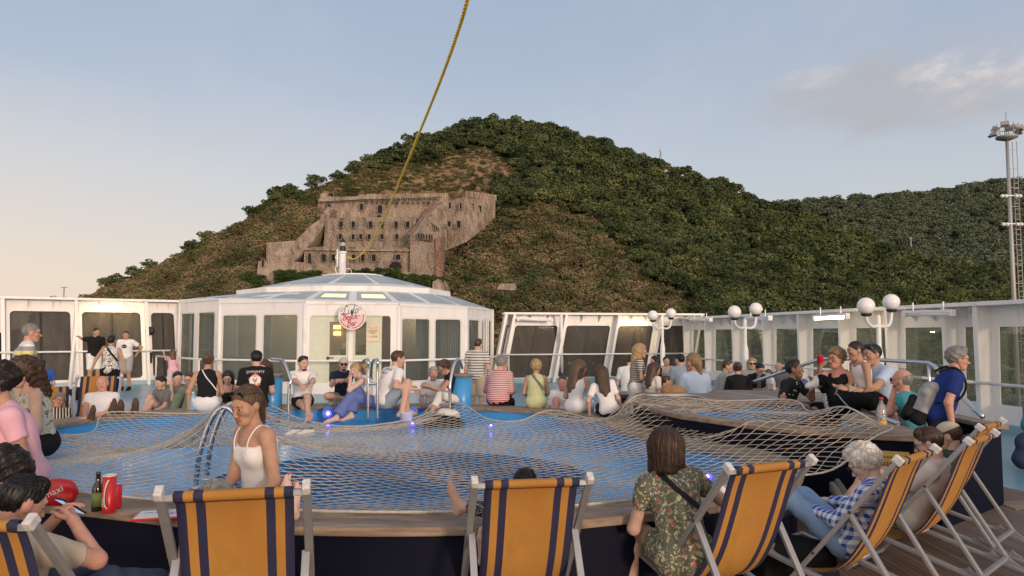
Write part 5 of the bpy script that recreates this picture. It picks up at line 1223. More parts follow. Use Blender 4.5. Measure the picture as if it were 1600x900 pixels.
def pattern(name, c1, c2, kind, scale, duty=.5, c3=None, axis=2):
    m = bpy.data.materials.new(name); m.use_nodes = True; nt = m.node_tree; N = nt.nodes; l = nt.links; b = N['Principled BSDF']; b.inputs['Roughness'].default_value = .85; b.inputs['Specular IOR Level'].default_value = .2
    tc = N.new('ShaderNodeTexCoord'); sp = N.new('ShaderNodeSeparateXYZ'); l.new(tc.outputs['Object'], sp.inputs[0])
    def mth(op, a, v=None):
        q = N.new('ShaderNodeMath'); q.operation = op; l.new(a, q.inputs[0])
        if v is not None:
            if isinstance(v, (int, float)): q.inputs[1].default_value = v
            else: l.new(v, q.inputs[1])
        return q.outputs[0]
    def mx(f, a, c):
        q = N.new('ShaderNodeMix'); q.data_type = 'RGBA'; l.new(f, q.inputs[0])
        for i, x in ((6, a), (7, c)):
            if isinstance(x, tuple): q.inputs[i].default_value = (*x, 1)
            else: l.new(x, q.inputs[i])
        return q.outputs[2]
    if kind == 'stripe': r = mx(mth('LESS_THAN', mth('FRACT', mth('DIVIDE', sp.outputs[axis], scale)), duty), c1, c2)
    elif kind == 'check':
        a = mth('LESS_THAN', mth('FRACT', mth('DIVIDE', sp.outputs[2], scale)), .5); c = mth('LESS_THAN', mth('FRACT', mth('DIVIDE', mth('ADD', sp.outputs[0], sp.outputs[1]), scale)), .5)
        mid = tuple((p+q)/2 for p, q in zip(c1, c2)); r = mx(mth('MULTIPLY', a, c), mx(mth('MAXIMUM', a, c), c2, mid), c1)
    elif kind == 'bands':     # wide coloured bands of a sweater
        r = N.new('ShaderNodeValToRGB'); r.color_ramp.interpolation = 'CONSTANT'; l.new(mth('SUBTRACT', sp.outputs[2], .20), r.inputs[0]); e = r.color_ramp.elements
        e[0].position = 0; e[0].color = (.75, .72, .66, 1); e[1].position = .24; e[1].color = (.30, .30, .30, 1)
        for p_, c_ in ((.10, (.28, .34, .42)), (.19, (.72, .62, .18)), (.30, (.75, .74, .72))): x = e.new(p_); x.color = (*c_, 1)
        r = r.outputs[0]
    else:                     # scattered blots
        t = N.new('ShaderNodeTexVoronoi'); t.inputs['Scale'].default_value = scale; n2 = N.new('ShaderNodeTexNoise'); n2.inputs['Scale'].default_value = scale*.8; n2.inputs['Detail'].default_value = 3
        l.new(tc.outputs['Object'], n2.inputs['Vector']); va = N.new('ShaderNodeVectorMath'); va.operation = 'MULTIPLY_ADD'; l.new(n2.outputs['Color'], va.inputs[0]); va.inputs[1].default_value = (.09, .09, .09); l.new(tc.outputs['Object'], va.inputs[2]); l.new(va.outputs[0], t.inputs['Vector'])
        r = mx(mth('LESS_THAN', t.outputs['Distance'], duty), c1, c2)
        if c3:
            t3 = N.new('ShaderNodeTexVoronoi'); t3.inputs['Scale'].default_value = scale*.55; mp = N.new('ShaderNodeMapping'); mp.inputs['Location'].default_value = (3.3, 1.1, 2.2); l.new(va.outputs[0], mp.inputs[0]); l.new(mp.outputs[0], t3.inputs['Vector'])
            r = mx(mth('LESS_THAN', t3.outputs['Distance'], duty*.9), r, c3)
            t4 = N.new('ShaderNodeTexNoise'); t4.inputs['Scale'].default_value = scale*1.3; l.new(va.outputs[0], t4.inputs['Vector']); r = mx(mth('GREATER_THAN', t4.outputs[0], .60), r, (.42, .40, .20))
    l.new(r, b.inputs['Base Color']); return m
C = {}
for nm, c in dict(white=(.74, .72, .69), offwhite=(.66, .62, .56), black=(.012, .012, .013), navy=(.018, .024, .05), beige=(.50, .41, .31), khaki=(.36, .30, .21), grey=(.16, .16, .155), lgrey=(.34, .34, .33), pink=(.74, .42, .48), rose=(.62, .53, .47), blue=(.014, .035, .17), royal=(.035, .10, .36), teal=(.06, .27, .32), jeans=(.20, .31, .47), djeans=(.045, .06, .10), denim=(.09, .15, .25), indigo=(.12, .16, .36), sage=(.17, .21, .14), lime=(.50, .52, .28), lblue=(.42, .52, .66), purple=(.10, .10, .26), green=(.03, .06, .04), bluegrey=(.28, .34, .38), olive=(.20, .21, .15), brown=(.10, .06, .04)).items(): C[nm] = cloth('cloth_'+nm, c)
C['redstripe'] = pattern('red_striped_cotton', (.42, .12, .13), (.74, .70, .66), 'stripe', .028, .33); C['navystripe'] = pattern('navy_striped_cotton', (.62, .60, .55), (.015, .02, .04), 'stripe', .05, .32); C['beigestripe'] = pattern('beige_striped_cotton', (.16, .14, .11), (.62, .57, .48), 'stripe', .035, .35)
C['bands'] = pattern('banded_knit', 0, 0, 'bands', 1); C['check'] = pattern('gingham', (.03, .08, .36), (.72, .74, .76), 'check', .05); C['skirtstripe'] = pattern('striped_jersey', (.70, .68, .64), (.015, .02, .045), 'stripe', .022, .4)
C['floral'] = pattern('floral_print', (.115, .125, .085), (.50, .46, .38), 'blot', 32, .30, (.42, .13, .12)); C['bwfloral'] = pattern('black_white_print', (.62, .60, .55), (.02, .02, .02), 'blot', 30, .40); C['boyshirt'] = pattern('dark_leaf_print', (.014, .014, .016), (.45, .43, .40), 'blot', 17, .24); C['greyfloral'] = pattern('grey_floral_print', (.48, .46, .40), (.22, .21, .18), 'blot', 20, .32, (.08, .09, .08)); C['bwdots'] = pattern('speckled_print', (.012, .012, .018), (.60, .60, .58), 'blot', 75, .36); C['zebra'] = pattern('zebra_print', (.03, .025, .02), (.66, .56, .42), 'stripe', .035, .4, axis=0)
MT['sole'] = mat('shoe_sole', (.6, .58, .54), .7)
NOISE = lambda amp, fr, seed: (lambda X, Y, Z: amp*(np.sin(X*fr+Z*fr*.6+seed)*np.sin(Z*fr*.8+Y*fr*.5+seed*2)+.6*np.sin(Y*fr*1.3-Z*fr*.9+seed)*np.sin(X*fr*1.1+seed*3)))
def FOLDS(amp, fr, seed):
    a = np.random.default_rng(int(seed*97)).normal(size=(3, 3)); a /= np.linalg.norm(a, axis=1)[:, None]
    def f(X, Y, Z):
        out = 0
        for i, q in enumerate((1.0, 1.6, .6)):
            p = (a[i, 0]*X+a[i, 1]*Y+a[i, 2]*Z*.55)*fr*q+seed*(i+1)+1.5*np.sin((a[(i+1) % 3, 0]*X+a[(i+1) % 3, 1]*Y+a[(i+1) % 3, 2]*Z)*fr*.45+i)
            out = out+np.abs(np.sin(p))*(1, .55, .7)[i]
        return amp*(out*.7-.85)
    return f
people = []
REPORT = []
def person(label, u, v, d, heading, pose='sit', seat=.0, fem=False, child=False, tone='light', hair=None, hcol='dark', lean=5, side=0, curl=8, twist=0, hy=0, hp=0, hr=0,
           lh=None, rh=None, lf=None, rf=None, lhw=None, rhw=None, lfw=None, rfw=None, lep=None, rep=None, lkp=None, rkp=None, toes=None, fat=1.0,
           top=None, bottom=None, shoes=None, glasses=None, cap=None, beard=None, hs=None, curlf=.9, straps=None, group=None, nails=False, dz=0, chair=False):
    near = d < 6.0; mid = d < 12.5
    hb = .0085 if near else (.014 if mid else .020); hc = hb*1.05; hh_ = .0055 if near else (.009 if mid else .014)
    f_ = 1 if fem else 0
    R1 = rx(-R(lean)) @ ry(R(side)); R2 = rz(R(twist)) @ R1 @ rx(-R(curl)); e = lambda *a: ar(*a)
    chest = R1 @ e(0, 0, .25); neck = chest+R2 @ e(0, -.005, .235)
    Rh = rz(R(hy)) @ rx(-R(hp)) @ ry(R(hr)); up = nrm(R2[:, 2]+e(0, 0, 1)+.4*Rh[:, 2])
    HS = (1.0 if not child else 1.12)*(hs or 1.0)
    hc_ = neck+up*.075+Rh @ e(0, .018, .075*HS)
    htop = hc_+Rh[:, 2]*0+e(0, 0, .122*HS+(.01 if hair in ('curly', 'updo', 'afro', 'shortf') else 0))
    # world scale
    zt = P(u, v, d).z
    base = .95 if pose == 'stand' else .095
    if pose != 'recline' and not chair: heading += math.degrees(math.atan2(-P(u, v, d).x, d))     # given headings are as seen along the line of sight
    s = (zt-seat-dz)/(base+htop[2]); s0 = s; s = min(1.14 if not child else 1.0, max(.80 if not child else .5, s))
    if abs(s-s0) > .01: REPORT.append((label[:40], round(s0, 2), round(s, 2)))
    Hd = R(heading); Rw = rz(Hd); hx = P(u, v, d); off = Rw @ (hc_*s)
    root = e(hx.x-off[0], d-off[1], seat+base*s+dz)
    toloc = lambda w: (Rw.T @ (np.array(w)-root))/s
    lh = toloc(P(*lhw)) if lhw else (e(*lh) if lh is not None else None); rh = toloc(P(*rhw)) if rhw else (e(*rh) if rh is not None else None)
    lf = toloc(P(*lfw)) if lfw else (e(*lf) if lf is not None else None); rf = toloc(P(*rfw)) if rfw else (e(*rf) if rf is not None else None)
    dft = {'stand': ((.1, .0, -.87), (.25, .04, -.10)), 'sit': ((.11, .42, -.42), (.14, .32, .05)), 'floor': ((.12, .34, -.03), (.12, .36, .08)), 'cross': ((-.10, .26, -.03), (.16, .28, .05)), 'recline': ((.09, .72, -.10), (.13, .22, .12))}[pose]
    mir = lambda t: e(-t[0], t[1], t[2])
    lf = mir(dft[0]) if lf is None else lf; rf = e(*dft[0]) if rf is None else rf; lh = mir(dft[1]) if lh is None else lh; rh = e(*dft[1]) if rh is None else rh
    sw = .172 if not fem else .152; sh = {}; el = {}; wr = {}; hip = {}; kn = {}; an = {}
    kp = {'stand': (0, 1, 0), 'sit': (0, .6, 1), 'floor': (0, .3, 1), 'cross': None, 'recline': (0, .2, 1)}[pose]
    for sd_, sx, ht, ft, ep, kpo in (('l', -1, lh, lf, lep, lkp), ('r', 1, rh, rf, rep, rkp)):
        sh[sd_] = chest+R2 @ e(sx*sw, -.005, .185); el[sd_], wr[sd_] = ik(sh[sd_], ht, .285, .255, ep if ep is not None else (sx*.5, -.7, -.6))
        hip[sd_] = R1 @ e(sx*.088, 0, -.01); kk = kpo if kpo is not None else (kp if kp else (sx*1.0, .5, .25)); kn[sd_], an[sd_] = ik(hip[sd_], ft, .43, .425, kk)
    w = fat; hipw = .160*(1.04 if fem else 1)*w**.5
    def torso(o, clip=(), bust=True):
        L = [ell_(R1 @ e(0, -.008, .01), (hipw+o, .118*w**.5+o, .115+o), R1, .05, clip), ell_(chest+R1 @ e(0, .008*w, -.09), ((.138 if not fem else .122)*w+o, .098*w+o, .14+o), R1, .06, clip),
             ell_(chest+R2 @ e(0, .0, .085), ((.163 if not fem else .140)*w**.4+o, .108*w**.3+o, .155+o), R2, .06, clip)]
        for sx in (-1, 1):
            L.append(cone(chest+R2 @ e(sx*.03, -.01, .225), chest+R2 @ e(sx*(sw-.012), -.006, .178), .045+o, .052+o, .04, clip))
            if fem and bust and not child: L.append(ell_(chest+R2 @ e(sx*.066, .078, .06), (.052+o, .043+o, .052+o), R2, .04, clip))
        return L
    def arm(sd_, o, f):
        L = []; a, b, c = sh[sd_], el[sd_], wr[sd_]; tw = .92 if fem else 1.0
        def part(p, q, r1, r2, t): qq = p+(q-p)*t; return cone(p, qq, r1*tw+o, (r1+(r2-r1)*t)*tw+o, .025, [(qq, nrm(q-p))] if t < 1 else [])
        L.append(part(a, b, .053, .040, min(1, f)))
        if f > 1: L.append(part(b, c, .041, .027, f-1))
        return L
    def leg(sd_, o, f, loose=0.0):
        L = []; a, b, c = hip[sd_], kn[sd_], an[sd_]
        def part(p, q, r1, r2, t, lo_): qq = p+(q-p)*t; return cone(p, qq, r1+o+lo_*.4, r1+(r2-r1)*t+o+lo_, .03, [(qq, nrm(q-p))] if t < 1 else [])
        L.append(part(a, b, .083*w**.4, .056, min(1, f), loose*.5))
        if f > 1: L.append(part(b, c, .054, .036, f-1, loose)); 
        if f > 1.3:
            m = b+(c-b)*.3-nrm(np.cross(np.cross(c-b, kn[sd_]-(a+c)/2), c-b))*.014; L.append(ell_(m, (.05+o, .05+o, .05+o), None, .04))
        return L
    td = {}
    for i, sd_ in enumerate('lr'):
        if toes is not None: t = toes[i] if isinstance(toes[0], (tuple, list)) else toes
        else: t = (0, 1, -.22) if pose != 'recline' else (0, .35, 1)
        td[sd_] = nrm(t)
    def foot(sd_, o):
        a = an[sd_]; t = td[sd_]; sh_ = nrm(a-kn[sd_]); heel = a+sh_*.045-t*.04; ball = a+sh_*.05+t*.115; tip = ball+t*.06
        return [cone(a, heel, .036+o, .033+o, .025), cone(a+sh_*.01, ball, .036+o, .031+o, .025), cone(heel, ball, .030+o, .029+o, .02), cone(ball, tip, .030+o, .021+o, .02)]
    body = torso(-.004)+[cone(neck-up*.03, hc_+Rh @ e(0, -.02, -.055), (.060 if not fem else .051)*w**.3, .054 if not fem else .047, .03)]
    chunks = []
    for sd_, sx in (('l', -1), ('r', 1)):
        body += arm(sd_, 0, 2); body += leg(sd_, 0, 2)+(foot(sd_, 0) if not shoes else foot(sd_, -.004))
        # hand: palm in the body, five bent fingers added as tapering tubes
        dr = nrm(wr[sd_]-el[sd_]); lat = np.cross(dr, nrm(R2 @ e(0, .3, 1))); lat = nrm(lat) if np.linalg.norm(lat) > .1 else e(1, 0, 0); nn = np.cross(lat, dr); W_ = wr[sd_]
        for q in (-1, 1): body.append(cone(W_+dr*.01+lat*q*.012, W_+dr*.078+lat*q*.024, .021, .0165, .015))
        inn = -sx
        if d < 13:
            for fi, (of, ln_, r) in enumerate(((-.033, .058, .0075), (-.012, .073, .0085), (.010, .078, .0088), (.031, .070, .0085))):
                p = W_+dr*.085+lat*of*1.0; pts = [p-dr*.02, p]; an_ = 0.25*curlf+.1*fi*curlf
                for k in range(3):
                    an_ += .42*curlf; pts.append(pts[-1]+(dr*math.cos(an_)-nn*math.sin(an_))*ln_*(.42, .33, .25)[k])
                chunks.append((pts, [r*1.1, r, r*.95, r*.85, r*.6], 0))
            tb_ = W_+dr*.02+lat*(-inn)*-.03; t1 = nrm(dr*.7+lat*inn*.75-nn*.35)
            chunks.append(([tb_, tb_+t1*.045, tb_+t1*.045+nrm(dr+lat*inn*.2-nn*.3)*.03, tb_+t1*.045+nrm(dr-nn*.4)*.052], [.015, .012, .0105, .006], 0))
        if not shoes and d < 12.5:
            a = an[sd_]; t = td[sd_]; sh_ = nrm(a-kn[sd_]); tip = a+sh_*.055+t*.165; sd2 = nrm(np.cross(t, sh_))
            for q in range(5):
                o_ = (q-2)*.0135; p = tip+sd2*o_*sx*-1-t*(.006*q); chunks.append(([p-t*.02, p+t*.02, p+t*(.034 if q == 0 else .028)+sh_*.004], [.0095 if q == 0 else .0075]*2+[.004], 4 if nails else 0))
    V, F = sdf_mesh(body, hb); MI = np.zeros(len(F), int)
    hv, hf, hm_ = head_mesh(fem, child, hh_); F = np.concatenate([F, hf+len(V)]); V = np.concatenate([V, (hv*HS) @ Rh.T+hc_]); MI = np.concatenate([MI, hm_])
    mbx = MB()
    for pts, rr, q in chunks:
        mbx.tube([Vector(p) for p in pts], rr, 6, 0)
        if q == 4: mbx.sphere(Vector(pts[-1])-Vector(sh_*.005), .0065, 6, 5)
    toh = lambda x, y, z: Vector(hc_+Rh @ (e(x, y, z)*HS))
    if d < 12.5:
        for sx in (-1, 1):
            mbx.sphere(toh(sx*.031, .0765, .006), .0125*HS, 10, 2); mbx.sphere(toh(sx*.031, .0848, .0045), .0068*HS, 8, 3)
            mbx.tube([toh(sx*.014, .0895, .024), toh(sx*.03, .089, .030), toh(sx*.048, .078, .024)], [.003*HS, .0038*HS, .0018*HS], 5, 4)
            if near: mbx.tube([toh(sx*.017, .0855, .0095), toh(sx*.031, .0905, .0145), toh(sx*.046, .080, .010)], .0018*HS, 5, 4); mbx.tube([toh(sx*.018, .0835, -.001), toh(sx*.031, .0885, -.004), toh(sx*.045, .079, .001)], .0014*HS, 5, 0)
    hm2 = hairm(hcol if hair else 'brown'); sk = skin(tone)
    if mbx.v:
        tri = []; ti = []
        for f, m in zip(mbx.f, mbx.m):
            if len(f) == 4: tri.append(f); ti.append(m)
            else:
                for i in range(1, len(f)-1): tri.append((f[0], f[i], f[i+1], f[i+1])); ti.append(m)
        # degenerate quads are turned back into triangles by the mesh validation below
        F = np.concatenate([F, np.array(tri)+len(V)]); V = np.concatenate([V, np.array(mbx.v)]); MI = np.concatenate([MI, np.array(ti)])
    def link(name, V, F, mats, parent=None, mi=None):
        tri = F[:, 2] == F[:, 3]
        if tri.any():
            fl = [tuple(f[:3]) if t else tuple(f) for f, t in zip(F.tolist(), tri)]; o = mesh_obj(name, (V*s).tolist(), fl, mats, parent, None if mi is None else mi.tolist())
            o.data.polygons.foreach_set('use_smooth', [True]*len(o.data.polygons)); return o
        return mesh_obj(name, V*s, F, mats, parent, mi, smooth=True)
    ob = link('person', V, F, [sk[0], sk[1], MT['eyew'], MT['iris'], hm2, MT['nailred']], None, MI)
    ob.location = root; ob.rotation_euler = (0, 0, Hd); tag(ob, label, 'person', group)
    seed = len(people)*1.7+.3; info = dict(ob=ob, chest=chest, R2=R2, R1=R1, s=s, hc=hc_, Rh=Rh, an=an, kn=kn, wr=wr, el=el, root=root, Rw=Rw, HS=HS, neck=neck, sh=sh, H=Hd); people.append(info)
    info['world'] = lambda p: Vector(root+Rw @ (np.array(p)*s))
    off_c = max(.011, hc*.75)
    if top:
        kind, mk = top[0], top[1]; sl = top[2] if len(top) > 2 else .6; hem = top[3] if len(top) > 3 else -.06
        cl = [(R1 @ e(0, 0, hem), -R1[:, 2])]
        if kind == 'tee': cl.append((chest+R2 @ e(0, .0, .262), nrm(R2 @ e(0, .30, 1))))
        elif kind == 'shirt': cl.append((chest+R2 @ e(0, .0, .285), nrm(R2 @ e(0, .45, 1))))
        elif kind == 'tank':
            cl.append((chest+R2 @ e(0, 0, .225), nrm(R2 @ e(0, .55, 1))))
            for sx in (-1, 1): cl.append((chest+R2 @ e(sx*.120, 0, .2), nrm(R2 @ e(sx*.95, 0, .3))))
        elif kind == 'cami':
            cl.append((chest+R2 @ e(0, 0, .118), nrm(R2 @ e(0, -.22, 1))))
        L = torso(off_c+(.007 if kind in ('tee', 'shirt') else 0), cl)
        if kind in ('tee', 'shirt'):
            for q in 'lr': L += [dict(p_, clip=p_['clip']+cl[:0]) for p_ in arm(q, off_c+(.006 if kind == 'tee' and sl < 1 else .004), sl)]
        cv, cf = sdf_mesh(L, hc, FOLDS(.0075 if near else .008, 24, seed))
        nm = {'tee': 't_shirt', 'shirt': 'shirt', 'tank': 'tank_top', 'cami': 'camisole'}[kind]
        info['top'] = link(nm, cv, cf, C[mk], ob)
        if kind == 'cami':
            st = MB()
            for sx in (-1, 1): st.tube(smoothpoly([Vector((chest+R2 @ e(sx*.07, .118, .10))*s), Vector((chest+R2 @ e(sx*.082, .085, .19))*s), Vector((chest+R2 @ e(sx*.09, .0, .248))*s), Vector((chest+R2 @ e(sx*.075, -.085, .19))*s), Vector((chest+R2 @ e(sx*.065, -.112, .09))*s)], 5, False), .005*s, 6)
            st.build('strap', C[mk], info['top'])
    if bottom:
        kind, mk = bottom[0], bottom[1]; f = {'shorts': bottom[2] if len(bottom) > 2 else .75, 'trousers': 1.9, 'capri': 1.6, 'skirt': 0}[kind]; loose = .035 if (kind == 'shorts' and not fem) else (bottom[2] if kind == 'trousers' and len(bottom) > 2 else .008)
        cl = [(R1 @ e(0, 0, .10), R1[:, 2])]; o2 = off_c*.85
        L = [ell_(R1 @ e(0, -.008, .01), (hipw+o2, .118*w**.5+o2, .125+o2), R1, .05, cl)]
        if kind == 'skirt':
            fr_ = bottom[2] if len(bottom) > 2 else 1.0
            for q in 'lr': k_ = hip[q]+(kn[q]-hip[q])*fr_; L.append(cone(hip[q], k_, .092, .102, .09, [(k_, nrm(kn[q]-hip[q]))]))
            m0 = (hip['l']+hip['r'])/2; m1 = m0+((kn['l']+kn['r'])/2-m0)*fr_; L.append(cone(m0, m1, .1, .11, .08, [(m1, nrm(m1-m0))]))
        else:
            for q in 'lr': L += leg(q, o2, f, loose)
        cv, cf = sdf_mesh(L, hc, FOLDS(.007, 22, seed+1)); link({'shorts': 'shorts', 'trousers': 'trousers', 'capri': 'trousers', 'skirt': 'skirt'}[kind], cv, cf, C[mk], ob)
    if shoes:
        for q in 'lr':
            cv, cf = sdf_mesh(foot(q, .009), hc*.9); link('shoe', cv, cf, C[shoes], ob)
    if hair:
        hn = {'curly': (.009, 95), 'curlylong': (.011, 80), 'afro': (.003, 150), 'updo': (.006, 80), 'shortf': (.007, 75), 'longw': (.006, 60)}.get(hair)
        nz_ = NOISE(hn[0], hn[1], seed) if hn else (lambda X, Y, Z: .0022*np.sin(np.arctan2(X, Y+.02)*26+Z*30+seed)+.0016*np.sin(np.arctan2(X, Y)*57-Z*22))
        hv, hf = sdf_mesh(hair_prims(hair), hh_, nz_); ho_ = link('hair', (hv*HS) @ Rh.T+hc_, hf, hm2, ob)
        if d < 7 and hair != 'fringe':
            from mathutils.bvhtree import BVHTree
            bt = BVHTree.FromPolygons([tuple(v) for v in hv], [tuple(q) for q in hf]); rs = np.random.default_rng(int(seed*31)); sm = MB()
            wavy = hair in ('curly', 'curlylong', 'updo', 'shortf', 'longw'); ns = {'long': 520, 'bob': 480, 'curlylong': 480}.get(hair, 380); nst = {'crop': 3, 'short': 4, 'shortf': 5, 'curly': 5, 'updo': 6, 'tight': 7}.get(hair, 11)
            cen = np.array((0, -.1 if hair in ('tight', 'updo', 'bun', 'pony') else -.02, .02))
            for q in rs.choice(len(hv), min(ns, len(hv)), replace=False):
                p = Vector(hv[q]); pts = []; ph = rs.uniform(0, 6.28); off_ = rs.uniform(.0, .0035)
                for k in range(nst):
                    co_, no_, _, _ = bt.find_nearest(p)
                    if co_ is None: break
                    if (Vector(cen)-co_).dot(no_) > 0: no_ = -no_
                    pts.append(Vector(hc_+Rh @ (np.array(co_+no_*(off_+.0012*k*rs.uniform(0, .6)))*HS)))
                    if hair in ('tight', 'pony', 'bun', 'updo'): g_ = Vector((0, -1, -.25)) if co_.y > -.06 else Vector((0, -.2, -1))
                    elif hair in ('short', 'crop', 'shortf'): g_ = Vector((0, .8 if co_.z > .07 else .1, -.3 if co_.z > .07 else -1))
                    else: g_ = Vector((0, -.5 if co_.z > .07 else -.1, -1))
                    g_ = g_-no_*g_.dot(no_); g_ = g_.normalized() if g_.length > 1e-4 else Vector((0, 0, -1))
                    if wavy: g_ = g_+no_.cross(g_)*.8*math.sin(k*1.5+ph)
                    p = co_+g_*.016
                if len(pts) > 2: sm.tube([x*s for x in pts], [.0016*s]*(len(pts)-1)+[.0005*s], 4)
            sm.build('strands', hairm(hcol), ho_)
    if beard:
        B_ = [cone((.045, 0, -.03), (.022, .048, -.09), .0275, .023, .03), cone((-.045, 0, -.03), (-.022, .048, -.09), .0275, .023, .03), ell_((0, .062, -.092), (.03, .029, .024), k=.03), cone((-.02, .087, -.047), (.02, .087, -.047), .006, k=.01)]
        for p_ in B_[:3]: p_['clip'] = [(ar(0, 0, -.035), nrm(ar(0, .5, 1)))]
        hv, hf = sdf_mesh(B_, hh_); link('beard', (hv*HS) @ Rh.T+hc_, hf, hairm(beard), ob)
    if cap:
        K = [ell_((0, -.014, .04), (.087, .106, .09), clip=[(ar(0, 0, .045), nrm(ar(0, -.25, -1)))])]; hv, hf = sdf_mesh(K, hh_); cp = link('cap', (hv*HS) @ Rh.T+hc_, hf, C[cap], ob)
        br = MB(); n_ = 12; vs = []
        for t_ in (0, 1):
            for i in range(n_+1): a = -1.1+2.2*i/n_; vs.append(toh(math.sin(a)*(.078+.0*t_), .02+math.cos(a)*(.068+t_*.075), .062-t_*.012-abs(math.sin(a))*.012)*s)
        br.add(vs, [(i, i+1, n_+2+i, n_+1+i) for i in range(n_)], 0, True); b_o = br.build('peak', C[cap], cp); m_ = b_o.modifiers.new('thick', 'SOLIDIFY'); m_.thickness = .006
    if glasses:
        g = MB(); dark_ = glasses == 'sun'; yo = .0; zo = 0
        if glasses == 'top': yo, zo = -.045, .085
        rr = lambda sx, a: toh(sx*.032+math.cos(a)*.0255, .098+yo*.9, .006+zo+math.sin(a)*.020)*s
        for sx in (-1, 1):
            g.tube([rr(sx, a) for a in np.linspace(0, 6.28, 15)[:-1]], .0022*s if not glasses == 'top' else .004*s, 5, 0, closed=True)
            g.tube([toh(sx*.056, .096+yo*.9, .010+zo)*s, toh(sx*.078, .06+yo, .012+zo*.9)*s, toh(sx*.084, -.01+yo, .004+zo*.75)*s], .0022*s, 5, 0)
            if glasses != 'clear':
                c_ = toh(sx*.032, .0985+yo*.9, .006+zo)*s; vs = [rr(sx, a) for a in np.linspace(0, 6.28, 15)[:-1]]; g.add([c_]+vs, [(0, i+1, (i+1) % 14+1) for i in range(14)], 1)
        g.tube([toh(-.008, .1+yo*.9, .010+zo)*s, toh(.008, .1+yo*.9, .010+zo)*s], .002*s, 5, 0)
        g.build('sunglasses' if glasses != 'clear' else 'glasses', [MT['black'], MT['lens']], ob)
    if straps:           # cross-body bag strap
        sx = straps[0]; st = []
        for y_, x_, z_ in ((-.128, -.155*sx, -.08), (-.135, -.08*sx, .02), (-.128, .0, .12), (-.095, .055*sx, .215), (-.02, .078*sx, .262), (.06, .06*sx, .22), (.125, 0, .1), (.13, -.1*sx, -.04)): st.append(Vector((chest+R2 @ e(x_, y_, z_))*s))
        mb = MB(); pts = smoothpoly(st, 5, False); vs = []
        for i, p in enumerate(pts):
            t = (pts[min(i+1, len(pts)-1)]-pts[max(i-1, 0)]).normalized(); nn_ = (p-Vector((chest+R2 @ e(0, 0, .06))*s)).normalized(); b_ = t.cross(nn_).normalized()*straps[2]*s; vs += [p-b_, p+b_]
        mb.add(vs, [(2*i, 2*i+2, 2*i+3, 2*i+1) for i in range(len(pts)-1)], 0, True); o_ = mb.build('strap', C[straps[1]], ob); m_ = o_.modifiers.new('thick', 'SOLIDIFY'); m_.thickness = .006
    return info
MT['nailred'] = mat('red_nail', (.45, .01, .04), .2)
def decal(meshobj, target, ray):
    """press a flat print onto the cloth it is printed on"""
    from mathutils.bvhtree import BVHTree
    me = target.data; bt = BVHTree.FromPolygons([v.co for v in me.vertices], [tuple(p.vertices) for p in me.polygons]); r = Vector(ray).normalized()
    for v in meshobj.data.vertices:
        h = bt.ray_cast(v.co-r*.5, r)
        if h[0] is not None: v.co = h[0]-r*(.004 if v.index % 1 == 0 else .003)
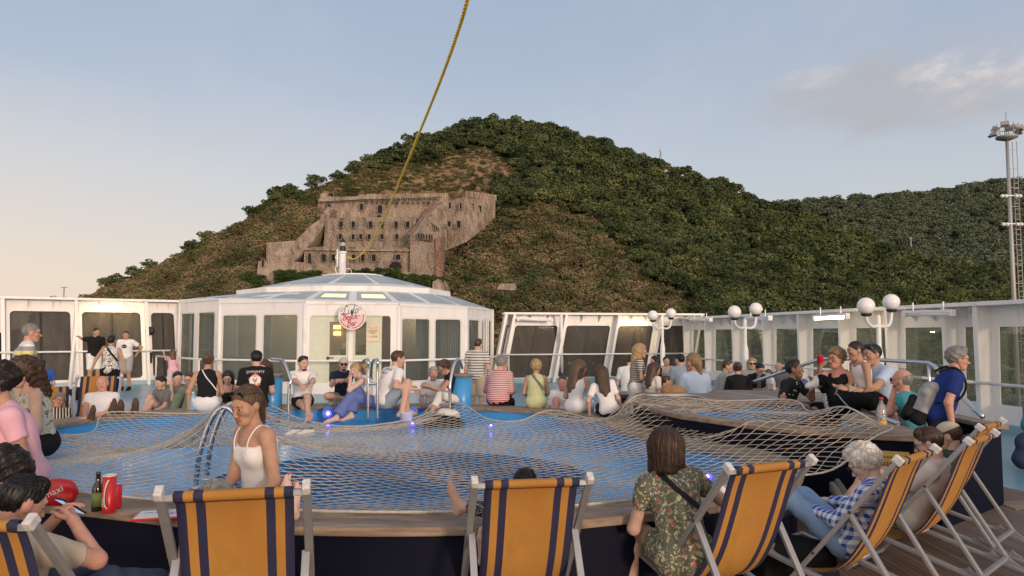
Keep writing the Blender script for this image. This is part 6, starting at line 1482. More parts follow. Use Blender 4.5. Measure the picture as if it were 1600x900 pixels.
# ---------------------------------------------------------------- deck chairs
MT['orange'] = mat('orange_canvas', (.44, .21, .038), .85, noise=.16, nscale=7, col2=(.34, .15, .025), c2scale=3.5, bump=.001, bscale=160, stretch=(1, 1, .5)); MT['nstripe'] = mat('navy_canvas', (.020, .020, .058), .8, noise=.1, bump=.001, bscale=160)
def make_chair():
    r = empty('deck_chair'); w = .30
    for sx in (-1, 1):
        mb = MB(); mb.bar((sx*w, .36, .0), (sx*w, -.44, 1.0), .024, .040, up=(1, 0, 0)); a = mb.build('back_rail', MT['alu'], r, bevel=.004)
        mb = MB(); mb.box((sx*w, -.447, 1.008), (.036, .055, .045), M=Matrix.Rotation(R(38), 3, 'X')); mb.build('end_cap', MT['capw'], a, bevel=.006)
        for q in (.40, .68): mb = MB(); mb.tube([(sx*(w+.012), .36-.8*q, q), (sx*(w+.024), .36-.8*q, q)], .009, 8); mb.build('bolt', MT['dark'], a)
        i = .262; mb = MB(); f0, f1 = Vector((sx*i, .40, .335)), Vector((sx*i, -.86, .025)); mb.bar(f0, f1, .026, .042, up=(1, 0, 0)); b = mb.build('base_rail', MT['alu'], r, bevel=.004)
        t_ = (f1-f0).normalized(); n_ = Vector((0, -t_.z, t_.y)); n_ = n_ if n_.z > 0 else -n_
        mb = MB()
        pts = [f0+t_*.78+n_*.021]
        for k in range(4): q = f0+t_*(.80+k*.105); pts += [q+n_*.022, q+t_*.02+n_*.05, q+t_*.05+n_*.032, q+t_*.095+n_*.022]
        pts += [f0+t_*1.22+n_*.021, f0+t_*1.22+n_*.015, f0+t_*.78+n_*.015]
        mb.prism([p-Vector((.008, 0, 0)) for p in pts], (.016, 0, 0)); mb.build('notched_rack', MT['alu'], b)
        mb = MB(); mb.bar((sx*.285, -.17, .665), (sx*.285, -.50, .135), .022, .038, up=(1, 0, 0)); mb.build('prop', MT['alu'], r, bevel=.003)
    for nm, a, b, q in (('top_bar', (-.29, -.43, .985), (.29, -.43, .985), .034), ('front_bar', (-.27, .395, .335), (.27, .395, .335), .030), ('rear_bar', (-.27, -.85, .028), (.27, -.85, .028), .03), ('prop_bar', (-.29, -.49, .155), (.29, -.49, .155), .03), ('foot_bar', (-.3, .335, .03), (.3, .335, .03), .028)):
        mb = MB(); mb.bar(a, b, q, q*.8); mb.build(nm, MT['alu'], r, bevel=.003)
    prof = smoothpoly([Vector((0, y, z)) for y, z in ((-.405, .975), (-.36, .88), (-.29, .70), (-.20, .50), (-.08, .335), (.08, .25), (.24, .265), (.36, .31), (.40, .348))], 4, False)
    prof = [Vector((0, -.408, .955)), Vector((0, -.448, .972)), Vector((0, -.455, 1.0)), Vector((0, -.43, 1.012)), Vector((0, -.405, 1.0))]+prof
    xs = [-.245, -.205, -.165, -.125]+list(np.linspace(-.125, .125, 8)[1:-1])+[.125, .165, .205, .245]; mi = [1, 0, 1]+[0]*(len(xs)-7)+[1, 0, 1]
    vs = []; fs = []; ms = []
    for i, p in enumerate(prof):
        sag = .018*math.sin(math.pi*max(0, i-5)/(len(prof)-6)) if i > 5 else 0
        for j, x in enumerate(xs): vs.append((x*(1-.05*sag*10), p.y+.25*sag*math.cos(x*6)*0, p.z-sag*(1-(x/.25)**2)+.004*math.sin(x*38+i*.12)*(1 if i > 5 else 0)))
    n = len(xs)
    for i in range(len(prof)-1):
        for j in range(n-1): fs.append((i*n+j, i*n+j+1, (i+1)*n+j+1, (i+1)*n+j)); ms.append(mi[j])
    s = mesh_obj('sling', vs, fs, [MT['orange'], MT['nstripe']], r, ms, smooth=True); m = s.modifiers.new('thick', 'SOLIDIFY'); m.thickness = .004
    return r
CH = [((-2.10, 2.74), -4, 1.0, 'deck chair cut by the lower left corner, holding the man with the phone'), ((-1.20, 3.12), 12, 1.03, 'deck chair seen from behind below the woman in the white camisole'), ((.106, 3.70), 9, .955, 'deck chair seen from behind at the middle of the bottom edge'), ((1.40, 3.90), 25, 1.0, 'deck chair under the woman in the floral blouse'),
      ((2.36, 4.20), 42, 1.0, 'deck chair under the white haired woman in the blue checked shirt'), ((3.2, 4.9), 42, 1.0, 'deck chair under the dark haired man in glasses and beige shirt'), ((3.72, 5.58), 42, 1.0, 'rearmost deck chair of the right row, under the man in the cap'),
      ((-6.45, 9.95), 214, .95, 'deck chair beyond the pool under the sleeping grey haired woman'), ((-6.32, 10.95), 200, 1.04, 'deck chair beyond the pool under the dozing bald man')]
proto = make_chair(); chairs = []
for i, ((x, y), h, sc, lb) in enumerate(CH):
    o = proto if i == 0 else copy_tree(proto)
    f = Vector((-math.sin(R(h)), math.cos(R(h)), 0)); o.location = Vector((x, y, .004))+f*.44; o.rotation_euler = (0, 0, R(h)); o.scale = (1, 1, sc); tag(o, lb, 'deck chair', 'orange and navy striped deck chairs'); chairs.append(o)
# ---------------------------------------------------------------- people: near the camera
p1 = person('woman in pink blouse with dark pinned up hair at the left edge', -8, 573, 4.9, 92, seat=.61, fem=True, tone='tan', hair='updo', hcol='dark', lean=10, curl=14, hp=22, top=('tee', 'pink', .55), bottom=('skirt', 'pink', .8), lhw=(12, 752, 4.6), rhw=(-80, 745, 4.9), lep=(.3, -.6, -1), lfw=(-90, 900, 4.6), rfw=(-110, 900, 4.9), fat=.95)
person('woman with wavy brown hair in a grey patterned top behind the pink blouse', 36, 560, 6.5, 102, seat=.61, fem=True, tone='light', hair='curlylong', hcol='brown', lean=10, curl=10, hp=16, top=('tank', 'greyfloral'), bottom=('trousers', 'black'))
person('boy with dark curly hair cut by the left edge, looking down', 4, 673, 3.45, -70, seat=.34, tone='tan', hair='curly', hcol='dark', lean=12, curl=20, hp=34, top=('tee', 'navy', .6), bottom=('shorts', 'grey'), child=True)
P4 = person('man in beige t-shirt holding a phone in the lower left deck chair', 36, 744, 3.18, -4, 'sit', seat=.29, chair=True, tone='red', hair='short', hcol='black', lean=-14, curl=18, hp=24, hy=-30, top=('tee', 'beige', .66), bottom=('trousers', 'djeans'), rhw=(116, 815, 3.44), lhw=(86, 812, 3.48), rep=(1, .0, -.9), lfw=(200, 905, 3.9), rfw=(262, 905, 3.92), rkp=(.1, .1, 1), shoes='black', fat=1.15)
P5 = person('woman in white camisole with sunglasses pushed up on her head', 386, 603, 4.32, 120, seat=.61, fem=True, tone='tan', hair='tight', hcol='lbrown', lean=4, curl=12, hp=18, hy=12, top=('cami', 'white'), bottom=('trousers', 'djeans'), glasses='top', lhw=(392, 788, 4.0), rhw=(335, 790, 4.2), lep=(.2, -.9, -.3), lfw=(330, 960, 3.75), rfw=(250, 960, 4.0))
P6 = person('barefoot grey blonde person in the deck chair below the camisole woman', 338, 757, 3.66, 8, 'recline', seat=.31, fem=True, tone='fair', hair='bob', hcol='ash', lean=-20, curl=12, hp=10, top=('tank', 'navy'), bottom=('capri', 'skirtstripe'), lfw=(437, 788, 4.12), rfw=(455, 798, 4.16), toes=(0, .25, 1), nails=True, rkp=(.1, 0, 1), lkp=(-.1, 0, 1))
P7 = person('dark haired woman in speckled trousers hidden in the middle deck chair', 820, 746, 4.12, 8, 'recline', seat=.29, fem=True, tone='light', hair='tight', hcol='dark', lean=-24, curl=10, hp=10, top=('tee', 'black', .6), bottom=('trousers', 'bwdots'), lfw=(722, 792, 4.25), rfw=(760, 860, 4.1), toes=((-.25, .1, 1), (0, .3, 1)), lkp=(-.4, .0, 1))
P8 = person('woman with brown bob in floral blouse seen from behind at the poolside', 1040, 668, 4.4, 14, seat=.33, fem=True, tone='light', hair='bob', hcol='brown', side=-9, lean=8, curl=16, hp=10, hy=-12, top=('tee', 'floral', .5, -.12), bottom=('skirt', 'floral', .45), rhw=(1076, 738, 4.55), rep=(1, .2, -.8), lhw=(1005, 800, 4.6), lfw=(985, 930, 4.5), rfw=(1010, 930, 4.6), straps=(-1, 'black', .016), fat=1.05, hs=1.08)
P9 = person('woman with white curly hair in a blue checked shirt reading in a deck chair', 1350, 692, 4.52, 44, 'recline', seat=.31, fem=True, tone='fair', hair='shortf', hcol='white', lean=-35, curl=26, hp=36, hy=6, top=('shirt', 'check', 1.86), bottom=('trousers', 'jeans'), lhw=(1262, 792, 4.7), rhw=(1290, 782, 4.95), glasses='clear', lfw=(1150, 800, 4.9), rfw=(1190, 815, 5.1), shoes='white', hs=1.06)
P10 = person('man with dark short hair and glasses in a beige shirt in a deck chair', 1450, 668, 5.18, 46, 'recline', seat=.30, tone='light', hair='short', hcol='brown', lean=-32, curl=22, hp=20, hy=10, top=('tee', 'rose', .7), bottom=('shorts', 'offwhite', .5), glasses='clear', beard='brown', lfw=(1300, 818, 5.2), rfw=(1330, 822, 5.7), lkp=(-.5, .6, .7), rkp=(.2, 0, 1), shoes='black', lh=(-.16, .25, .06))
P11 = person('man in a beige cap in the rearmost deck chair of the right row', 1481, 660, 5.72, 50, 'recline', seat=.30, tone='light', hair='crop', hcol='brown', lean=-34, curl=22, hp=14, top=('tee', 'green', .7), bottom=('shorts', 'khaki', .7), cap='beige', shoes='grey')
P12 = person('man in blue t-shirt with a grey backpack walking behind the bulwark', 1496, 541, 7.15, -76, 'stand', seat=.0, tone='red', hair='shortf', hcol='grey', lean=16, curl=10, hp=8, top=('tee', 'blue', .66, -.10), bottom=('trousers', 'navy'), glasses='clear', rh=(.24, .08, -.10), lh=(-.24, .02, -.1), lf=(-.1, .12, -.86), rf=(.1, -.2, -.84), shoes='grey', fat=1.2)
# ---------------------------------------------------------------- people on the right platform
person('bald man in teal shirt drinking at the stair behind the backpack', 1408, 577, 8.0, 70, seat=.44, tone='red', hair='fringe', hcol='grey', lean=4, curl=10, hp=0, top=('tee', 'teal', .6), bottom=('shorts', 'djeans', .7), glasses='sun', lhw=(1398, 607, 7.65), lep=(-.4, .2, -1), lfw=(1396, 690, 7.55), rfw=(1405, 690, 7.6), fat=1.1)
bench_ = MB(); bench_.box((4.0, 9.12, .595), (1.5, .36, .05)); bo_ = bench_.build('bench', MT['teak'], plat, bevel=.01); bo_.location = -pv
bench_ = MB(); bench_.box((4.0, 9.2, .47), (1.4, .2, .2)); b2_ = bench_.build('bench_base', MT['navy'], plat); b2_.location = -pv
st_ = MB(); st_.box((4.38, 7.9, .22), (.62, .5, .44)); s_o = st_.build('step', MT['navy'], plat, bevel=.01); s_o.location = -pv
person('boy in dark leaf print shirt and denim shorts sitting on the platform', 1241, 562, 9.0, 244, seat=.62, child=True, tone='brown', hair='short', hcol='black', lean=10, curl=14, hp=-4, hy=20, top=('shirt', 'boyshirt', .7), bottom=('shorts', 'denim', .85), lhw=(1270, 600, 8.9), rhw=(1252, 632, 8.75), rep=(.8, -.3, -.6), shoes='grey', lh=None)
P15 = person('woman in black tank top with a red cup on the platform bench', 1306, 543, 9.2, 152, seat=.62, fem=True, tone='red', hair='curly', hcol='dblonde', lean=5, curl=8, hp=2, hy=-14, top=('tank', 'black'), bottom=('skirt', 'black', 1.0), glasses='clear', rhw=(1281, 574, 8.95), rep=(.6, 0, -1), lh=(-.14, .3, .02), fat=1.2)
person('small child in white tank top on the lap of the man in light blue', 1336, 533, 9.0, 118, seat=.84, child=True, tone='tan', hair='crop', hcol='dark', lean=6, curl=8, hp=12, top=('tank', 'white'), bottom=('shorts', 'khaki', .8), rh=(.16, .18, -.08), lh=(-.16, .16, -.08), lf=(-.1, .4, -.32), rf=(.1, .4, -.32))
P17 = person('man in light blue polo and beige shorts on the platform bench', 1362, 534, 9.25, 128, seat=.62, tone='tan', hair='short', hcol='black', lean=6, curl=12, hp=6, top=('tee', 'lblue', .66), bottom=('shorts', 'khaki', .9), lhw=(1338, 612, 8.85), rhw=(1322, 606, 8.9), shoes='brown')
# ---------------------------------------------------------------- tables beyond, on the right
person('man in grey shirt facing right at the right hand table', 1137, 562, 12.7, -96, seat=.45, tone='light', hair='short', hcol='brown', lean=10, curl=14, hp=8, top=('shirt', 'lgrey', 1.85), bottom=('trousers', 'jeans'))
person('woman in black with pinned hair, back turned at the right hand table', 1152, 566, 12.2, 8, seat=.45, fem=True, tone='light', hair='bun', hcol='brown', lean=8, curl=12, hp=10, top=('tee', 'black', .8), bottom=('trousers', 'black'), fat=1.15)
person('blonde woman with glasses facing us across the right hand table', 1175, 559, 13.6, 186, seat=.45, fem=True, tone='fair', hair='bob', hcol='blonde', glasses='sun', top=('shirt', 'lgrey', 1.8), bottom=('trousers', 'grey'))
person('dark haired woman in black bending over a child at the right hand table', 1187, 567, 12.9, 215, seat=.45, fem=True, tone='light', hair='bun', hcol='black', lean=14, curl=18, hp=28, glasses='clear', top=('shirt', 'black', 1.8), bottom=('trousers', 'black'))
person('toddler in white beside the dark haired woman in black', 1200, 577, 12.6, 110, seat=.62, child=True, fem=True, tone='fair', hair='tight', hcol='lbrown', lean=6, hp=20, top=('tee', 'white', .6), bottom=('shorts', 'white'))
person('bald man at the far side of the right hand table', 1216, 566, 14.2, 170, seat=.45, tone='red', hair='fringe', hcol='grey', top=('tee', 'grey', .7), bottom=('trousers', 'grey'))
person('person in purple blue shirt hidden behind the boy in leaf print', 1240, 572, 11.9, 10, seat=.45, tone='light', hair='short', hcol='brown', lean=8, curl=12, hp=14, top=('tee', 'purple', .8), bottom=('trousers', 'djeans'), fat=1.15)
# ---------------------------------------------------------------- left hand tables
person('person in white shirt seen from behind left of the standing blonde woman', 986, 556, 14.6, 4, seat=.45, tone='light', hair='short', hcol='dark', lean=10, curl=20, hp=30, hy=-40, top=('tee', 'white', .7), bottom=('trousers', 'navy'), fat=1.2)
person('blonde woman in striped top and white skirt standing by the tables', 1001, 537, 11.2, -80, 'stand', fem=True, tone='tan', hair='longw', hcol='blonde', lean=4, curl=8, hp=6, top=('tee', 'beigestripe', .6), bottom=('skirt', 'white', 1.0), rh=(.18, .3, .18), lh=(-.18, .3, .12), shoes='white', curlf=.3)
person('girl in pale top with long brown hair beside the standing blonde woman', 1023, 566, 10.9, -50, 'stand', child=True, fem=True, tone='light', hair='long', hcol='brown', lean=3, hp=10, top=('tee', 'offwhite', .7), bottom=('skirt', 'white', .8))
person('small boy in patterned top beside the paper bag', 1041, 587, 10.9, -70, 'stand', child=True, tone='light', hair='short', hcol='brown', hp=14, top=('tee', 'lblue', .7), bottom=('shorts', 'grey'))
person('dark haired woman in black at the left hand table', 1022, 556, 15.6, 120, seat=.45, fem=True, tone='light', hair='long', hcol='black', top=('tee', 'black', .7), bottom=('trousers', 'black'))
person('man in light shirt facing us at the left hand table', 1041, 557, 16.0, 200, seat=.45, tone='light', hair='short', hcol='dark', top=('tee', 'beige', .7), bottom=('trousers', 'grey'))
person('man in dark grey t-shirt, back turned at the left hand table', 1062, 553, 14.3, 24, seat=.45, tone='light', hair='short', hcol='black', lean=10, curl=14, hp=6, hy=20, top=('tee', 'bluegrey', .7), bottom=('trousers', 'djeans'), fat=1.1)
person('person in white blue shirt with hair tied back, seen from behind near the net', 1082, 551, 10.9, 26, seat=.45, fem=True, tone='tan', hair='tight', hcol='dblonde', lean=6, curl=10, hp=2, hy=26, top=('tee', 'lblue', .7), bottom=('trousers', 'djeans'), fat=1.3, hs=1.1)
# ---------------------------------------------------------------- far rim of the pool
person('heavy man with grey hair in a red striped shirt on the pool rim', 784, 555, 11.25, -16, seat=.61, tone='light', hair='shortf', hcol='grey', lean=8, curl=20, hp=14, hy=-26, top=('shirt', 'redstripe', 1.8, -.10), bottom=('trousers', 'black'), fat=1.45, lf=(-.14, .42, -.5), rf=(.14, .42, -.5), hs=1.1)
person('woman in lime top with a dark shoulder strap on the pool rim', 838, 562, 10.85, 2, seat=.61, fem=True, tone='tan', hair='curly', hcol='blonde', lean=6, curl=14, hp=8, hy=-20, top=('tank', 'lime', 0, -.13), bottom=('skirt', 'lime', .8), straps=(-1, 'grey', .022), fat=1.25, hs=1.05)
person('man in white t-shirt sitting on the deck facing the pool', 879, 587, 13.2, 172, 'floor', seat=.0, tone='red', hair='crop', hcol='brown', lean=6, curl=10, top=('tee', 'white', .7), bottom=('shorts', 'white'), lf=(-.12, .5, -.05), rf=(.1, .4, -.04))
person('woman with very long straight light brown hair in white on the pool rim', 906, 562, 10.2, -22, seat=.61, fem=True, tone='tan', hair='long', hcol='lbrown', lean=8, curl=14, hp=12, hy=-24, top=('tank', 'white'), bottom=('skirt', 'white', .9), hs=1.15)
person('woman with long dark hair in white shirt leaning on the pool rim', 938, 573, 9.75, 8, seat=.61, fem=True, tone='light', hair='long', hcol='brown', lean=8, side=-12, curl=18, hp=20, hy=10, top=('tee', 'white', .7), bottom=('trousers', 'black'), lh=(-.32, .05, -.08), rh=(.26, .12, -.08), hs=1.15)
person('man in navy striped t-shirt and beige shorts standing by the glass bar', 747, 529, 13.4, -22, 'stand', tone='light', hair='short', hcol='brown', lean=4, curl=6, hp=12, top=('tee', 'navystripe', .66), bottom=('shorts', 'beige', .85), shoes='grey', rh=(.2, .2, .0))
person('man in white t-shirt and black shorts eating on the bench', 474, 556, 10.75, 172, seat=.61, tone='light', hair='short', hcol='dark', beard='dark', lean=5, curl=12, hp=6, hy=34, top=('tee', 'white', .68), bottom=('shorts', 'black', .5), lhw=(486, 602, 10.35), rhw=(474, 606, 10.3), lfw=(481, 648, 10.2), rfw=(486, 650, 10.15))
person('man with beige cap, sunglasses and beard in navy t-shirt on the bench', 537, 559, 11.35, 184, 'cross', seat=.61, tone='light', hair='crop', hcol='dark', beard='dark', cap='beige', glasses='sun', lean=6, curl=14, hp=4, top=('tee', 'navy', .6), bottom=('shorts', 'khaki', .8), lhw=(533, 594, 11.0), rhw=(528, 596, 11.0))
person('blonde woman in white top and wide blue trousers, face in her hands', 556, 567, 10.65, 92, seat=.61, fem=True, tone='fair', hair='pony', hcol='blonde', lean=22, curl=22, hp=28, top=('tank', 'white'), bottom=('trousers', 'indigo', .06), lhw=(548, 586, 10.4), rhw=(547, 588, 10.75), lep=(0, .3, -1), rep=(0, .3, -1), lfw=(526, 652, 10.35), rfw=(548, 648, 10.45), lkp=(0, .3, 1), rkp=(0, .3, 1))
P42 = person('man in white t-shirt with black print on the back and denim shorts on the bench', 622, 548, 10.75, -58, seat=.61, tone='light', hair='short', hcol='brown', lean=12, curl=18, hp=12, hy=-16, top=('tee', 'white', .68), bottom=('shorts', 'bluegrey', .8), rhw=(646, 608, 10.4), lhw=(640, 606, 10.9), rfw=(628, 644, 10.25), lfw=(636, 640, 10.5), rkp=(0, .4, 1))
person('smiling grey haired person in white polo behind the bench', 677, 573, 11.75, 176, seat=.4, tone='red', fem=True, hair='shortf', hcol='ash', hy=18, top=('tee', 'white', .7), bottom=('shorts', 'grey'))
person('woman in black top and cream trousers bending on the bench', 694, 562, 10.9, 96, seat=.61, fem=True, tone='tan', hair='shortf', hcol='brown', lean=14, curl=24, hp=24, top=('tee', 'black', .3), bottom=('capri', 'offwhite'), lhw=(668, 603, 10.7), rhw=(668, 605, 10.9), lfw=(672, 648, 10.4), rfw=(662, 648, 10.5), shoes='teal')
# ---------------------------------------------------------------- left of the pool
person('man in a banded sweater with glasses standing at the left', 50, 505, 9.85, -84, 'stand', tone='red', hair='crop', hcol='grey', lean=3, curl=10, hp=4, glasses='clear', top=('shirt', 'bands', 1.85, -.12), bottom=('trousers', 'khaki'), shoes='grey', fat=1.1)
person('bearded man in black t-shirt leaning one arm on the slanted strut', 151, 512, 21.4, 196, 'stand', tone='tan', hair='crop', hcol='black', beard='black', hp=10, hy=14, top=('tee', 'black', .66), bottom=('shorts', 'white', .9), rhw=(119, 525, 21.7), lh=(-.1, .28, .1), shoes='white')
person('woman in sleeveless black and white print blouse, back turned, by the deck chair', 175, 524, 15.2, -6, 'stand', fem=True, tone='tan', hair='short', hcol='black', hy=-24, lean=3, top=('tank', 'bwfloral', 0, -.14), bottom=('trousers', 'black'), lhw=(139, 584, 14.6), rhw=(196, 582, 15.0), straps=(-1, 'black', .02), fat=1.2)
P48 = person('man in white t-shirt and grey shorts with white socks at the left screen', 197, 517, 21.3, 158, 'stand', tone='tan', hair='crop', hcol='black', hy=20, hp=6, top=('tee', 'white', .66), bottom=('shorts', 'lgrey', .95), lh=(-.24, -.08, .06), lep=(-1, -.3, 0), shoes='black')
person('little girl in pink holding the rail of the glass bar', 269, 546, 19.4, 24, 'stand', child=True, fem=True, tone='light', hair='long', hcol='lbrown', top=('tee', 'pink', .7), bottom=('trousers', 'rose'), lhw=(256, 552, 19.0))
person('boy in dark shirt sitting on the deck with bent knees', 252, 577, 14.3, 128, 'floor', child=True, tone='light', hair='short', hcol='dark', lean=-6, curl=20, hp=16, top=('tee', 'grey', .7), bottom=('shorts', 'grey', .8), lf=(-.1, .62, -.04), rf=(.12, .42, -.03), shoes='black')
person('man in grey t-shirt sitting on the deck, hand at his face', 278, 570, 14.4, 164, 'floor', tone='light', hair='short', hcol='dark', lean=4, curl=20, hp=12, hy=30, top=('tee', 'grey', .7), bottom=('trousers', 'sage'), rh=(.06, .24, .5))
person('woman with glasses in olive and sage green sitting on the deck', 297, 568, 13.9, 150, 'floor', fem=True, tone='light', hair='short', hcol='brown', lean=4, curl=14, hp=10, glasses='clear', top=('tee', 'olive', .7), bottom=('trousers', 'sage', .03), lf=(-.12, .5, -.03), rf=(.12, .5, -.03))
person('woman in black sleeveless top and white skirt, back turned, on the left rim', 326, 551, 10.5, -6, seat=.61, fem=True, tone='tan', hair='bun', hcol='lbrown', lean=4, curl=8, hy=-10, hp=4, top=('tank', 'black'), bottom=('skirt', 'white', .8), lh=(-.24, -.02, -.07), straps=(-1, 'white', .008), hs=1.05)
person('girl with long dark hair looking down, behind the tiger shirt', 356, 579, 11.9, 174, seat=.34, fem=True, tone='light', hair='long', hcol='dark', lean=12, curl=16, hp=24, top=('cami', 'black'), bottom=('shorts', 'black'))
P55 = person('man in black cap and black t-shirt with a white animal print on the back', 401, 548, 10.65, -4, seat=.61, tone='light', hair='short', hcol='black', cap='black', lean=6, curl=14, hp=10, hy=4, top=('tee', 'black', .7, -.10), bottom=('trousers', 'djeans'), fat=1.15)
person('woman with brown hair hidden behind the man in the black cap', 413, 562, 11.9, 150, seat=.40, fem=True, tone='light', hair='long', hcol='brown', lean=8, hp=14, top=('tee', 'brown', .7), bottom=('trousers', 'grey'))
person('boy in royal blue t-shirt sitting low by the left screen', 66, 562, 16.6, 4, 'sit', seat=.3, tone='light', hair='short', hcol='dark', lean=10, curl=20, hp=14, top=('tee', 'royal', .7), bottom=('shorts', 'grey'), fat=1.1)
person('grey haired woman asleep in a deck chair with zebra print blouse', 92, 626, 9.75, 214, 'recline', seat=.30, fem=True, tone='red', hair='curly', hcol='grey', lean=-42, curl=8, hp=-12, hr=-14, glasses='clear', top=('tee', 'zebra', .7), bottom=('shorts', 'rose', .6), lfw=(176, 640, 9.6), rfw=(150, 648, 9.3), lkp=(0, 0, 1), rkp=(0, 0, 1), shoes='brown')
person('bald man dozing in a deck chair in white shirt and grey shorts', 160, 587, 10.72, 200, 'recline', seat=.32, tone='red', hair='fringe', hcol='white', lean=-40, curl=10, hp=-6, hr=8, top=('tee', 'white', .6), bottom=('shorts', 'bluegrey', .75), lfw=(220, 639, 9.9), rfw=(200, 641, 9.8), lkp=(0, 0, 1), rkp=(0, 0, 1), shoes='brown')
# prints on clothes
def print_text(info, body, size, z, m, front=False, extra=None):
    ch, R2, s = info['chest'], info['R2'], info['s']; y = .2 if front else -.2
    c = Vector((ch+R2 @ ar(0, y, z))*s); x = R2 @ ar(-1 if front else 1, 0, 0); up_ = R2 @ ar(0, 0, 1)
    o = textobj(body, size, c, x, up_, m, info['top'], depth=0); decal(o, info['top'], -(R2 @ ar(0, y, 0))); return o
def print_discs(info, name, discs, m, front=False):
    ch, R2, s = info['chest'], info['R2'], info['s']; y = .2 if front else -.2; mb = MB(); sg_ = -1 if front else 1
    for x, z, rx_, rz_ in discs:
        n = 18; ring_ = [Vector((ch+R2 @ ar(sg_*(x+math.cos(a)*rx_*(1+.12*math.sin(a*7))), y, z+math.sin(a)*rz_*(1+.12*math.sin(a*5))))*s) for a in np.linspace(0, 2*math.pi, n+1)[:-1]]
        mb.add([Vector((ch+R2 @ ar(sg_*x, y, z))*s)]+ring_, [(0, i+1, (i+1) % n+1) for i in range(n)])
    o = mb.build(name, MT[m], info['top']); decal(o, info['top'], -(R2 @ ar(0, y, 0))); return o
MT['printw'] = mat('white_print', (.70, .66, .60), .7); MT['printo'] = mat('orange_print', (.55, .16, .06), .7); MT['printk'] = mat('black_print', (.015, .015, .015), .7)
print_text(P55, 'DYNAFIT', .062, .14, 'printw')
print_discs(P55, 'print_face', [(0, .03, .085, .095)], 'printo'); 
o = print_discs(P55, 'print_fur', [(0, .07, .05, .034), (-.05, .03, .028, .05), (.05, .03, .028, .05), (0, -.015, .034, .036)], 'printw')
for v in o.data.vertices: v.co += Vector(P55['R2'] @ ar(0, -.004, 0))
o = print_discs(P55, 'print_marks', [(-.026, .045, .012, .007), (.026, .045, .012, .007), (0, .008, .014, .009), (-.012, .085, .005, .018), (.012, .085, .005, .018), (0, -.025, .02, .005)], 'printk')
for v in o.data.vertices: v.co += Vector(P55['R2'] @ ar(0, -.008, 0))
for z, b in ((.16, '777 XM'), (.09, 'M/LE'), (.02, 'C')): print_text(P42, b, .06, z, 'printk')
print_discs(P48, 'print_square', [(0, .09, .07, .055)], 'printk', True)
print_text(P48, 'RXX', .04, .075, 'printw', True)
# ---------------------------------------------------------------- dog
def dog():
    p0 = Vector((P(1262, 620, 8.7).x+.36, 8.7, .385)); L = []
    L += [cone((-.02, 0, .50), (.42, 0, .50), .135, .105, .05), ell_((.02, 0, .46), (.15, .12, .17), k=.05), ell_((.46, 0, .49), (.13, .11, .13), k=.05), cone((-.06, 0, .56), (-.16, -.01, .70), .095, .075, .05), ell_((-.20, -.01, .745), (.095, .088, .088), k=.03), cone((-.25, -.012, .72), (-.36, -.015, .69), .056, .036, .03),
          cone((-.17, .07, .79), (-.14, .105, .69), .024, .030, .015), cone((-.17, -.09, .79), (-.14, -.12, .69), .024, .030, .015), cone((.56, 0, .53), (.70, .02, .42), .035, .045, .04), cone((.70, .02, .42), (.80, .02, .30), .045, .02, .04)]
    for sy in (-1, 1):
        L += [cone((-.03, sy*.075, .42), (-.02, sy*.08, .22), .055, .038, .03), cone((-.02, sy*.08, .22), (-.03, sy*.08, .04), .034, .03, .02), ell_((-.05, sy*.08, .03), (.05, .036, .03), k=.02),
              cone((.46, sy*.07, .42), (.42, sy*.085, .26), .085, .05, .04), cone((.42, sy*.085, .26), (.51, sy*.085, .17), .042, .032, .02), cone((.51, sy*.085, .17), (.49, sy*.085, .04), .03, .03, .02), ell_((.46, sy*.085, .03), (.05, .036, .03), k=.02)]
    V, F = sdf_mesh(L, .011, NOISE(.004, 90, 2)); c = V[F].mean(1); mi = np.zeros(len(F), int)
    wht = (c[:, 0] < -.255) | ((c[:, 0] < -.07) & (c[:, 2] < .60) & (np.abs(c[:, 1]) < .06) & (c[:, 2] > .36)) | ((c[:, 2] < .07)) | ((np.abs(c[:, 1]+.012) < .014) & (c[:, 0] < -.2) & (c[:, 2] > .72)); mi[wht] = 1
    tan = ((c[:, 2] > .08) & (c[:, 2] < .22)) | ((c[:, 0] < -.22) & (c[:, 0] > -.27) & (c[:, 2] < .70)); mi[tan & ~wht] = 2
    o = mesh_obj('dog', V, F, [mat('black_fur', (.004, .004, .004), .75, spec=.15, bump=.004, bscale=80, noise=.3, nscale=30), mat('white_fur', (.62, .58, .52), .8, bump=.003, bscale=80), mat('tan_fur', (.20, .09, .035), .8, bump=.003, bscale=80)], None, mi, smooth=True); o.location = p0
    tag(o, 'large black dog with white chest and muzzle standing before the family', 'dog')
    mb = MB(); mb.sphere((-.352, -.015, .70), .017, 8); [mb.sphere((-.262, s_*.034-.011, .748), .009, 8) for s_ in (-1, 1)]; mb.build('nose', MT['black'], o)
    mb = MB(); mb.tube([(-.30, -.015, .665), (-.335, -.018, .645), (-.345, -.02, .62)], [.014, .016, .008], 6); mb.build('tongue', mat('tongue', (.5, .16, .16), .4), o)
    mb = MB(); mb.tube([(-.07+.10*math.cos(a)*.45, .10*math.sin(a), .60+.10*math.cos(a)*.6) for a in np.linspace(0, 6.28, 17)[:-1]], .010, 6, closed=True); mb.build('collar', C['grey'], o)
    a = p0+Vector((-.05, -.1, .60)); b2 = P(1348, 646, 8.4); mb = MB(); mb.tube(smoothpoly([a-a, (b2-a)*.5+Vector((0, 0, -.05)), b2-a], 6, False), .008, 6); l_ = mb.build('leash', C['lgrey']); l_.location = a; tag(l_, 'grey leash hanging from the black dog', 'leash')
dog()
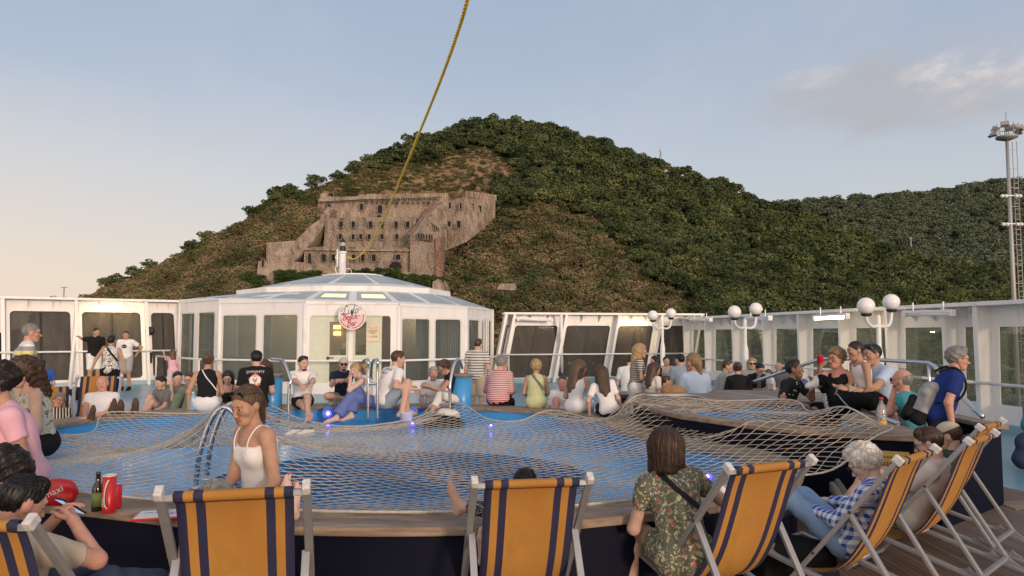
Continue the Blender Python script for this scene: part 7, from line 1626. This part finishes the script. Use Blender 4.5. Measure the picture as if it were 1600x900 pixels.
# ---------------------------------------------------------------- tables and stools
def table(x, y, lb, r=.42, z=.72):
    o = empty('table', (x, y, 0)); tag(o, lb, 'table', 'round tables beyond the pool'); mb = MB(); mb.lathe([(r, z-.03), (r+.01, z-.015), (r, z)], n=24); mb.build('table_top', MT['teak'], o)
    mb = MB(); mb.lathe([(.2, 0), (.2, .02), (.04, .05), (.035, z-.03)], n=14); mb.build('pedestal', MT['alu'], o)
table(3.35, 15.0, 'round table with bottles among the people left of the nearest lamp'); table(4.55, 12.9, 'round table at which the blonde woman with glasses sits'); table(2.15, 13.2, 'small round table left of the standing blonde woman', .3, .62)
def stool(x, y, lb, z=.45):
    o = empty('stool', (x, y, 0)); tag(o, lb, 'stool', 'stools under the people at the tables'); mb = MB(); mb.lathe([(.18, z-.04), (.19, z-.02), (.18, z)], n=18); mb.build('seat', MT['dark'], o); mb = MB(); mb.lathe([(.16, 0), (.16, .02), (.035, .04), (.035, z-.04)], n=12); mb.build('pedestal', MT['alu'], o)
for k in people:
    l_ = k['ob']['label']
    if 'table' in l_ or 'hidden behind the boy' in l_ or 'near the net' in l_ or 'left of the standing blonde' in l_: stool(k['root'][0], k['root'][1], 'dark stool carrying the '+' '.join(l_.replace(',', '').split()[:9]))
# ---------------------------------------------------------------- small things
def lathe_thing(name, lb, cat, loc, parts):
    o = empty(name, loc); tag(o, lb, cat)
    for nm, prof, m in parts: mb = MB(); mb.lathe(prof, n=20); mb.build(nm, MT[m] if isinstance(m, str) else m, o)
    return o
MT['bglass'] = mat('brown_bottle', (.020, .012, .006), .08, spec=.8); MT['label'] = mat('green_label', (.14, .20, .05), .6); MT['red'] = mat('red_print', (.50, .012, .02), .32, noise=.06); MT['tin'] = mat('tin', (.7, .7, .7), .25, 1.0); MT['clearp'] = glassmat('clear_plastic', (.80, .84, .84), .08, .05, .25, (.7, .72, .72), fres=.4); MT['juice'] = mat('orange_juice', (.70, .30, .02), .3)
q = P(152, 793, 4.55); q.z = RZ+.002
lathe_thing('beer_bottle', 'brown beer bottle with green label on the near rim', 'bottle', q, [('glass', [(.033, 0), (.034, .01), (.034, .135), (.03, .155), (.015, .185), (.013, .225), (.015, .228), (.015, .24)], 'bglass'), ('label', [(.0345, .03), (.0345, .115)], 'label')])
q = P(170, 797, 4.50); q.z = RZ+.002; tb = lathe_thing('crisp_tube', 'tall red cardboard crisp tube with white rim on the near rim', 'crisp tube', q, [('tube', [(.046, 0), (.047, .003), (.047, .245)], 'red'), ('rim', [(.049, .245), (.049, .253), (.044, .255), (.043, .249)], 'capw')])
def swoosh(par, r, col, dz, w, nm):
    mb = MB(); vs = []
    for i in range(25):
        t = i/24; a = R(-70)+t*R(120)*(.5 if i < 0 else 1); z = .225-.19*abs(math.sin(t*math.pi*.5))**1.4; x = math.sin(t*math.pi)*-.9; an = R(-62)+x*.75+dz*8
        for k in (-1, 1): vs.append((math.cos(an+k*w)*r, math.sin(an+k*w)*r, z))
    mb.add(vs, [(2*i, 2*i+2, 2*i+3, 2*i+1) for i in range(24)]); mb.build(nm, MT[col], par)
swoosh(tb, .0476, 'yellow', -.012, .16, 'yellow_curve'); swoosh(tb, .0481, 'printw', 0.0, .12, 'white_curve'); tb.scale = (.84, .84, .92); swoosh(tb, .0486, 'nstripe', .012, .06, 'blue_curve')
mb = MB()
for k in range(5): a = R(-128+k*3); mb.box((math.cos(R(-120))*.0475, math.sin(R(-120))*.0475, .05+k*.012), (.022, .003, .006), R(-30))
mb.build('small_print', MT['capw'], tb)
q = P(181, 789, 4.62); q.z = RZ+.002; cn = lathe_thing('drink_can', 'red soft drink can behind the tall crisp tube', 'can', q, [('body', [(.028, 0), (.033, .008), (.033, .138), (.027, .15)], 'red'), ('lid', [(.027, .1505), (.0275, .154), (.025, .152)], 'tin')])
mb = MB(); [mb.tube([(math.cos(R(-85)+t*.16)*.0338, math.sin(R(-85)+t*.16)*.0338, .05+.018*t+.012*math.sin(t*5.5+k)) for t in np.linspace(0, 3, 22)], .002, 4) for k in (0, 1.2)]; mb.build('script_lettering', MT['printw'], cn)
# crisp bag
def bag(name, lb, cat, loc, dims, m, rot=0, seed=0, res=.012, amp=.012, parts=()):
    a, b, c = dims; L = [ell_((0, 0, c*.5), (a/2, b/2, c/2), k=.04), cone((-a*.3, 0, c*.25), (a*.3, 0, c*.25), b*.42, b*.36, .05), cone((-a*.22, 0, c*.72), (a*.24, 0, c*.7), b*.34, b*.3, .05)]
    V, F = sdf_mesh(L, res*.8, FOLDS(amp*.9, 24, seed*.13+1)); o = mesh_obj(name, V, F, m, smooth=True); o.location = loc; o.rotation_euler = (0, 0, R(rot)); return tag(o, lb, cat)
q = P(93, 775, 4.72); q.z = RZ+.0; cb = bag('crisp_bag', 'crumpled red crisp bag lettered maxi on the near rim', 'crisp bag', q, (.20, .09, .165), MT['red'], 12, 3, .008, .012)
mtx = textobj('maxi', .06, Vector((-.01, -.2, .075)), (1, 0, .5), (-.45, 0, 1), 'printw', cb, depth=0); decal(mtx, cb, (0, 1, 0))
q = P(78, 768, 4.85); q.z = RZ; bag('plastic_wrap', 'crumpled clear plastic wrapper behind the red crisp bag', 'wrapper', q, (.16, .08, .15), MT['clearp'], -10, 6, .01, .012)
# tray with menu
q = P(258, 797, 4.42); q.z = RZ+.004; tr = empty('serving_tray', q, R(14)); tag(tr, 'red edged tray with a printed menu sheet on the near rim', 'tray')
mb = MB(); mb.box((0, 0, .006), (.34, .22, .012)); mb.build('tray_base', MT['red'], tr, bevel=.005); mb = MB(); mb.box((0, 0, .014), (.30, .18, .003)); mb.build('menu_sheet', MT['printw'], tr)
mb = MB(); [mb.box((random.uniform(-.11, .11), random.uniform(-.07, .07), .0165), (random.uniform(.02, .06), .012, .001)) for k in range(12)]; mb.build('menu_print', MT['signblue'], tr)
# phone, cup, bottles
hp_ = P4['world'](P4['wr']['l'])+Vector((.03, .07, .05)); mb = MB(); M_ = Matrix.Rotation(R(-30), 3, 'Z') @ Matrix.Rotation(R(52), 3, 'X'); mb.box((0, 0, 0), (.075, .009, .15), M=M_); ph = mb.build('phone', MT['black'], bevel=.003); ph.location = hp_; tag(ph, 'smartphone with lit screen in the hands of the man in beige', 'phone')
mb = MB(); mb.box(M_ @ Vector((0, -.0062, 0)), (.066, .002, .136), M=M_); mb.build('screen', mat('phone_screen', (.2, .25, .4), .2, emit=(.28, .36, .55), estr=.9), ph)
w_ = P15['world'](P15['wr']['r'])+Vector((-.02, -.06, .03)); lathe_thing('cup', 'red paper cup in the raised hand of the woman in black', 'cup', w_, [('body', [(.030, 0), (.042, .115), (.043, .12), (.041, .118)], 'red')])
q = P(1379, 690, 6.9); q.z = PZ+.002; lathe_thing('juice_bottle', 'clear plastic bottle with red cap and a little orange juice on the teak', 'bottle', q, [('body', [(.042, 0), (.044, .01), (.044, .15), (.035, .19), (.016, .23), (.015, .25)], 'clearp'), ('cap', [(.018, .25), (.018, .275)], 'red'), ('juice', [(.0445, .012), (.0447, .055)], 'juice')])
q = P(301, 640, 10.35); q.z = RZ+.002; lathe_thing('water_bottle', 'pale blue water bottle beside the woman in black and white', 'bottle', q, [('body', [(.042, 0), (.045, .01), (.045, .2), (.03, .235), (.02, .24)], mat('blue_bottle', (.22, .42, .62), .2)), ('cap', [(.022, .24), (.022, .265)], 'white')])
q = P(635, 668, 10.2); q.z = FZ+.002; lathe_thing('bucket', 'translucent white plastic bucket among the blue pool lights', 'bucket', q, [('body', [(.075, 0), (.095, .2), (.1, .205), (.1, .215), (.09, .21)], mat('milky_plastic', (.62, .62, .72), .4, sss=.3))])
for k, (du, rot) in enumerate(((-11, 6), (8, -4))):
    q = P(470+du, 686, 9.3); q.z = FZ+.002; L = [cone((0, -.09, .045), (0, .02, .04), .042, .042, .03), cone((0, .02, .035), (0, .13, .028), .042, .03, .03)]; V, F = sdf_mesh(L, .012, None); o = mesh_obj('shoe', V, F, C['offwhite'], smooth=True); o.location = q+Vector((0, 0, .004)); o.rotation_euler = (0, 0, R(150+rot)); mesh_obj('sole', *sdf_mesh([cone((0, -.09, .014), (0, .02, .014), .045, .045, .03, [(ar(0, 0, .018), ar(0, 0, 1))]), cone((0, .02, .014), (0, .135, .014), .045, .034, .03, [(ar(0, 0, .018), ar(0, 0, 1))])], .01), MT['sole'], o, smooth=True); mesh_obj('lining', *sdf_mesh([ell_((0, -.075, .085), (.030, .05, .012))], .008), C['grey'], o, smooth=True); tag(o, ('left' if k else 'right')+' shoe of the white pair standing in the empty pool', 'shoe', 'white shoes in the pool')
for (u, v, d, z, dm, col, nm, lb, cat) in ((694, 668, 10.2, FZ, (.6, .26, .10), C['black'], 'bag', 'flat black bag on the pool floor beside the white bucket', 'bag'), (700, 652, 10.35, FZ+.1, (.34, .2, .1), C['offwhite'], 'towel', 'pale towel bundled on the black bag in the pool', 'towel'), (1052, 620, 10.4, .82, (.34, .16, .12), mat('paper_bag', (.30, .17, .08), .8, noise=.2), 'paper_bag', 'brown paper bag at the edge of the platform', 'paper bag'),
    (1244, 822, 4.75, .005, (.5, .3, .36), C['black'], 'bag', 'dark bag on the planks between the floral blouse and the checked shirt', 'bag'), (128, 607, 18.5, .0, (.9, .5, .2), C['black'], 'bag', 'black bag lying on the deck below the left screen', 'bag'), (75, 607, 17.0, .0, (1.2, .7, .3), C['offwhite'], 'mattress', 'pale folded pad under the boy in royal blue', 'pad'), (228, 618, 14.4, 0, (.34, .22, .1), C['black'], 'bag', 'small black bag beside the boy with bent knees', 'bag'),
    (1613, 735, 9.0, 0, (.34, .3, .46), C['djeans'], 'backpack', 'dark blue backpack standing on the deck at the right edge', 'backpack'), (1622, 690, 9.05, .40, (.36, .26, .5), C['teal'], 'jacket', 'teal jacket heaped on the backpack at the right edge', 'jacket'), (1382, 622, 9.3, .62, (.26, .18, .12), C['navy'], 'bag', 'small navy bag on the bench beside the light blue polo', 'bag'), (165, 645, 12.0, 0, (.3, .2, .12), C['navy'], 'bag', 'small navy bag on the deck under the dozing man', 'bag')):
    q = P(u, v, d); q.z = z+dm[2]*.06; bag(nm, lb, cat, q, dm, col, random.uniform(-25, 25), u, .014, .010)
MT['food'] = mat('mixed_food', (.25, .17, .07), .7, noise=.4, nscale=40)
for (u, d, lb) in ((527, 11.0, 'clear snack box on the bench left of the blue trousers'), (686, 11.1, 'snack tray on the bench before the woman in cream trousers')):
    q = P(u, 630, d); q.z = RZ+.004; o = empty('snack_tray', q); tag(o, lb, 'tray'); mb = MB(); mb.box((0, 0, .03), (.28, .16, .06)); mb.build('box', MT['clearp'], o, bevel=.01); mb = MB(); [mb.sphere((random.uniform(-.1, .1), random.uniform(-.05, .05), .065), random.uniform(.015, .028), 8) for k in range(14)]; mb.build('food', MT['food'], o)
for k in range(5):
    u = 1030+k*6; q = P(u, 590, 15.0+.08*(k % 3-1)); q.z = .722; q.x = 3.35+(k-2)*.13; lathe_thing('bottle', ['dark bottle at the left end of the row on the table', 'pale bottle second from the left on the table', 'dark bottle in the middle of the row on the table', 'pale bottle second from the right on the table', 'dark bottle at the right end of the row on the table'][k], 'bottle', q, [('glass', [(.035, 0), (.036, .16), (.014, .21), (.014, .27)], 'bglass' if k % 2 == 0 else 'clearp')])
q = P(1186, 600, 12.9); q.z = .722; q.x = 4.45; lathe_thing('water_bottle', 'clear water bottle on the right hand table', 'bottle', q, [('body', [(.04, 0), (.04, .2), (.016, .25), (.016, .28)], 'clearp'), ('cap', [(.018, .28), (.018, .3)], 'white')])
# backpack on the walking man
ch_, R2_, s_ = P12['chest'], P12['R2'], P12['s']; bk = empty('backpack', P12['world'](ch_+R2_ @ ar(0, -.10, -.44)), P12['H']); bk.scale = (.86, .86, .86); tag(bk, 'grey and black hiking backpack on the back of the man in blue', 'backpack')
L = [cone((-.10, 0, .06), (-.085, 0, .46), .06, .055, .03), cone((.10, 0, .06), (.085, 0, .46), .06, .055, .03), cone((-.10, -.05, .08), (.10, -.05, .08), .06, .06, .04), cone((-.09, -.05, .40), (.09, -.05, .40), .055, .055, .04), cone((0, -.04, .10), (0, -.03, .40), .085, .075, .05)]; V, F = sdf_mesh(L, .011, FOLDS(.007, 26, 1.1)); tilt = np.array(Matrix.Rotation(R(-24), 3, 'X')); c = V[F].mean(1); mi = (c[:, 2] < .17).astype(int)
mesh_obj('sack', V @ tilt.T, F, [C['lgrey'], C['black']], bk, mi, smooth=True); L = [cone((-.075, .0, .475), (.075, .0, .475), .075, .075, .04), cone((-.05, -.06, .45), (.05, -.06, .45), .045, .045, .04)]; V, F = sdf_mesh(L, .011, FOLDS(.006, 26, 2.1)); mesh_obj('lid', V @ tilt.T, F, C['lgrey'], bk, smooth=True)
L = [cone((-.05, -.12, .06), (.05, -.12, .10), .06, .06, .04), cone((0, -.14, .1), (0, -.135, .28), .05, .045, .04)]; V, F = sdf_mesh(L, .012, NOISE(.005, 34, 3)); mesh_obj('front_pocket', V @ tilt.T, F, C['black'], bk, smooth=True)
iv_ = lambda p: Vector(rz(P12['H']).T @ (np.array(P12['world'](p))-np.array(bk.location)))/.86
for sx in (-1, 1):
    pts = smoothpoly([iv_(ch_+R2_ @ ar(sx*.08, -.15, .17)), iv_(ch_+R2_ @ ar(sx*.105, -.06, .272)), iv_(ch_+R2_ @ ar(sx*.115, .05, .245)), iv_(ch_+R2_ @ ar(sx*.115, .135, .12)), iv_(ch_+R2_ @ ar(sx*.15, .10, -.04)), iv_(ch_+R2_ @ ar(sx*.16, -.06, -.14))], 5, False)
    mb = MB(); mb.tube(pts, .013, 8); mb.build('shoulder_strap', C['black'], bk)
print('SCALES', REPORT)
